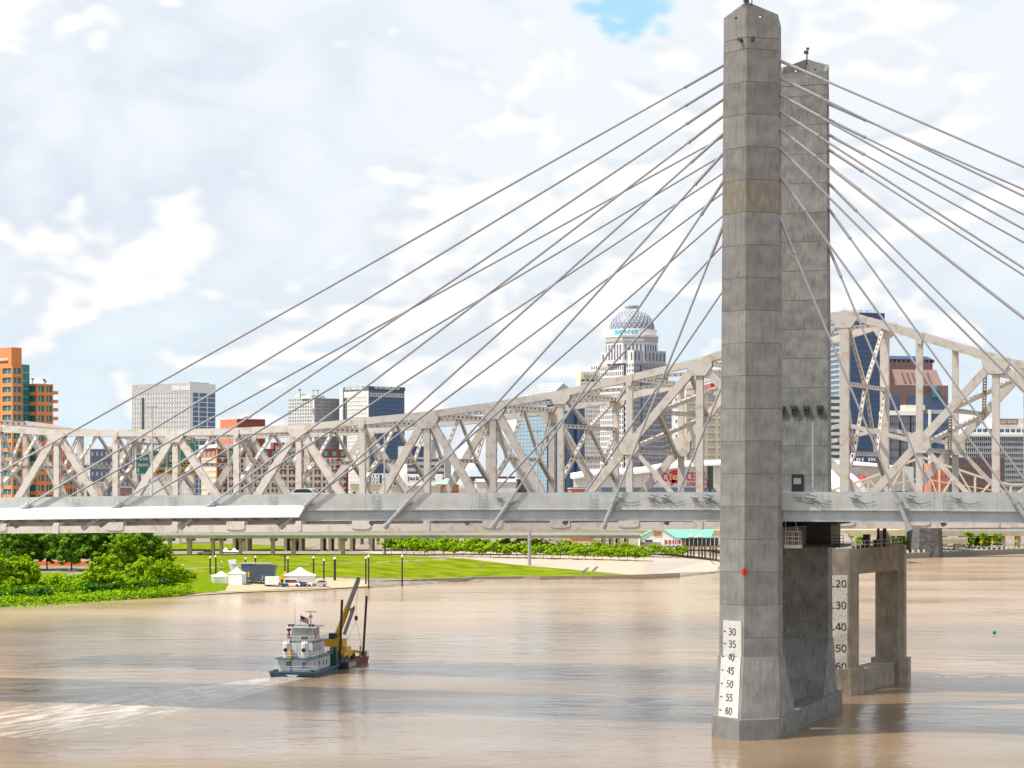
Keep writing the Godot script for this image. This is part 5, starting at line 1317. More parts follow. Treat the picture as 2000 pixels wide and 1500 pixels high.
		t = bld("low_building", q[5], q[0], q[3], 4.0)
		var wq := t.kr(q[1])
		block(t, 0, wq, 0, -14, 3, t.y(q[2]), [maxi(2, int(wq / 3.2)), 3, 0.4, 0.35, 0.2] if q[4] in ["cream", "pink_stone"] else [], [], M[q[4]], M.grey_glass)
		b = B.new(); b.box(Vector3(wq * 0.5, t.y(q[2]) + 0.2, -7), Vector3(wq + 0.8, 0.4, 14.8)); part("roof", b, M.stone_pale if q[4] != "brown_brick" else M.brown_brick, t.o)
		if q[0] == 930:
			b = B.new()
			for k in 9:
				var a0 := PI * k / 9.0; var a1 := PI * (k + 1) / 9.0
				b.quad(Vector3(0, t.y(942) + sin(a0) * 1.6, -7 + 7 * cos(a0)), Vector3(wq, t.y(942) + sin(a0) * 1.6, -7 + 7 * cos(a0)), Vector3(wq, t.y(942) + sin(a1) * 1.6, -7 + 7 * cos(a1)), Vector3(0, t.y(942) + sin(a1) * 1.6, -7 + 7 * cos(a1)))
			part("rounded_roof", b, M.stone_pale, t.o)
	# 5 red brick hotel with cream lower storeys
	t = bld("brick_office", "wide red brick building with cream window bays and a white name on its gable", 426.0, 1450.0, 20.0)
	var R := t.kr(678); var Lf := t.kl(393)
	block(t, 0, R, 0, -Lf, t.y(894, 20), t.y(876), [15, 1, 0.55, 0.55, 0.4], [4, 1, 0.5, 0.6, 0.4], M.brick, M.teal_pale, true, M.brick_lit)  # right face in shade, left face in sun, both put into the brick colour
	block(t, 0, R, 0.02, -Lf, 5, t.y(894, 20), [30, 11, 0.6, 0.55, 0.4], [10, 11, 0.55, 0.55, 0.4], M.cream, M.grey_glass, false, M.cream, "wall", M.cream)
	for k in 16:
		b = B.new(); b.box(Vector3(R * k / 15.0, t.y(930, 20), 0.1), Vector3(1.5, 24, 0.7)); part("pilaster", b, M.brick if k in [0, 1, 14, 15] else M.stone_pale, t.o)
	for k in 4:
		b = B.new(); b.box(Vector3(R * 0.5, t.y(903 + k * 15.5, 20), 0.1), Vector3(R, 1.0, 0.5)); part("string_course", b, M.brick, t.o)
	b = B.new(); b.box(Vector3(-0.2, t.y(915), -1.6), Vector3(0.8, 46, 3.4)); part("corner_pier", b, M.brick_lit, t.o)
	b = B.new(); b.box(Vector3(t.kr(560), t.y(872.5, 15), -4), Vector3(18, 5.5, 8)); part("gable", b, M.brick, t.o)
	b = B.new(); b.box(Vector3(-0.4, t.y(871), -Lf * 0.5), Vector3(1.6, 2.2, Lf + 1.5)); b.box(Vector3(t.kr(444), t.y(871), 0.2), Vector3(t.kr(462), 2.2, 1.0)); part("cornice", b, M.white_plain, t.o)
	letters(t.o, "Humana", 3.4, Vector3(t.kr(557), t.y(877, 15), 0.6), M.white_plain, 0, 0.3, "lettering", "Droid Serif", true, t.kr(576) - t.kr(538))
	for px in [584.0, 624.0]:
		b = B.new(); b.box(Vector3(t.kr(px), t.y(868, 20), -6), Vector3(1.4, 4, 1.4)); part("chimney", b, M.brick, t.o)
	t = bld("brick_tower_block", "plain red-orange upper block rising behind the brick building", 463.0, 1600.0, 30.0)
	block(t, 0, t.kr(518), 0, -t.kl(430), 6, t.y(818), [], [], M.brick, M.grey_glass, false, M.brick_lit)  # left face painted with the sunlit brick tone
	b = B.new(); b.box(Vector3(t.kr(490), t.y(820), 0.15), Vector3(t.kr(518) * 0.98, 0.5, 0.3)); b.beam(Vector3(6, t.y(818), -4), Vector3(9, t.y(813), -4), 0.6, 0.6); b.beam(Vector3(9, t.y(813), -4), Vector3(13, t.y(815), -4), 0.5, 0.5); part("roof_crane", b, M.brick, t.o)
	# 6 grey office twin
	t = bld("office_tower", "square grey office tower with satellite dishes, left of the blue bank tower", 614.0, 1720.0, 48.0)
	block(t, 0, t.kr(664), 0, -t.kl(563), 6, t.y(777), [22, 34, 0.5, 0.8, 0.3], [16, 34, 0.55, 0.75, 0.3], M.grey_wall, M.slate, false, M.grey_pale, "wall", M.grey_glass)  # paler left face: sunlight put into its wall colour
	b = B.new(); b.box(Vector3(6, t.y(775), -8), Vector3(14, 2.5, 12)); b.box(Vector3(-0.2 + 4, t.y(772), -20), Vector3(6, 3, 6)); part("roof_plant", b, M.grey_pale, t.o)
	for px in [598.0, 622.0, 629.0]:
		b = B.new(); var x: float = (px - 614.0) * 0.6; b.tube(Vector3(x, t.y(777), -6), Vector3(x, t.y(762), -6), 0.3); b.lathe(Vector3(x, t.y(764), -6), [Vector2(0.2, 0), Vector2(1.6, 1.4)], 10); part("dish", b, M.grey_wall, t.o)
	b = B.new(); b.span(Vector3(-0.4, 6, -1.4), Vector3(0.12, t.y(777), 0.2)); part("corner_pier", b, M.stone_pale, t.o)
	# 7 bank tower
	t = bld("bank_tower", "bank tower with a pale left face, dark blue glass right face and white name band", 720.0, 1700.0, 42.0)
	R = t.kr(790); Lf = t.kl(672)
	block(t, 0, R, 0, -Lf, 6, t.y(774), [15, 30, 0.86, 0.80, 0.25], [13, 30, 0.86, 0.8, 0.25], M.mid_blue, M.blue_glass, false, M.grey_pale, "wall", M.grey_pale)  # left face painted pale for the light on it, right face dark
	block(t, 0, R, 0, -Lf, t.y(774) + 0.01, t.y(767), [14, 1, 0.6, 0.55, 0.6], [], M.stone_pale, M.brown_brick, false, M.stone_pale, "lattice_band")
	block(t, 0, R, 0, -Lf, t.y(767) + 0.01, t.y(761.5), [], [], M.slate, M.blue_glass, false, M.stone_pale, "upper_band")
	block(t, -0.4, R + 0.3, 0.4, -Lf - 0.3, t.y(761.5) + 0.01, t.y(754), [], [], M.sign_navy, M.blue_glass, false, M.slate, "name_band")
	letters(t.o, "FIFTH THIRD BANK", 1.9, Vector3(t.kr(755), t.y(758.2, 12), 0.55), M.white_plain, 0, 0.3, "lettering", "Droid Serif", true, t.kr(780) - t.kr(731))
	letters(t.o, "FIFTH THIRD BANK", 1.9, Vector3(-0.55, t.y(758.5, 10), -t.kl(692)), M.white_plain, -PI * 0.5, 0.3, "lettering", "Droid Serif", true, t.kl(675) - t.kl(708))
	b = B.new(); b.span(Vector3(-0.5, 6, -1.6), Vector3(0.12, t.y(767), 0.2)); part("corner_pier", b, M.stone_pale, t.o)
	b = B.new(); b.span(Vector3(-1.0, 6, -Lf - 4.7), Vector3(2.0, t.y(757, 8), -Lf - 0.35)); part("stair_shaft", b, M.grey_pale, t.o)
	b = B.new()
	for e in [0.0, 2.2]: b.span(Vector3(-0.8, 6, -Lf + e), Vector3(0.0, t.y(776, 8), -Lf + 0.8 + e))
	part("dark_strip", b, M.slate, t.o)
	b = B.new(); b.tube(Vector3(3, t.y(754), -Lf + 3), Vector3(3, t.y(744), -Lf + 3), 0.25); b.tube(Vector3(3, t.y(747), -Lf + 3), Vector3(14, t.y(751), -8), 0.12); part("mast", b, M.white, t.o)
	# 8 striped office with dark top
	t = bld("striped_office", "cream and dark striped office building with a dark blue top storey", 795.0, 1400.0, 18.0)
	block(t, 0, t.kr(868), 0, -20, 5, t.y(893), [1, 11, 0.985, 0.42, 0.5], [], M.stone_pale, M.slate)
	block(t, -0.5, t.kr(838), -3, -20, t.y(893) + 0.01, t.y(871), [], [], M.sign_navy, M.slate, false, M.grey_wall, "dark_storey")
	block(t, t.kr(868) + 0.01, t.kr(880), 1.0, -20, 5, t.y(892), [], [], M.stone_mauve, M.slate, false, null, "end_wall")
	block(t, t.kr(848), t.kr(857), -6, -18, t.y(893), t.y(858), [], [], M.grey_wall, M.slate, false, null, "stair_shaft")
	# 9 stadium lattice and lettered board, hipped green roof, spire
	t = bld("lattice_frame", "white lattice truss frame standing on the low cream wall", 684.0, 1120.0, 3.0, "frame")
	R = t.kr(768)
	b = B.new()
	for yy in [926.0, 946.0]: b.box(Vector3(R * 0.5, t.y(yy), 0), Vector3(R, 0.5, 0.5))
	for k in 13:
		var xa := R * k / 12.0; b.box(Vector3(xa, t.y(936), 0), Vector3(0.4, 5.2, 0.4))
		if k < 12 and k % 3 != 2:
			var xb := R * (k + 1) / 12.0
			b.beam(Vector3(xa, t.y(946), 0), Vector3(xb, t.y(926), 0), 0.3, 0.35); b.beam(Vector3(xa, t.y(926), 0.32), Vector3(xb, t.y(946), 0.32), 0.3, 0.35)
	b.box(Vector3(R * 0.5, t.y(960), -0.5), Vector3(R, 8, 0.6))
	part("lattice", b, M.white_plain, t.o)
	t = bld("painted_board", "white sign board with black brush lettering above the low hall", 789.0, 1130.0, 3.0, "sign")
	R = t.kr(864)
	b = B.new(); b.box(Vector3(R * 0.5, t.y(938), 0), Vector3(R, 6.4, 0.5)); b.box(Vector3(R * 0.5, t.y(960), -0.4), Vector3(R * 0.8, 9, 0.4)); part("board", b, M.white_plain, t.o)
	letters(t.o, "Jack's Ten", 1.9, Vector3(R * 0.45, t.y(934), 0.35), M.black, 0, 0.1, "lettering", "Droid Serif", true, R * 0.72)
	t = bld("green_roof_house", "brick building with a pale green hipped roof beside the striped office", 854.0, 1100.0, 8.0)
	R = t.kr(896)
	block(t, 0, R, 0, -11, 4, t.y(946), [6, 2, 0.5, 0.5, 0.2], [], M.brick_lit, M.grey_glass)
	b = B.new(); var rf := [Vector2(-0.8, 0.8), Vector2(R + 0.8, 0.8), Vector2(R + 0.8, -11.8), Vector2(-0.8, -11.8)]
	b.loft(rf, t.y(946) + 0.01, [Vector2(R * 0.48, -5), Vector2(R * 0.52, -5), Vector2(R * 0.52, -6), Vector2(R * 0.48, -6)], t.y(934)); part("roof", b, mk("pale_green", L(0.30, 0.58, 0.42), 0.7, "grain", 0.2), t.o)
	t = bld("church_spire", "small reddish brick spire on the skyline left of the glass tower", 952.0, 1500.0, 20.0, "spire")
	b = B.new(); b.box(Vector3(2.6, t.y(940), -2), Vector3(5.5, 14, 5)); part("tower", b, M.pink_stone, t.o)
	b = B.new(); b.loft([Vector2(0.2, 0.4), Vector2(5.0, 0.4), Vector2(5.0, -4.4), Vector2(0.2, -4.4)], t.y(935), [Vector2(2.5, -1.9), Vector2(2.7, -1.9), Vector2(2.7, -2.1), Vector2(2.5, -2.1)], t.y(917)); part("roof", b, M.brick, t.o)
	# 10 glass tower with a pitched glass crown
	t = bld("glass_tower", "blue glass tower with a white pitched glass roof", 1068.0, 1500.0, 38.0)
	R = t.kr(1142); Lf = t.kl(1009)
	block(t, 0, R, 0, -Lf, 6, t.y(782), [14, 32, 0.88, 0.86, 0.2], [9, 32, 0.9, 0.86, 0.2], M.mid_blue, M.blue_glass, false, M.blue_pale, "wall", M.blue_pale)
	for k in 3:
		b = B.new(); b.box(Vector3(R * (0.2 + 0.3 * k), (t.y(800) + 6) * 0.5, 0.9), Vector3(3.2, t.y(800) - 6, 1.8)); part("bay", b, M.blue_glass, t.o)
	b = B.new()
	var ya := t.y(781); var yr := t.y(746)
	var A := [Vector3(0, ya, 0), Vector3(R, ya, 0), Vector3(R, ya, -Lf), Vector3(0, ya, -Lf)]
	var r0 := Vector3(R * 0.5 + 1.0, yr, -4.0); var r1 := Vector3(R * 0.5, yr, -Lf + 4.0)
	b.quad(A[3], A[0], r0, r1); b.quad(A[1], A[2], r1, r0); b.tri(A[2], A[3], r1)
	part("roof_glass", b, mk("pale_glass", L(0.20, 0.25, 0.32), 0.6), t.o)
	b = B.new(); b.tri(A[0], A[1], r0); part("gable", b, M.grey_wall, t.o)
	b = B.new()
	for k in 9:
		var f := k / 8.0; b.beam(A[3].lerp(A[0], f), r1.lerp(r0, f), 0.5, 0.5)
		if k < 8:
			b.beam(A[3].lerp(A[0], f), r1.lerp(r0, f + 0.125), 0.35, 0.35); b.beam(A[3].lerp(A[0], f + 0.125), r1.lerp(r0, f), 0.35, 0.35)
	for k in 4: b.beam(A[3].lerp(r1, k / 3.0), A[0].lerp(r0, k / 3.0), 0.5, 0.5)
	part("roof_rib", b, M.grey_pale, t.o)
	# 11 cream office left of the domed tower
	t = bld("cream_office", "cream office tower half hidden by the domed tower, faded bank name on top", 1134.0, 1600.0, 6.0)
	R = t.kr(1172)
	block(t, 0, R, 0, -25, 6, t.y(746), [8, 30, 0.5, 0.55, 0.3], [], M.stone_pale, M.grey_wall)
	block(t, 0, R, 0, -25, t.y(746) + 0.01, t.y(740), [4, 1, 0.7, 0.7, 0.5], [], M.cream, M.brown_brick, false, null, "loggia")
	block(t, 0.2, R, 0, -25, t.y(740) + 0.01, t.y(726), [], [], M.cream, M.brown_brick, false, null, "crown")
	letters(t.o, "BB&T", 2.6, Vector3(R * 0.5, t.y(734.5), 0.2), M.grey_wall, 0, 0.2, "lettering", "Droid Serif", true, R * 0.7)
	domed_tower()
	# 12 white hotel with pink gable
	t = bld("white_hotel", "white tower with recessed balconies and a pink gabled top, left of the concrete tower", 1339.0, 1500.0, 14.0)
	R = t.kr(1440)
	block(t, 0, R, 0, -24, 6, t.y(771), [5, 17, 0.72, 0.62, 1.0], [3, 17, 0.5, 0.5, 0.6], M.cream, M.grey_pale, false, null, "wall", M.grey_glass)
	block(t, 0, R, 0.3, -24, t.y(771) + 0.01, t.y(762), [], [], M.white_plain, M.grey_pale, false, null, "name_band")
	b = B.new(); plate(b, Vector3(0, 0, 0), [Vector2(0, t.y(762)), Vector2(R, t.y(762)), Vector2(R, t.y(742)), Vector2(R * 0.7, t.y(744)), Vector2(0, t.y(759))], 1.0); part("gable", b, M.pink_gable, t.o)
	b = B.new(); plate(b, Vector3(t.kr(1392), t.y(753.5, 12), 0.6), [Vector2(0, -2.4), Vector2(1.6, -0.6), Vector2(1.9, 1.1), Vector2(0.8, 1.8), Vector2(0, 1.3), Vector2(-0.8, 1.8), Vector2(-1.9, 1.1), Vector2(-1.6, -0.6)], 0.3); part("red_emblem", b, M.red, t.o)
	letters(t.o, "republic bank", 2.2, Vector3(t.kr(1374), t.y(769.3, 8), 0.45), M.sign_blue, 0, 0.2, "lettering", "Droid Sans", true, t.kr(1393) - t.kr(1356))
	for k in 4:
		for j in 17:
			if j % 1 == 0:
				b = B.new()
	b = B.new()
	for j in 17:
		for i in 5:
			var ch := (t.y(771) - 6) / 17.0; var xc := (i + 0.5) * R / 5.0
			b.box(Vector3(xc, 6 + (j + 0.36) * ch, 0.05), Vector3(R / 5.0 * 0.74, ch * 0.12, 0.3))
			for k in 5: b.box(Vector3(xc + (k - 2) * R / 5.0 * 0.15, 6 + (j + 0.5) * ch, -0.3), Vector3(0.25, ch * 0.6, 0.25))
	part("balcony_rail", b, M.stone_pale, t.o, true)
	arena()
	# 14 dark glass tower
	t = bld("dark_tower", "tallest dark blue glass tower behind the truss peak, aerials on the roof", 1640.0, 1650.0, 12.0)
	R = t.kr(1728)
	block(t, 0, R, 0, -t.kl(1560), 6, t.y(616), [22, 38, 0.86, 0.78, 0.2], [1, 38, 0.98, 0.6, 0.3], M.sign_navy, M.blue_glass, false, M.grey_wall)
	block(t, 0.5, R + 0.1, -0.4, -20, t.y(616) + 0.01, t.y(610), [], [], M.sign_navy, M.blue_glass, false, null, "crown")
	b = B.new()
	for k in 14: b.tube(Vector3(6 + k * 1.9, t.y(612), -5 - (k % 3) * 3), Vector3(6 + k * 1.9, t.y(602 if k % 4 else 598), -5 - (k % 3) * 3), 0.16, 0.12, 6)
	for h in [605.0, 608.0]: b.box(Vector3(18, t.y(h), -6), Vector3(20, 0.25, 0.25))
	part("aerial", b, M.grey_steel, t.o)
	# 15 pink stone tower
	t = bld("pink_stone_tower", "pink granite tower with a sloping slotted crown", 1752.0, 1750.0, 14.0)
	R = t.kr(1852); var e0 := 0.0
	var bx := func(xa: float, xb: float, ylo: float, yhi: float, z: float, nm: String, m: Material):
		var q := B.new(); q.span(Vector3(xa, t.y(ylo, 10), z), Vector3(xb, t.y(yhi, 10), -26)); part(nm, q, m, t.o)
	bx.call(t.kr(1715), R, 960.0, 753.0, 0.0, "wall", M.pink_stone)
	bx.call(t.kr(1716), t.kr(1828), 753.0, 708.0, -6.0, "wall", M.pink_stone)
	bx.call(t.kr(1716), t.kr(1826), 708.0, 702.0, -7.5, "loggia", M.slate)
	for k in 11: bx.call(t.kr(1738 + k * 9.0), t.kr(1742 + k * 9.0), 708.0, 702.0, -6.4, "pillar", M.pink_stone)
	var q2 := B.new(); q2.loft([Vector2(t.kr(1716), -5.5), Vector2(t.kr(1829), -5.5), Vector2(t.kr(1829), -26), Vector2(t.kr(1716), -26)], t.y(701.9, 10), [Vector2(t.kr(1719), -10), Vector2(t.kr(1820), -10), Vector2(t.kr(1820), -26), Vector2(t.kr(1719), -26)], t.y(695, 10)); part("roof", q2, M.sign_navy, t.o)
	q2 = B.new(); q2.loft([Vector2(t.kr(1754), -0.3), Vector2(t.kr(1842), -0.3), Vector2(t.kr(1842), -14), Vector2(t.kr(1754), -14)], t.y(753, 10) + 0.01, [Vector2(t.kr(1748), -5.8), Vector2(t.kr(1835), -5.8), Vector2(t.kr(1835), -14), Vector2(t.kr(1748), -14)], t.y(722, 10)); part("sloping_front", q2, mk("pink_pale", L(0.38, 0.25, 0.23), 0.7, "grime", 0.05), t.o)
	for k in 6:
		q2 = B.new(); var xs := t.kr(1769 + k * 10.0)
		q2.beam(Vector3(xs, t.y(749, 10), -0.75), Vector3(xs - 1.4, t.y(728, 10), -4.6), 1.5, 0.5, Vector3(0, 0.3, 1)); part("slot", q2, M.brown_brick, t.o)
	for q in [[1771, 1846, 960, 773, "window_wall"], [1733, 1754, 960, 773, "window_wall"]]:
		q2 = B.new(); q2.span(Vector3(t.kr(q[0]), t.y(q[2], 10), 0.2), Vector3(t.kr(q[1]), t.y(q[3], 10), -2)); part(q[4], q2, M.mid_blue, t.o)
	q2 = B.new(); q2.lathe(Vector3(t.kr(1826), t.y(762, 10), 1.0), [Vector2(3.2, -6), Vector2(3.2, 0), Vector2(2.4, 2.4), Vector2(0, 3.6)], 12); part("round_bay", q2, M.teal_glass, t.o)
	for k in 6:
		q2 = B.new(); q2.box(Vector3(t.kr(1802 + k * 3.6), t.y(760, 10), 0.15), Vector3(0.6, 5.6, 0.3)); part("fin", q2, M.brown_brick, t.o)
	# 16 dark grid office
	t = bld("grid_office", "dark grid-front office with a white top band, in front of the pink tower", 1736.0, 1350.0, 6.0)
	R = t.kr(1800)
	block(t, 0, R, 0, -22, 5, t.y(811), [16, 13, 0.72, 0.8, 0.3], [], M.slate, M.grey_wall)
	block(t, 0, R, 0.3, -22, t.y(811) + 0.01, t.y(802), [], [], M.white_plain, M.grey_wall, false, null, "top_band")
	block(t, t.kr(1773), t.kr(1812), -6, -16, t.y(802), t.y(790), [], [], M.cream, M.grey_wall, false, null, "penthouse")
	for k in 4:
		b = B.new(); b.box(Vector3(R * k / 3.0, (t.y(811) + 5) * 0.5, 0.2), Vector3(0.7, t.y(811) - 5, 0.5)); part("pier", b, M.black, t.o)
	block(t, R + 0.02, t.kr(1850), 0.5, -22, 5, t.y(808), [4, 13, 0.9, 0.8, 0.2], [], M.slate, M.blue_glass, false, null, "blue_wing")
	block(t, R + 0.02, t.kr(1850), 0.8, -22, t.y(808) + 0.01, t.y(800), [], [], M.stone_mauve, M.blue_glass, false, null, "wing_band")
	b = B.new(); b.box(Vector3(t.kr(1815), (t.y(800) + 5) * 0.5, 0.8), Vector3(1.6, t.y(800) - 5, 1.0)); part("white_pier", b, M.white_plain, t.o)
	letters(t.o, "AT&T", 1.9, Vector3(t.kr(1805), t.y(804), 0.95), M.brown_brick, 0, 0.2, "lettering", "Droid Serif", true, 3.0)
	# 17 wide striped hotel, 18 brown suites, orange brick
	t = bld("riverfront_hotel", "wide blue-grey riverfront hotel with balcony stripes and a brown roof sign", 1886.0, 1250.0, 10.0)
	R = t.kr(2060)
	block(t, 0, R, 0, -20, 5, t.y(852), [1, 17, 0.995, 0.58, 0.9], [], M.grey_wall, M.blue_glass)
	block(t, 0, R, 0.4, -20, t.y(852) + 0.01, t.y(846), [], [], M.white_plain, M.blue_glass, false, null, "top_band")
	block(t, 0, R, 0, -20, t.y(846) + 0.01, t.y(836), [16, 1, 0.75, 0.7, 0.5], [], M.white_plain, M.blue_glass, true, null, "top_storey")
	b = B.new()
	for k in 46: b.box(Vector3(R * k / 45.0, (t.y(852) + 5) * 0.5, -0.3), Vector3(0.22, t.y(852) - 5, 0.5))
	part("balcony_divider", b, M.grey_pale, t.o, true)
	block(t, t.kr(1948), t.kr(2010), -6, -16, t.y(836), t.y(816), [], [], M.stone_pale, M.blue_glass, false, null, "roof_house")
	b = B.new(); b.box(Vector3(t.kr(1976), t.y(823), -5.4), Vector3(t.kr(1994) - t.kr(1956), 3.0, 0.8)); part("sign_board", b, M.brown_brick, t.o)
	letters(t.o, "GALT HOUSE", 1.8, Vector3(t.kr(1976), t.y(823), -4.9), M.cream, 0, 0.2, "lettering", "Droid Serif", true, t.kr(1992) - t.kr(1958))
	t = bld("brown_hotel_wing", "brown hotel wing with square windows in front of the striped hotel", 1853.0, 1150.0, 8.0)
	block(t, 0, t.kr(1962), 0, -14, 4, t.y(893), [14, 9, 0.55, 0.6, 0.3], [], M.brown_brick, M.grey_glass)
	t = bld("orange_brick_house", "orange brick block with small windows under the far steel bridge", 1818.0, 1120.0, 6.0)
	block(t, 0, t.kr(1850), 0, -12, 4, t.y(905), [5, 8, 0.35, 0.45, 0.2], [], M.brick_lit, M.grey_glass)
	t = bld("striped_garage", "white building with open horizontal storeys right of the rear tower leg", 1600.0, 1420.0, 5.0)
	block(t, 0, t.kr(1643), 0, -20, 5, t.y(771), [1, 20, 0.96, 0.5, 0.8], [], M.grey_pale, M.grey_glass)
	# far line of trees closing the horizon
	var r := RandomNumberGenerator.new(); r.seed = 55
	var cl := []
	for k in 170: cl.append([Vector3(-900 + k * 11 + r.randf_range(-5, 5), r.randf_range(4, 13), r.randf_range(-30, 30)), r.randf_range(5.0, 8.5)])
	var tl := part("treeline", leaf_mesh(56, cl, 3, 1.1, L(0.03, 0.08, 0.02), L(0.10, 0.18, 0.03)), M.leaf, self)
	tl.position = Vector3(0, 8, -2100); tl.set_meta("kind", "stuff"); tag(tl, "distant line of green trees between and behind the buildings", "treeline")

func domed_tower():
	var t := bld("domed_tower", "tall stone tower crowned by a white lattice dome", 1237.0, 1690.0, 36.0)
	var o: Node3D = t.o
	var sp: Material = M.stone_pale; var sm: Material = M.stone_mauve  # right faces get the darker stone, their shade put into the colour
	# stepped shaft: outer wings, then the taller middle of each face
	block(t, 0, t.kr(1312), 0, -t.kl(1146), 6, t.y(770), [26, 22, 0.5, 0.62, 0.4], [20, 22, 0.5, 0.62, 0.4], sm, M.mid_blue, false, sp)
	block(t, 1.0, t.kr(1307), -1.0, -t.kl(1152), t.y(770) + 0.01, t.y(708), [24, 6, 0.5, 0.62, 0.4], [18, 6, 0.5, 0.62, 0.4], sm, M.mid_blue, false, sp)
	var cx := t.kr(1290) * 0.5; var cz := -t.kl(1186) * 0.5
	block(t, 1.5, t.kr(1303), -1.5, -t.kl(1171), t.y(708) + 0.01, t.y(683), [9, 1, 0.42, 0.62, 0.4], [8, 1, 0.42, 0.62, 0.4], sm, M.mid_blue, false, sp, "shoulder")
	for q in [[0.32, 0], [0.68, 0]]: pass
	# bays standing out from each face
	for k in 2:
		var b := B.new()
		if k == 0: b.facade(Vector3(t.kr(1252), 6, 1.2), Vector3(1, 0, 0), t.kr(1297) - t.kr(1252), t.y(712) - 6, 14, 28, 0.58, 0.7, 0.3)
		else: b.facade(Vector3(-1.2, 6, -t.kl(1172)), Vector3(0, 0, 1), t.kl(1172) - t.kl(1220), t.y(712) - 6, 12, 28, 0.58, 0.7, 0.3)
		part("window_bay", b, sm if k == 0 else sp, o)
		b = B.new()
		if k == 0: b.span(Vector3(t.kr(1252), 6, 0.9), Vector3(t.kr(1297), t.y(712), -1))
		else: b.span(Vector3(-0.9, 6, -t.kl(1172)), Vector3(1, t.y(712), -t.kl(1220)))
		part("window_glass", b, M.mid_blue, o, true)
	# centre of the crown, on the axis of the tower (straight behind the corner)
	var back := 27.0
	var c := Vector3(sin(-t.be) * 0.0, 0, 0)
	var ax := Basis(Vector3.UP, -t.be) * Vector3(0.3, 0, -back)
	var oct := func(r: float) -> Array:
		var a := []
		for k in 8: a.append(Vector2(ax.x + r * cos(TAU * (k + 0.5) / 8.0 - 0.15), ax.z + r * sin(TAU * (k + 0.5) / 8.0 - 0.15)))
		return a
	var yb := func(p: float) -> float: return t.y(p, back)
	var b := B.new(); b.prism(oct.call(21.0), yb.call(712.0), yb.call(658.0)); part("upper_shaft", b, sp, o)
	b = B.new()
	for k in 8:
		var p0: Vector2 = oct.call(21.06)[k]; var p1: Vector2 = oct.call(21.06)[(k + 1) % 8]
		for j in 5:
			var m := p0.lerp(p1, 0.14 + j * 0.18); var dr := (p1 - p0).normalized()
			b.box(Vector3(m.x, yb.call(690.0), m.y), Vector3(1.25, 11.5, 0.3), Basis(Vector3(dr.x, 0, dr.y), Vector3.UP, Vector3(dr.x, 0, dr.y).cross(Vector3.UP)))
	part("tall_window", b, M.mid_blue, o, true)
	b = B.new(); b.prism(oct.call(21.6), yb.call(670.0), yb.call(662.0)); part("dark_band", b, M.stone_mauve, o)
	b = B.new(); b.prism(oct.call(21.9), yb.call(661.0), yb.call(657.0)); part("cornice", b, sp, o)
	b = B.new(); b.lathe(ax, [Vector2(19.0, yb.call(657.5)), Vector2(19.0, yb.call(645.5)), Vector2(17.8, yb.call(645.0))], 40); part("drum", b, M.white_plain, o)
	b = B.new()
	for k in 24:
		var a := TAU * k / 24.0; b.box(ax + Vector3(cos(a) * 19.05, yb.call(647.2), sin(a) * 19.05), Vector3(0.7, 0.7, 0.7))
	part("drum_vent", b, M.grey_wall, o, true)
	var R := 17.5; var y0: float = yb.call(645.0)
	var prof2 := []
	for k in 9: prof2.append(Vector2(R * cos(k * 0.16), y0 + 16.8 * sin(k * 0.16) ))
	b = B.new(); b.lathe(ax, prof2, 40); part("dome_glass", b, mk("dome_blue", L(0.17, 0.20, 0.29), 0.5), o)
	b = B.new()
	for k in 28:
		for s in [-1.0, 1.0]:
			var prev := Vector3.ZERO
			for j in 9:
				var el: float = j * 0.16; var a: float = TAU * k / 28.0 + s * j * 0.224 * 0.5
				var p := ax + Vector3(cos(a) * (R + 0.15) * cos(el), y0 + 16.95 * sin(el), sin(a) * (R + 0.15) * cos(el))
				if j > 0: b.tube(prev, p, 0.2, 0.2, 5, false)
				prev = p
	for j in [2, 4, 6]:
		for k in 28:
			var el: float = j * 0.16; var a0 := TAU * k / 28.0; var a1 := TAU * (k + 1) / 28.0; var rr := (R + 0.15) * cos(el)
			b.tube(ax + Vector3(cos(a0) * rr, y0 + 16.95 * sin(el), sin(a0) * rr), ax + Vector3(cos(a1) * rr, y0 + 16.95 * sin(el), sin(a1) * rr), 0.18, 0.18, 5, false)
	part("dome_lattice", b, mk("lattice_grey", L(0.50, 0.52, 0.57), 0.6), o)
	b = B.new(); b.lathe(ax, [Vector2(5.2, yb.call(606.5)), Vector2(5.2, yb.call(601.0)), Vector2(5.7, yb.call(600.5)), Vector2(5.7, yb.call(597.5)), Vector2(0, yb.call(597.3))], 24); part("lantern", b, M.grey_wall, o)
	# blue name bent round the drum, letter by letter
	var toe := Basis(Vector3.UP, -t.be)
	var nm := "MERCER"
	for i in nm.length() + 1:
		var a := deg_to_rad(-44.0 + i * 8.6)      # from the view direction
		var dirv := toe * Vector3(sin(a), 0, cos(a))
		if i == 0:
			b = B.new(); b.box(ax + dirv * 19.1 + Vector3(0, yb.call(651.5), 0), Vector3(2.2, 4.0, 0.4), Basis(Vector3.UP, a - t.be)); part("emblem", b, M.cyan, o)
		else: letters(o, nm[i - 1], 3.3, ax + dirv * 19.2 + Vector3(0, yb.call(651.5), 0), M.cyan, a - t.be, 0.4, "letter", "Droid Sans", true)

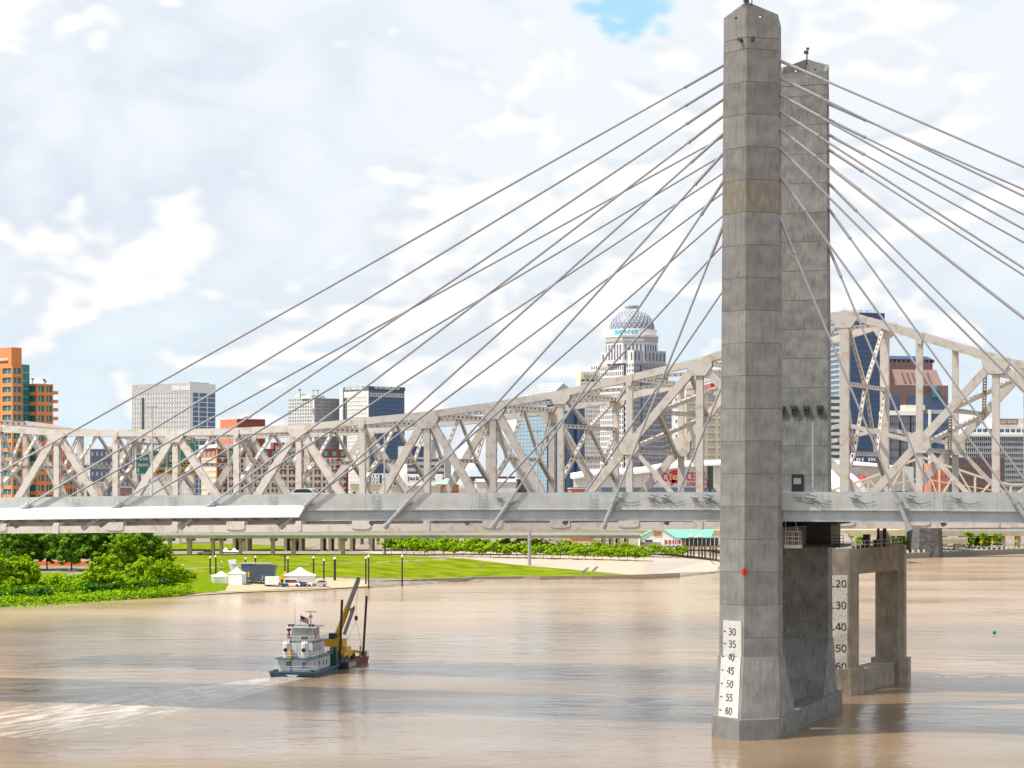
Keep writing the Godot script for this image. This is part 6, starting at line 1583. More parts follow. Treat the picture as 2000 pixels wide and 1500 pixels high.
func arena():
	mk("panel_pale", L(0.66, 0.65, 0.66), 0.6); mk("arena_dark", L(0.16, 0.22, 0.32), 0.3)
	var D := 1150.0; var s := D / F
	var o := thing("arena", "long white arena with a wavy roof edge and red lettering", "arena", Vector3(0, 0, -D))
	var X := func(p: float) -> float: return (p - 1000.0) * s
	var Y := func(p: float) -> float: return H - (p - 950.0) * s
	var b := B.new()
	var eave := [[1120, 930], [1165, 922], [1200, 921.5], [1240, 920], [1270, 916.5], [1300, 911], [1330, 907], [1360, 904.5], [1400, 903], [1440, 902], [1500, 900], [1622, 900], [1700, 905], [1762, 911]]
	# wall panels, joint by joint
	for i in eave.size() - 1:
		var p = eave[i]; var q = eave[i + 1]
		if p[0] >= 1500: continue
		var n := maxi(1, int((q[0] - p[0]) / 15.0))
		for k in n:
			var xa: float = lerpf(p[0], q[0], k / float(n)); var xb: float = lerpf(p[0], q[0], (k + 1.0) / n); var ya: float = lerpf(p[1], q[1], k / float(n)); var yb: float = lerpf(p[1], q[1], (k + 1.0) / n)
			b = B.new()
			var z0 := -0.0
			b.hexa([Vector3(X.call(xa) + 0.04, Y.call(952), 0), Vector3(X.call(xb) - 0.04, Y.call(952), 0), Vector3(X.call(xb) - 0.04, Y.call(952), -1), Vector3(X.call(xa) + 0.04, Y.call(952), -1), Vector3(X.call(xa) + 0.04, Y.call(ya + 6), 0), Vector3(X.call(xb) - 0.04, Y.call(yb + 6), 0), Vector3(X.call(xb) - 0.04, Y.call(yb + 6), -1), Vector3(X.call(xa) + 0.04, Y.call(ya + 6), -1)])
			part("wall_panel", b, M.panel_pale, o)
	b = B.new()
	for i in eave.size() - 1:
		var p = eave[i]; var q = eave[i + 1]
		b.hexa([Vector3(X.call(p[0]), Y.call(p[1] + 6), 3), Vector3(X.call(q[0]), Y.call(q[1] + 6), 3), Vector3(X.call(q[0]), Y.call(q[1] + 3), -60), Vector3(X.call(p[0]), Y.call(p[1] + 3), -60), Vector3(X.call(p[0]), Y.call(p[1] + 1), 3), Vector3(X.call(q[0]), Y.call(q[1] + 1), 3), Vector3(X.call(q[0]), Y.call(q[1] - 7), -60), Vector3(X.call(p[0]), Y.call(p[1] - 7), -60)])
	part("roof", b, M.white_plain, o)
	b = B.new(); b.box(Vector3(X.call(1290), Y.call(962), -3), Vector3(X.call(1470) - X.call(1110), 5.4, 5)); part("base_glazing", b, M.arena_dark, o)
	b = B.new(); b.box(Vector3(X.call(1690), Y.call(935), -4), Vector3(X.call(1790) - X.call(1600), 12.5, 6)); part("side_wall", b, M.grey_pale, o)
	b = B.new(); b.box(Vector3(X.call(1640), Y.call(955), 0), Vector3(22, 6, 4)); part("base_glazing", b, M.arena_dark, o)
	b = B.new(); b.lathe(Vector3(X.call(1622), Y.call(975), -2), [Vector2(20.5, 0), Vector2(19.5, 4), Vector2(16.5, 9), Vector2(12, 13), Vector2(6, 15.6), Vector2(0, 16)], 28); part("round_pavilion", b, M.white_plain, o)
	b = B.new(); b.lathe(Vector3(X.call(1684), Y.call(941), 1.5), [Vector2(0, 0), Vector2(1.5, 0.5), Vector2(1.9, 1.8), Vector2(1.4, 3.0), Vector2(0, 3.5)], 14); part("red_globe", b, M.red, o)
	# lettering: KFC, a red speech balloon with yum, CENTER
	letters(o, "KFC", 4.4, Vector3(X.call(1287), Y.call(932), 0.25), M.red, 0, 0.3, "lettering", "Droid Sans", true, 8.5)
	b = B.new(); var g := []
	for k in 20: g.append(Vector2(4.2 * cos(TAU * k / 20.0), 3.4 * sin(TAU * k / 20.0)))
	plate(b, Vector3(X.call(1320), Y.call(931), 0.3), g, 0.5)
	plate(b, Vector3(X.call(1315), Y.call(940.5), 0.3), [Vector2(-1.3, -2.4), Vector2(2.4, 1.4), Vector2(-0.8, 1.0)], 0.5)
	part("speech_balloon", b, M.red, o)
	letters(o, "Yum!", 3.2, Vector3(X.call(1320), Y.call(931.5), 0.65), mk("pale_yellow", L(0.85, 0.72, 0.35), 0.6), 0, 0.2, "lettering", "Droid Serif", true, 7.2)
	letters(o, "CENTER", 4.4, Vector3(X.call(1366), Y.call(931), 0.25), M.red, 0, 0.3, "lettering", "Droid Sans", true, 13.5)
	letters(o, "LOUISVILLE", 2.0, Vector3(X.call(1362), Y.call(945.5), 0.25), M.red, 0, 0.3, "lettering", "Droid Sans", true, 11.0)
	b = B.new()
	for k in 16: b.box(Vector3(X.call(1626 + k * 8.0 + 3.0 * sin(k * 2.0)), Y.call(896.5), -18), Vector3(0.8, 1.6, 0.8))
	part("roof_vent", b, M.grey_steel, o)

func far_bridge():
	# pale steel truss bridge in the distance at right, on a stone pier
	mk("far_steel", L(0.70, 0.62, 0.50), 0.8, "grain", 0.2); mk("stone_dark", L(0.17, 0.16, 0.17), 0.95, "blotch", 0.08)
	var D := 925.0; var s := D / F
	var o := thing("far_truss_bridge", "distant pale steel truss bridge at right on a dark stone pier", "bridge", Vector3(0, 0, -D))
	var X := func(p: float) -> float: return (p - 1000.0) * s
	var Y := func(p: float) -> float: return H - (p - 950.0) * s
	var tp := [[1590, 966], [1625, 957], [1660, 946], [1695, 934], [1730, 921], [1765, 906], [1800, 892], [1835, 905], [1870, 916], [1905, 928], [1940, 939], [1975, 946], [2010, 946], [2045, 946]]
	for z in [0.0, -13.0]:
		var dx := 0.0 if z == 0.0 else 2.4
		for i in tp.size():
			var x: float = X.call(tp[i][0]) + dx; var yt: float = Y.call(tp[i][1]); var yb: float = Y.call(976.0)
			var b := B.new(); b.beam(Vector3(x, yb, z), Vector3(x, yt, z), 0.5, 0.55, Vector3.RIGHT); part("post", b, M.far_steel, o)
			if i < tp.size() - 1:
				var x2: float = X.call(tp[i + 1][0]) + dx; var yt2: float = Y.call(tp[i + 1][1])
				b = B.new(); b.beam(Vector3(x, yt, z), Vector3(x2, yt2, z), 0.6, 0.8); part("top_chord", b, M.far_steel, o)
				b = B.new(); b.beam(Vector3(x, yb, z), Vector3(x2, yb, z), 0.6, 0.9); part("bottom_chord", b, M.far_steel, o)
				b = B.new()
				if (i % 2 == 0) == (i < 6): b.beam(Vector3(x, yb, z), Vector3(x2, yt2, z), 0.45, 0.6)
				else: b.beam(Vector3(x, yt, z), Vector3(x2, yb, z), 0.45, 0.6)
				part("diagonal", b, M.far_steel, o)
				if i > 1 and i < 11:
					b = B.new(); b.beam(Vector3(x, lerpf(yb, yt, 0.5), z), Vector3(x2, lerpf(yb, yt2, 0.5), z), 0.3, 0.35)
					part("strut", b, M.far_steel, o)
			if z == 0.0:
				b = B.new(); b.beam(Vector3(x, yt, 0), Vector3(x + 2.4, yt, -13), 0.4, 0.5); part("top_strut", b, M.far_steel, o)
				if i < tp.size() - 1:
					b = B.new(); b.beam(Vector3(x, yt, 0), Vector3(X.call(tp[i + 1][0]) + 2.4, Y.call(tp[i + 1][1]), -13), 0.3, 0.35); part("top_lateral", b, M.far_steel, o)
					b = B.new(); b.beam(Vector3(x + 2.4, yt - 0.1, -13), Vector3(X.call(tp[i + 1][0]), Y.call(tp[i + 1][1]) - 0.1, 0), 0.3, 0.3); part("top_lateral", b, M.far_steel, o)
	var b := B.new(); b.box(Vector3(X.call(1820), Y.call(980), -6.5), Vector3(115, 1.6, 14)); part("roadway", b, M.asphalt, o)
	# pier built of courses
	for k in 12:
		b = B.new(); var ya := -2.0 + k * 2.05; var f0 := lerpf(6.4, 5.3, k / 12.0); var f1 := lerpf(6.4, 5.3, (k + 0.96) / 12.0)
		var pl := func(w: float) -> Array: return [Vector2(X.call(1811) - w + 2.0, 4.0), Vector2(X.call(1811) + w - 2.0, 4.0), Vector2(X.call(1811) + w, 2.0), Vector2(X.call(1811) + w, -15.0), Vector2(X.call(1811) - w, -15.0), Vector2(X.call(1811) - w, 2.0)]
		b.loft(pl.call(f0), ya, pl.call(f1), ya + 2.0); part("stone_course", b, M.stone_dark, o)

func right_bank():
	var X := func(p: float, d: float) -> float: return (p - 1000.0) * d / F
	var Y := func(p: float, d: float) -> float: return H - (p - 950.0) * d / F
	var k := 0
	for q in [[1400, 2060, 1037.0, 1047.0, 985.0, "upper elevated road deck along the far right bank"], [1730, 1890, 1053.0, 1062.0, 965.0, "sloping lower ramp deck left and right of the stone pier"], [1730, 2060, 1063.0, 1068.0, 1015.0, "lowest shaded road deck behind the far right trees"]]:
		var a := thing("elevated_road", q[5], "viaduct", Vector3(0, 0, -q[4]))
		var x: float = X.call(q[0], q[4]); var xe: float = X.call(q[1], q[4])
		while x < xe:
			var b := B.new(); b.span(Vector3(x + 0.03, Y.call(q[3], q[4]), 0), Vector3(minf(x + 18, xe) - 0.03, Y.call(q[2], q[4]), -10)); part("deck_girder", b, M.viaduct if k < 2 else M.viaduct, a)
			b = B.new(); b.span(Vector3(x + 0.05, Y.call(q[2], q[4]) + 0.01, -0.2), Vector3(minf(x + 18, xe) - 0.05, Y.call(q[2], q[4]) + 0.9, -0.5)); part("parapet", b, M.barrier, a)
			x += 18.0
		for p in ([1847, 1880, 1990, 1960, 1735, 1450, 1520, 1580] if k == 0 else [1755, 1870]):
			if k == 2: continue
			var xp: float = X.call(p, q[4]); var b := B.new(); b.prism([Vector2(xp - 1.0, -1), Vector2(xp + 1.0, -1), Vector2(xp + 1.0, -4), Vector2(xp - 1.0, -4)], 1.0, Y.call(q[3], q[4])); part("pier", b, M.viaduct, a)
		k += 1
	# wharf wall with posts
	var w := thing("wharf_wall", "dark wharf wall with a row of pale posts along the far right shore", "wall")
	var prev := Vector3.INF
	for i in 30:
		var x: float = lerpf(100.0, 260.0, i / 29.0); var p := Vector3(x, 0.8, -shore(x) - 1.5)
		if prev != Vector3.INF:
			var b := B.new(); b.beam(prev, p, 1.2, 3.0); part("wall_length", b, M.concrete_1, w)
			for e in 2:
				b = B.new(); var c := prev.lerp(p, 0.25 + e * 0.5); b.box(c + Vector3(0, 2.0, 0), Vector3(0.7, 1.2, 0.7)); part("post", b, M.cream, w)
		prev = p
	k = 0
	for q in [[1888, 1058, 980.0], [1916, 1058, 980.0], [1938, 1057, 980.0], [1985, 1056, 975.0], [1756, 1042, 940.0]]:
		var o = thing("warning_sign", "%s yellow road sign from the left on the far right bank" % nth(k + 1), "sign", Vector3(X.call(q[0], q[2]), 0, -q[2]), 0, "yellow road signs")
		var yy: float = Y.call(q[1], q[2]); var b := B.new(); b.tube(Vector3(0, ground(X.call(q[0], q[2]), q[2]) - 0.5, 0), Vector3(0, yy, 0), 0.09, 0.09, 6); part("post", b, M.grey_steel, o)
		b = B.new(); plate(b, Vector3(0, yy, 0.12), [Vector2(-0.9, -0.7), Vector2(0.9, -0.7), Vector2(0, 0.9)], 0.08); part("panel", b, M.yellow_paint, o); k += 1
	vehicle("parked_car", "white car on the far right road just below the ramps", "car", G(1876, 975.0) + Vector3(0, 1.5, 0), 0.2, M.white_paint, "suv", 4.8)
	vehicle("parked_car", "dark blue car on the far right road left of the stone pier", "car", G(1765, 955.0) + Vector3(0, 0.8, 0), 0.2, M.blue_paint, "suv", 4.8)
	vehicle("delivery_truck", "white and yellow truck right of the far right trees", "truck", G(1945, 985.0) + Vector3(0, 0.8, 0), 0.2, M.white_paint, "van", 6.5)

# ---------------------------------------------------------------- towboat and crane barge
func boats():
	mk("boat_white", L(0.84, 0.85, 0.88), 0.5, "grime", 0.5); mk("hull_teal", L(0.02, 0.075, 0.13), 0.5); mk("trim_teal", L(0.03, 0.11, 0.15), 0.5); mk("dark_green", L(0.01, 0.09, 0.08), 0.6)
	mk("crane_yellow", L(0.92, 0.52, 0.02), 0.5, "grime", 0.4); mk("rust_red", L(0.20, 0.075, 0.06), 0.8, "grime", 0.5); mk("spud", L(0.09, 0.055, 0.06), 0.7, "grime", 0.5); mk("boom_grey", L(0.42, 0.43, 0.46), 0.6, "grime", 0.4)
	mk("hull_blue", L(0.02, 0.035, 0.10), 0.6)
	var turn := deg_to_rad(-9.0)
	var at := P(596.5, 950, 351.3); at.y = 0
	var o := thing("towboat", "white two-storey towboat with teal hull pushing the crane barge", "boat", at, turn)
	o.scale = Vector3(1, 0.88, 1)
	# local: +z is the stern, towards the eye; +x starboard
	var b := B.new()
	var hull := [Vector2(-3.6, 8.3), Vector2(3.6, 8.3), Vector2(3.75, 4), Vector2(3.75, -7.4), Vector2(3.0, -8.3), Vector2(-3.0, -8.3), Vector2(-3.75, -7.4), Vector2(-3.75, 4)]
	var low := []
	for p in hull: low.append(p * Vector2(0.93, 0.94))
	b.loft(low, -0.8, hull, 0.85); part("hull", b, M.hull_teal, o)
	b = B.new()
	for i in 8:
		var p: Vector2 = hull[i]; var q: Vector2 = hull[(i + 1) % 8]; b.beam(Vector3(p.x, 0.92, p.y), Vector3(q.x, 0.92, q.y), 0.22, 0.25)
	part("rubbing_strake", b, M.trim_teal, o)
	var hn := b
	b = B.new(); b.box(Vector3(0, 0.4, 8.4), Vector3(1.9, 0.12, 0.04)); b.box(Vector3(0, 0.2, 8.38), Vector3(1.3, 0.09, 0.04)); part("name_plate", b, M.white_plain, o)
	# main deck house
	b = B.new(); b.span(Vector3(-2.75, 0.86, 6.3), Vector3(2.75, 3.0, -5.2)); part("deck_house", b, M.boat_white, o)
	for q in [[-1.1, 2.2, 0.75, 0.95], [1.45, 2.0, 0.7, 1.05]]:
		b = B.new(); b.box(Vector3(q[0], q[1], 6.31), Vector3(q[2], q[3], 0.08)); var wn := part("window", b, M.mid_blue if M.has("mid_blue") else M.glass_dark, o)
		b = B.new()
		for e in [-1, 1]: b.box(Vector3(q[0], q[1] + e * q[3] * 0.5, 6.36), Vector3(q[2] + 0.1, 0.07, 0.06))
		b.box(Vector3(q[0], q[1], 6.36), Vector3(q[2], 0.06, 0.05)); part("frame", b, M.white_plain, wn)
	for z in [4.6, 2.4, 1.7, -0.6, -2.6]:
		b = B.new(); b.box(Vector3(2.76, 1.75 if z > 4 else 2.0, z), Vector3(0.08, 1.7 if z > 4 else 1.0, 0.5)); part("door" if z > 4 else "window", b, M.glass_dark, o)
	# decks with teal edges
	for q in [[3.05, -3.1, 3.1, 6.9, -5.6], [5.75, -2.0, 2.6, 3.9, -4.4], [8.35, -2.5, 2.5, 3.2, -2.6]]:
		b = B.new(); b.span(Vector3(q[1], q[0], q[3]), Vector3(q[2], q[0] + 0.16, q[4])); part("deck", b, M.trim_teal if q[0] < 8 else M.boat_white, o)
	b = B.new(); b.span(Vector3(-1.55, 3.21, 4.0), Vector3(2.1, 5.75, -4.0)); part("upper_house", b, M.boat_white, o)
	for z in [2.6, 0.8, -1.0]:
		b = B.new(); b.box(Vector3(2.11, 4.6, z), Vector3(0.08, 1.0, 0.5)); part("window", b, M.glass_dark, o)
	b = B.new(); b.box(Vector3(1.1, 4.0, 4.01), Vector3(0.7, 1.5, 0.08)); part("door", b, M.mid_blue if M.has("mid_blue") else M.trim_teal, o)
	b = B.new(); b.loft([Vector2(-1.7, 2.6), Vector2(1.9, 2.6), Vector2(1.9, -1.9), Vector2(-1.7, -1.9)], 5.92, [Vector2(-1.55, 2.3), Vector2(1.8, 2.3), Vector2(1.8, -1.7), Vector2(-1.55, -1.7)], 8.35); part("pilot_house", b, M.boat_white, o)
	b = B.new(); b.box(Vector3(0.0, 7.6, 2.44), Vector3(2.2, 0.9, 0.1)); part("window", b, M.grey_pale if M.has("grey_pale") else M.white, o)
	b = B.new(); b.box(Vector3(0.3, 6.35, 2.6), Vector3(0.5, 0.75, 0.08)); b.box(Vector3(0.85, 6.35, 2.6), Vector3(0.5, 0.75, 0.08)); part("window", b, M.glass_dark, o)
	b = B.new(); b.box(Vector3(1.86, 7.5, 0.2), Vector3(0.1, 0.95, 3.2)); part("window", b, M.glass_dark, o)
	# twin stacks with dark ends
	for x in [-1.75, 1.15]:
		b = B.new(); b.lathe(Vector3(x, 3.21, 4.9), [Vector2(0.62, 0), Vector2(0.62, 2.5), Vector2(0.5, 2.7), Vector2(0, 2.72)], 16); var sk := part("stack", b, M.boat_white, o)
		b = B.new(); b.tube(Vector3(x, 4.6, 5.3), Vector3(x, 4.6, 5.75), 0.3, 0.34, 14); part("exhaust", b, M.black, sk)
		b = B.new()
		for e in [-0.35, 0.0, 0.35]: b.tube(Vector3(x + e, 5.7, 4.9), Vector3(x + e, 6.25, 4.9), 0.12, 0.12, 8)
		part("exhaust", b, M.white_plain, sk)
	# ladders
	for q in [[0.0, 3.2, 5.9, 4.3], [1.95, 0.9, 3.1, 6.6], [1.35, 5.9, 8.3, 2.75]]:
		b = B.new()
		for e in [-0.26, 0.26]: b.tube(Vector3(q[0] + e, q[1], q[3] + 0.35), Vector3(q[0] + e, q[2], q[3]), 0.04, 0.04, 5)
		for k in 8: b.tube(Vector3(q[0] - 0.26, lerpf(q[1], q[2], k / 7.0), q[3] + 0.35 * (1 - k / 7.0)), Vector3(q[0] + 0.26, lerpf(q[1], q[2], k / 7.0), q[3] + 0.35 * (1 - k / 7.0)), 0.03, 0.03, 5)
		part("ladder", b, M.grey_steel, o)
	# rails
	for q in [[3.2, -3.0, 3.0, 6.8, -5.4, 1.0], [5.9, -1.9, 2.5, 3.8, -4.2, 0.95], [0.95, -3.4, 3.4, 8.0, 4.5, 1.0]]:
		b = B.new()
		var cs := [Vector3(q[1], q[0], q[4]), Vector3(q[1], q[0], q[3]), Vector3(q[2], q[0], q[3]), Vector3(q[2], q[0], q[4])]
		for i in 3:
			var n := 5 if i == 1 else 8
			for k in n + 1:
				var p: Vector3 = cs[i].lerp(cs[i + 1], k / float(n)); b.tube(p, p + Vector3(0, q[5], 0), 0.025, 0.025, 5)
			for h in [0.5, 1.0]: b.tube(cs[i] + Vector3(0, q[5] * h, 0), cs[i + 1] + Vector3(0, q[5] * h, 0), 0.028, 0.028, 5)
		part("railing", b, M.white_plain, o)
	b = B.new(); b.box(Vector3(-0.95, 3.95, 6.4), Vector3(0.55, 1.5, 0.5)); part("locker", b, M.yellow_paint, o)
	b = B.new(); b.tube(Vector3(-0.65, 0.9, 6.5), Vector3(-0.65, 7.0, 6.3), 0.07, 0.05, 6); part("flagstaff", b, M.dark_steel, o)
	# roof gear: lamps, radar, aerials
	for x in [-1.9, -1.4, 1.4, 1.9]:
		b = B.new(); b.tube(Vector3(x, 8.5, 2.6), Vector3(x, 8.95, 2.6), 0.2, 0.22, 8); part("lamp", b, M.dark_steel, o)
	b = B.new(); b.tube(Vector3(1.0, 8.5, 0.5), Vector3(1.0, 11.0, 0.5), 0.09, 0.07, 6); b.box(Vector3(1.0, 11.05, 0.5), Vector3(1.7, 0.14, 0.25)); b.box(Vector3(1.0, 10.2, 0.5), Vector3(0.5, 0.4, 0.4)); part("radar_mast", b, M.grey_steel, o)
	b = B.new(); b.tube(Vector3(-1.7, 8.5, 0.2), Vector3(-1.7, 12.6, 0.2), 0.035, 0.02, 5); b.tube(Vector3(-1.35, 8.5, 1.2), Vector3(-1.35, 11.6, 1.2), 0.03, 0.02, 5); part("aerial", b, M.white_plain, o)
	b = B.new(); b.box(Vector3(-2.3, 6.7, 1.9), Vector3(0.25, 1.0, 0.25)); b.box(Vector3(2.35, 6.7, 2.4), Vector3(0.3, 0.7, 0.2)); part("life_ring", b, M.red, o)
	b = B.new(); b.tube(Vector3(-2.0, 6.0, 1.6), Vector3(-2.3, 7.7, 1.6), 0.12, 0.12, 6); b.box(Vector3(-2.2, 7.9, 1.7), Vector3(0.6, 0.4, 0.4)); part("searchlight", b, M.dark_steel, o)
	b = B.new(); b.hexa([Vector3(2.4, 0.86, -6.0), Vector3(3.7, 0.86, -6.0), Vector3(3.7, 0.86, -7.0), Vector3(2.4, 0.86, -7.0), Vector3(2.4, 4.2, -6.3), Vector3(3.4, 4.2, -6.3), Vector3(3.4, 4.2, -7.0), Vector3(2.4, 4.2, -7.0)]); part("push_knee", b, M.dark_green, o)
	for x in [-2.9, 3.0]:
		b = B.new(); b.tube(Vector3(x, 0.86, 7.8), Vector3(x, 1.3, 7.8), 0.16, 0.2, 8); b.tube(Vector3(x + 0.4, 0.86, 7.8), Vector3(x + 0.4, 1.3, 7.8), 0.16, 0.2, 8); part("bitt", b, M.dark_steel, o)
	# flag, flying to the right
	var fl := thing("flag", "small red, white and blue flag flying above the towboat pilot house", "flag", at + Basis(Vector3.UP, turn) * Vector3(-0.55, 7.5, 1.0), 0.0)
	b = B.new(); b.tube(Vector3(0, 0, 0), Vector3(0, 1.75, 0), 0.035, 0.03, 6); part("pole", b, M.grey_steel, fl)
	var stripes := B.new(); stripes.col = Color(1, 1, 1)
	for j in 7:
		stripes.col = L(0.45, 0.03, 0.04) if j % 2 == 0 else L(0.7, 0.7, 0.7)
		for k in 6:
			var xa := k * 0.22; var xb := xa + 0.22
			if k < 3 and j < 4: stripes.col = L(0.03, 0.06, 0.25)
			else: stripes.col = L(0.45, 0.03, 0.04) if j % 2 == 0 else L(0.7, 0.7, 0.7)
			var ya := 1.7 - j * 0.13 - xa * 0.42; var yb := 1.7 - j * 0.13 - xb * 0.42
			var za := 0.1 * sin(xa * 5.0); var zb := 0.1 * sin(xb * 5.0)
			stripes.quad(Vector3(xa, ya - 0.13, za), Vector3(xb, yb - 0.13, zb), Vector3(xb, yb, zb), Vector3(xa, ya, za))
	var fm := mk("flag_cloth", L(1, 1, 1), 0.8); fm.vertex_color_use_as_albedo = true
	part("cloth", stripes, fm, fl)
	# barge
	var bt := deg_to_rad(-10.0)
	var bp := P(672, 950, 366.0); bp.y = 0
	var g := thing("crane_barge", "rusty flat barge with two tall spud poles ahead of the towboat", "barge", bp, bt)
	b = B.new(); b.loft([Vector2(-2.3, 6.2), Vector2(2.2, 6.2), Vector2(2.2, -6.6), Vector2(-2.3, -6.6)], -0.8, [Vector2(-2.5, 6.8), Vector2(2.4, 6.8), Vector2(2.4, -7.6), Vector2(-2.5, -7.6)], 1.0); part("hull", b, M.rust_red, g)
	b = B.new(); b.box(Vector3(-0.05, 0.5, 6.78), Vector3(4.6, 0.9, 0.1)); part("bow_plate", b, M.hull_blue, g)
	b = B.new(); b.box(Vector3(2.4, 0.55, 3.9), Vector3(0.08, 0.75, 4.6)); part("side_plate", b, M.grey_steel, g)
	b = B.new(); b.box(Vector3(-0.7, 1.9, 4.6), Vector3(1.7, 1.7, 2.0)); part("winch_house", b, mk("maroon", L(0.13, 0.02, 0.035), 0.6), g)
	b = B.new(); b.box(Vector3(1.4, 1.2, 5.4), Vector3(1.2, 0.4, 1.8)); b.box(Vector3(1.7, 1.15, -4.0), Vector3(0.9, 0.3, 2.0)); part("deck_timber", b, M.brown_wood if M.has("brown_wood") else M.rust_red, g)
	b = B.new()
	for k in 6: b.tube(Vector3(2.3, 1.0, -4.6 - k * 0.55), Vector3(2.3, 2.0, -4.6 - k * 0.55), 0.03, 0.03, 5)
	for h in [1.5, 2.0]: b.tube(Vector3(2.3, h, -4.6), Vector3(2.3, h, -7.4), 0.03, 0.03, 5)
	part("railing", b, M.grey_steel, g)
	for q in [[0.5, 5.2, 0.5, 11.1, 0.21], [1.7, -5.6, 0.75, 11.2, 0.2]]:
		b = B.new(); b.tube(Vector3(q[0], -1.0, q[1]), Vector3(q[0] + q[2], q[3], q[1]), q[4], q[4], 12); var sp := part("spud_pole", b, M.spud, g)
		b = B.new(); b.box(Vector3(q[0] + 0.1, 1.5, q[1]), Vector3(1.0, 1.0, 1.0)); part("spud_collar", b, M.dark_steel, sp)
	# crane
	var cp := bp + Basis(Vector3.UP, bt) * Vector3(0.0, 1.0, 0.3)
	var c := thing("crane", "yellow mobile crane on the barge with raised grey-tipped boom", "crane", cp, bt)
	c.scale = Vector3.ONE * 0.85
	b = B.new(); b.span(Vector3(-1.2, 0.75, 5.0), Vector3(1.4, 1.7, -3.6)); b.span(Vector3(-1.0, 1.7, 2.6), Vector3(1.2, 2.6, -1.2)); part("carrier", b, M.crane_yellow, c)
	for z in [4.0, 2.6, -1.6, -2.9]:
		for x in [-1.1, 1.1]:
			b = B.new(); b.tube(Vector3(x, 0.55, z), Vector3(x + (0.4 if x > 0 else -0.4), 0.55, z), 0.55, 0.55, 14); part("wheel", b, M.black, c)
	b = B.new(); b.span(Vector3(-2.9, 2.7, 3.2), Vector3(0.7, 4.2, 0.2)); b.span(Vector3(-3.7, 2.9, 2.8), Vector3(-2.7, 3.8, 0.8)); part("upper_works", b, M.crane_yellow, c)
	b = B.new(); b.span(Vector3(-2.2, 4.2, 3.0), Vector3(-0.9, 5.3, 1.4)); part("cab", b, M.glass_dark, c)
	b = B.new(); b.beam(Vector3(1.4, 1.4, -3.0), Vector3(2.6, 1.3, -3.0), 0.3, 0.4); b.beam(Vector3(2.6, 0.2, -3.0), Vector3(2.6, 2.5, -3.0), 0.25, 0.25, Vector3.RIGHT); part("outrigger", b, M.crane_yellow, c)
	var f0 := Vector3(-1.3, 3.9, 1.4); var f2 := Vector3(2.5, 15.3, -1.5); var f1 := f0.lerp(f2, 0.56)
	b = B.new(); b.beam(f0, f1, 0.75, 0.9); part("boom", b, M.crane_yellow, c)
	b = B.new(); b.beam(f0.lerp(f2, 0.5), f2, 0.6, 0.72); b.beam(f2, f2 + Vector3(0.15, 0.6, 0), 0.35, 0.7); part("boom_extension", b, M.boom_grey, c)
	b = B.new(); b.beam(f0.lerp(f2, 0.08) + Vector3(0.3, -0.4, 0.2), f0.lerp(f2, 0.35) + Vector3(0.25, -0.3, 0), 0.3, 0.3); part("lift_ram", b, M.grey_steel, c)
	b = B.new(); b.beam(Vector3(0.35, 4.9, 0.9), Vector3(2.0, 10.0, 0.0), 0.35, 0.6); part("folded_jib", b, M.boom_grey, c)
	b = B.new()
	for k in 4: b.box(Vector3(1.5 + k * 0.22, 9.3 + k * 0.28, 0.2), Vector3(0.18, 0.9 - k * 0.1, 0.5))
	b.beam(Vector3(1.2, 9.6, 0.1), Vector3(2.3, 10.4, 0.0), 0.2, 0.2); part("jib_head", b, M.grey_steel, c)
	var hk := Vector3(2.15, 7.9, -1.4)
	b = B.new(); b.tube(f2, hk + Vector3(0, 0.5, 0), 0.03, 0.03, 5); part("hoist_rope", b, M.dark_steel, c)
	b = B.new(); b.lathe(hk, [Vector2(0.0, -0.5), Vector2(0.28, -0.25), Vector2(0.36, 0.2), Vector2(0.2, 0.55), Vector2(0, 0.6)], 10); part("hook_block", b, M.rust_red, c)
	b = B.new(); b.tube(hk - Vector3(0, 0.4, 0), Vector3(0.5, 2.4, 2.0), 0.028, 0.028, 5); b.tube(hk - Vector3(0, 0.4, 0), Vector3(2.4, 1.2, -5.6), 0.028, 0.028, 5); part("sling", b, M.dark_steel, c)
	# small teal buoy
	var by := thing("buoy", "tiny teal can buoy afloat alone at the right", "buoy", P(1942, 950, 441.0) * Vector3(1, 0, 1))
	b = B.new(); b.lathe(Vector3.ZERO, [Vector2(0.3, -0.4), Vector2(0.36, 0.1), Vector2(0.34, 0.7), Vector2(0.2, 0.85), Vector2(0, 0.88)], 12); part("can", b, mk("buoy_teal", L(0.02, 0.20, 0.16), 0.5), by)
	b = B.new(); b.lathe(Vector3.ZERO, [Vector2(0.38, -0.05), Vector2(0.55, 0.0), Vector2(0.38, 0.08)], 12); part("collar", b, M.cream if M.has("cream") else M.white, by)

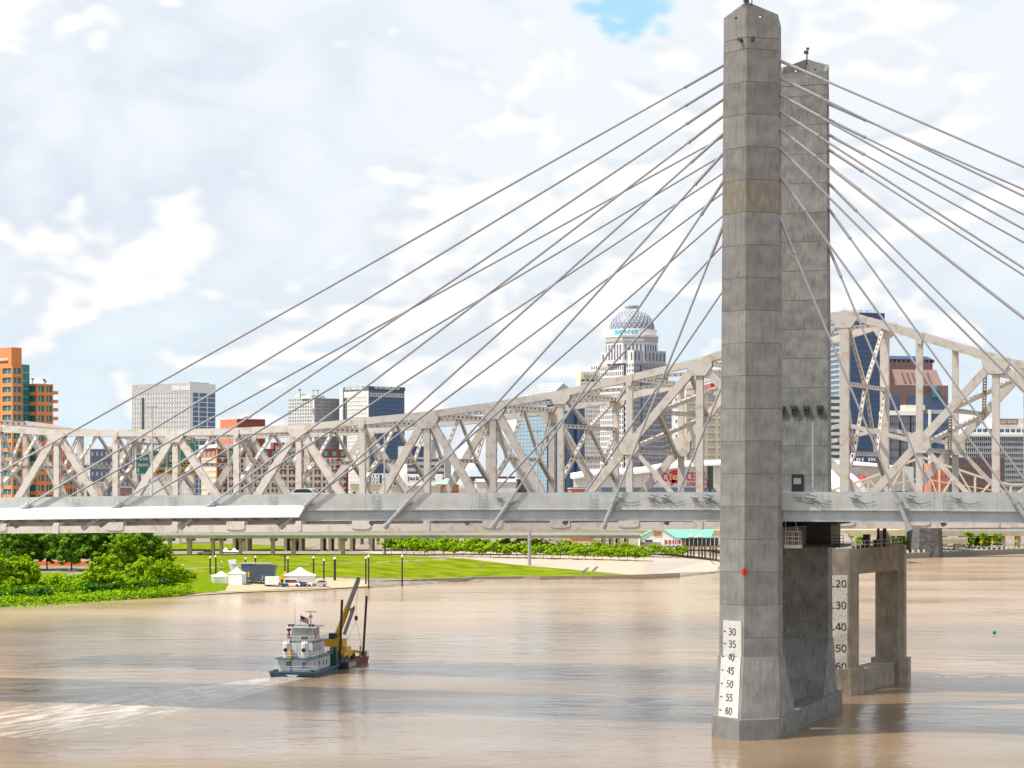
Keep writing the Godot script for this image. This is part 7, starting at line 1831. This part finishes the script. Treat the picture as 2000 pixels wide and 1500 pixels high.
# churned water behind the tow: real ripples, with pale foam and sky reflection put into their colour
func wakes():
	var n := FastNoiseLite.new(); n.seed = 61; n.frequency = 0.22; n.fractal_octaves = 4
	var f := FastNoiseLite.new(); f.seed = 62; f.frequency = 0.35; f.fractal_octaves = 4
	var wm := StandardMaterial3D.new(); wm.resource_name = "churned_water"; wm.vertex_color_use_as_albedo = true; wm.roughness = 0.2
	for q in [[Vector2(-33.8, 344.0), Vector2(-0.40, -0.917), 86.0, 3.2, 0.20, 0.07, "wake_water"], [Vector2(-27.0, 360.0), Vector2(0.62, -0.10), 17.0, 1.0, 0.34, 0.06, "bow_wave_water"]]:
		var o2: Vector2 = q[0]; var dir: Vector2 = (q[1] as Vector2).normalized(); var side := Vector2(-dir.y, dir.x)
		var b := B.new(); var ns := int(q[2] / 0.4); var nw := 72
		var pt := func(i: int, j: int) -> Vector3:
			var s: float = q[2] * i / ns; var half: float = q[3] + s * q[4]; var l := (j / float(nw) * 2.0 - 1.0); var p := o2 + dir * s + side * l * half
			var edge := clampf((1.0 - absf(l)) * 3.0, 0.0, 1.0) * clampf((1.0 - s / q[2]) * 1.6, 0.0, 1.0) * clampf(s * 1.5, 0.0, 1.0)
			var y: float = (n.get_noise_2d(p.x * 1.2, p.y * 2.4) * 0.9 + 0.35 * sin(absf(l) * half * 1.9 - s * 0.5)) * q[5]
			return Vector3(p.x, 0.006 + maxf(-0.004, y * edge + 0.05 * edge), -p.y)
		for i in ns:
			for j in nw:
				var a: Vector3 = pt.call(i, j); var c: Vector3 = pt.call(i + 1, j); var d: Vector3 = pt.call(i + 1, j + 1); var e: Vector3 = pt.call(i, j + 1)
				var l := absf(j / float(nw) * 2.0 - 1.0); var s := i / float(ns)
				var k: float = f.get_noise_2d(i * 0.12, (j / float(nw) - 0.5) * 2.0 * (q[3] + i * 0.4 * q[4]) * 1.3) * 0.9 + 0.40 - s * 0.22 - maxf(0.0, l - 0.45) * 0.9
				if s < 0.06: k += 0.25
				b.col = L(0.32, 0.22, 0.135).lerp(L(0.66, 0.60, 0.53), smoothstep(-0.1, 0.7, k))
				if (c - a).cross(e - a).y > 0: b.quad(a, c, d, e)
				else: b.quad(a, e, d, c)
		struct(q[6], b, wm)
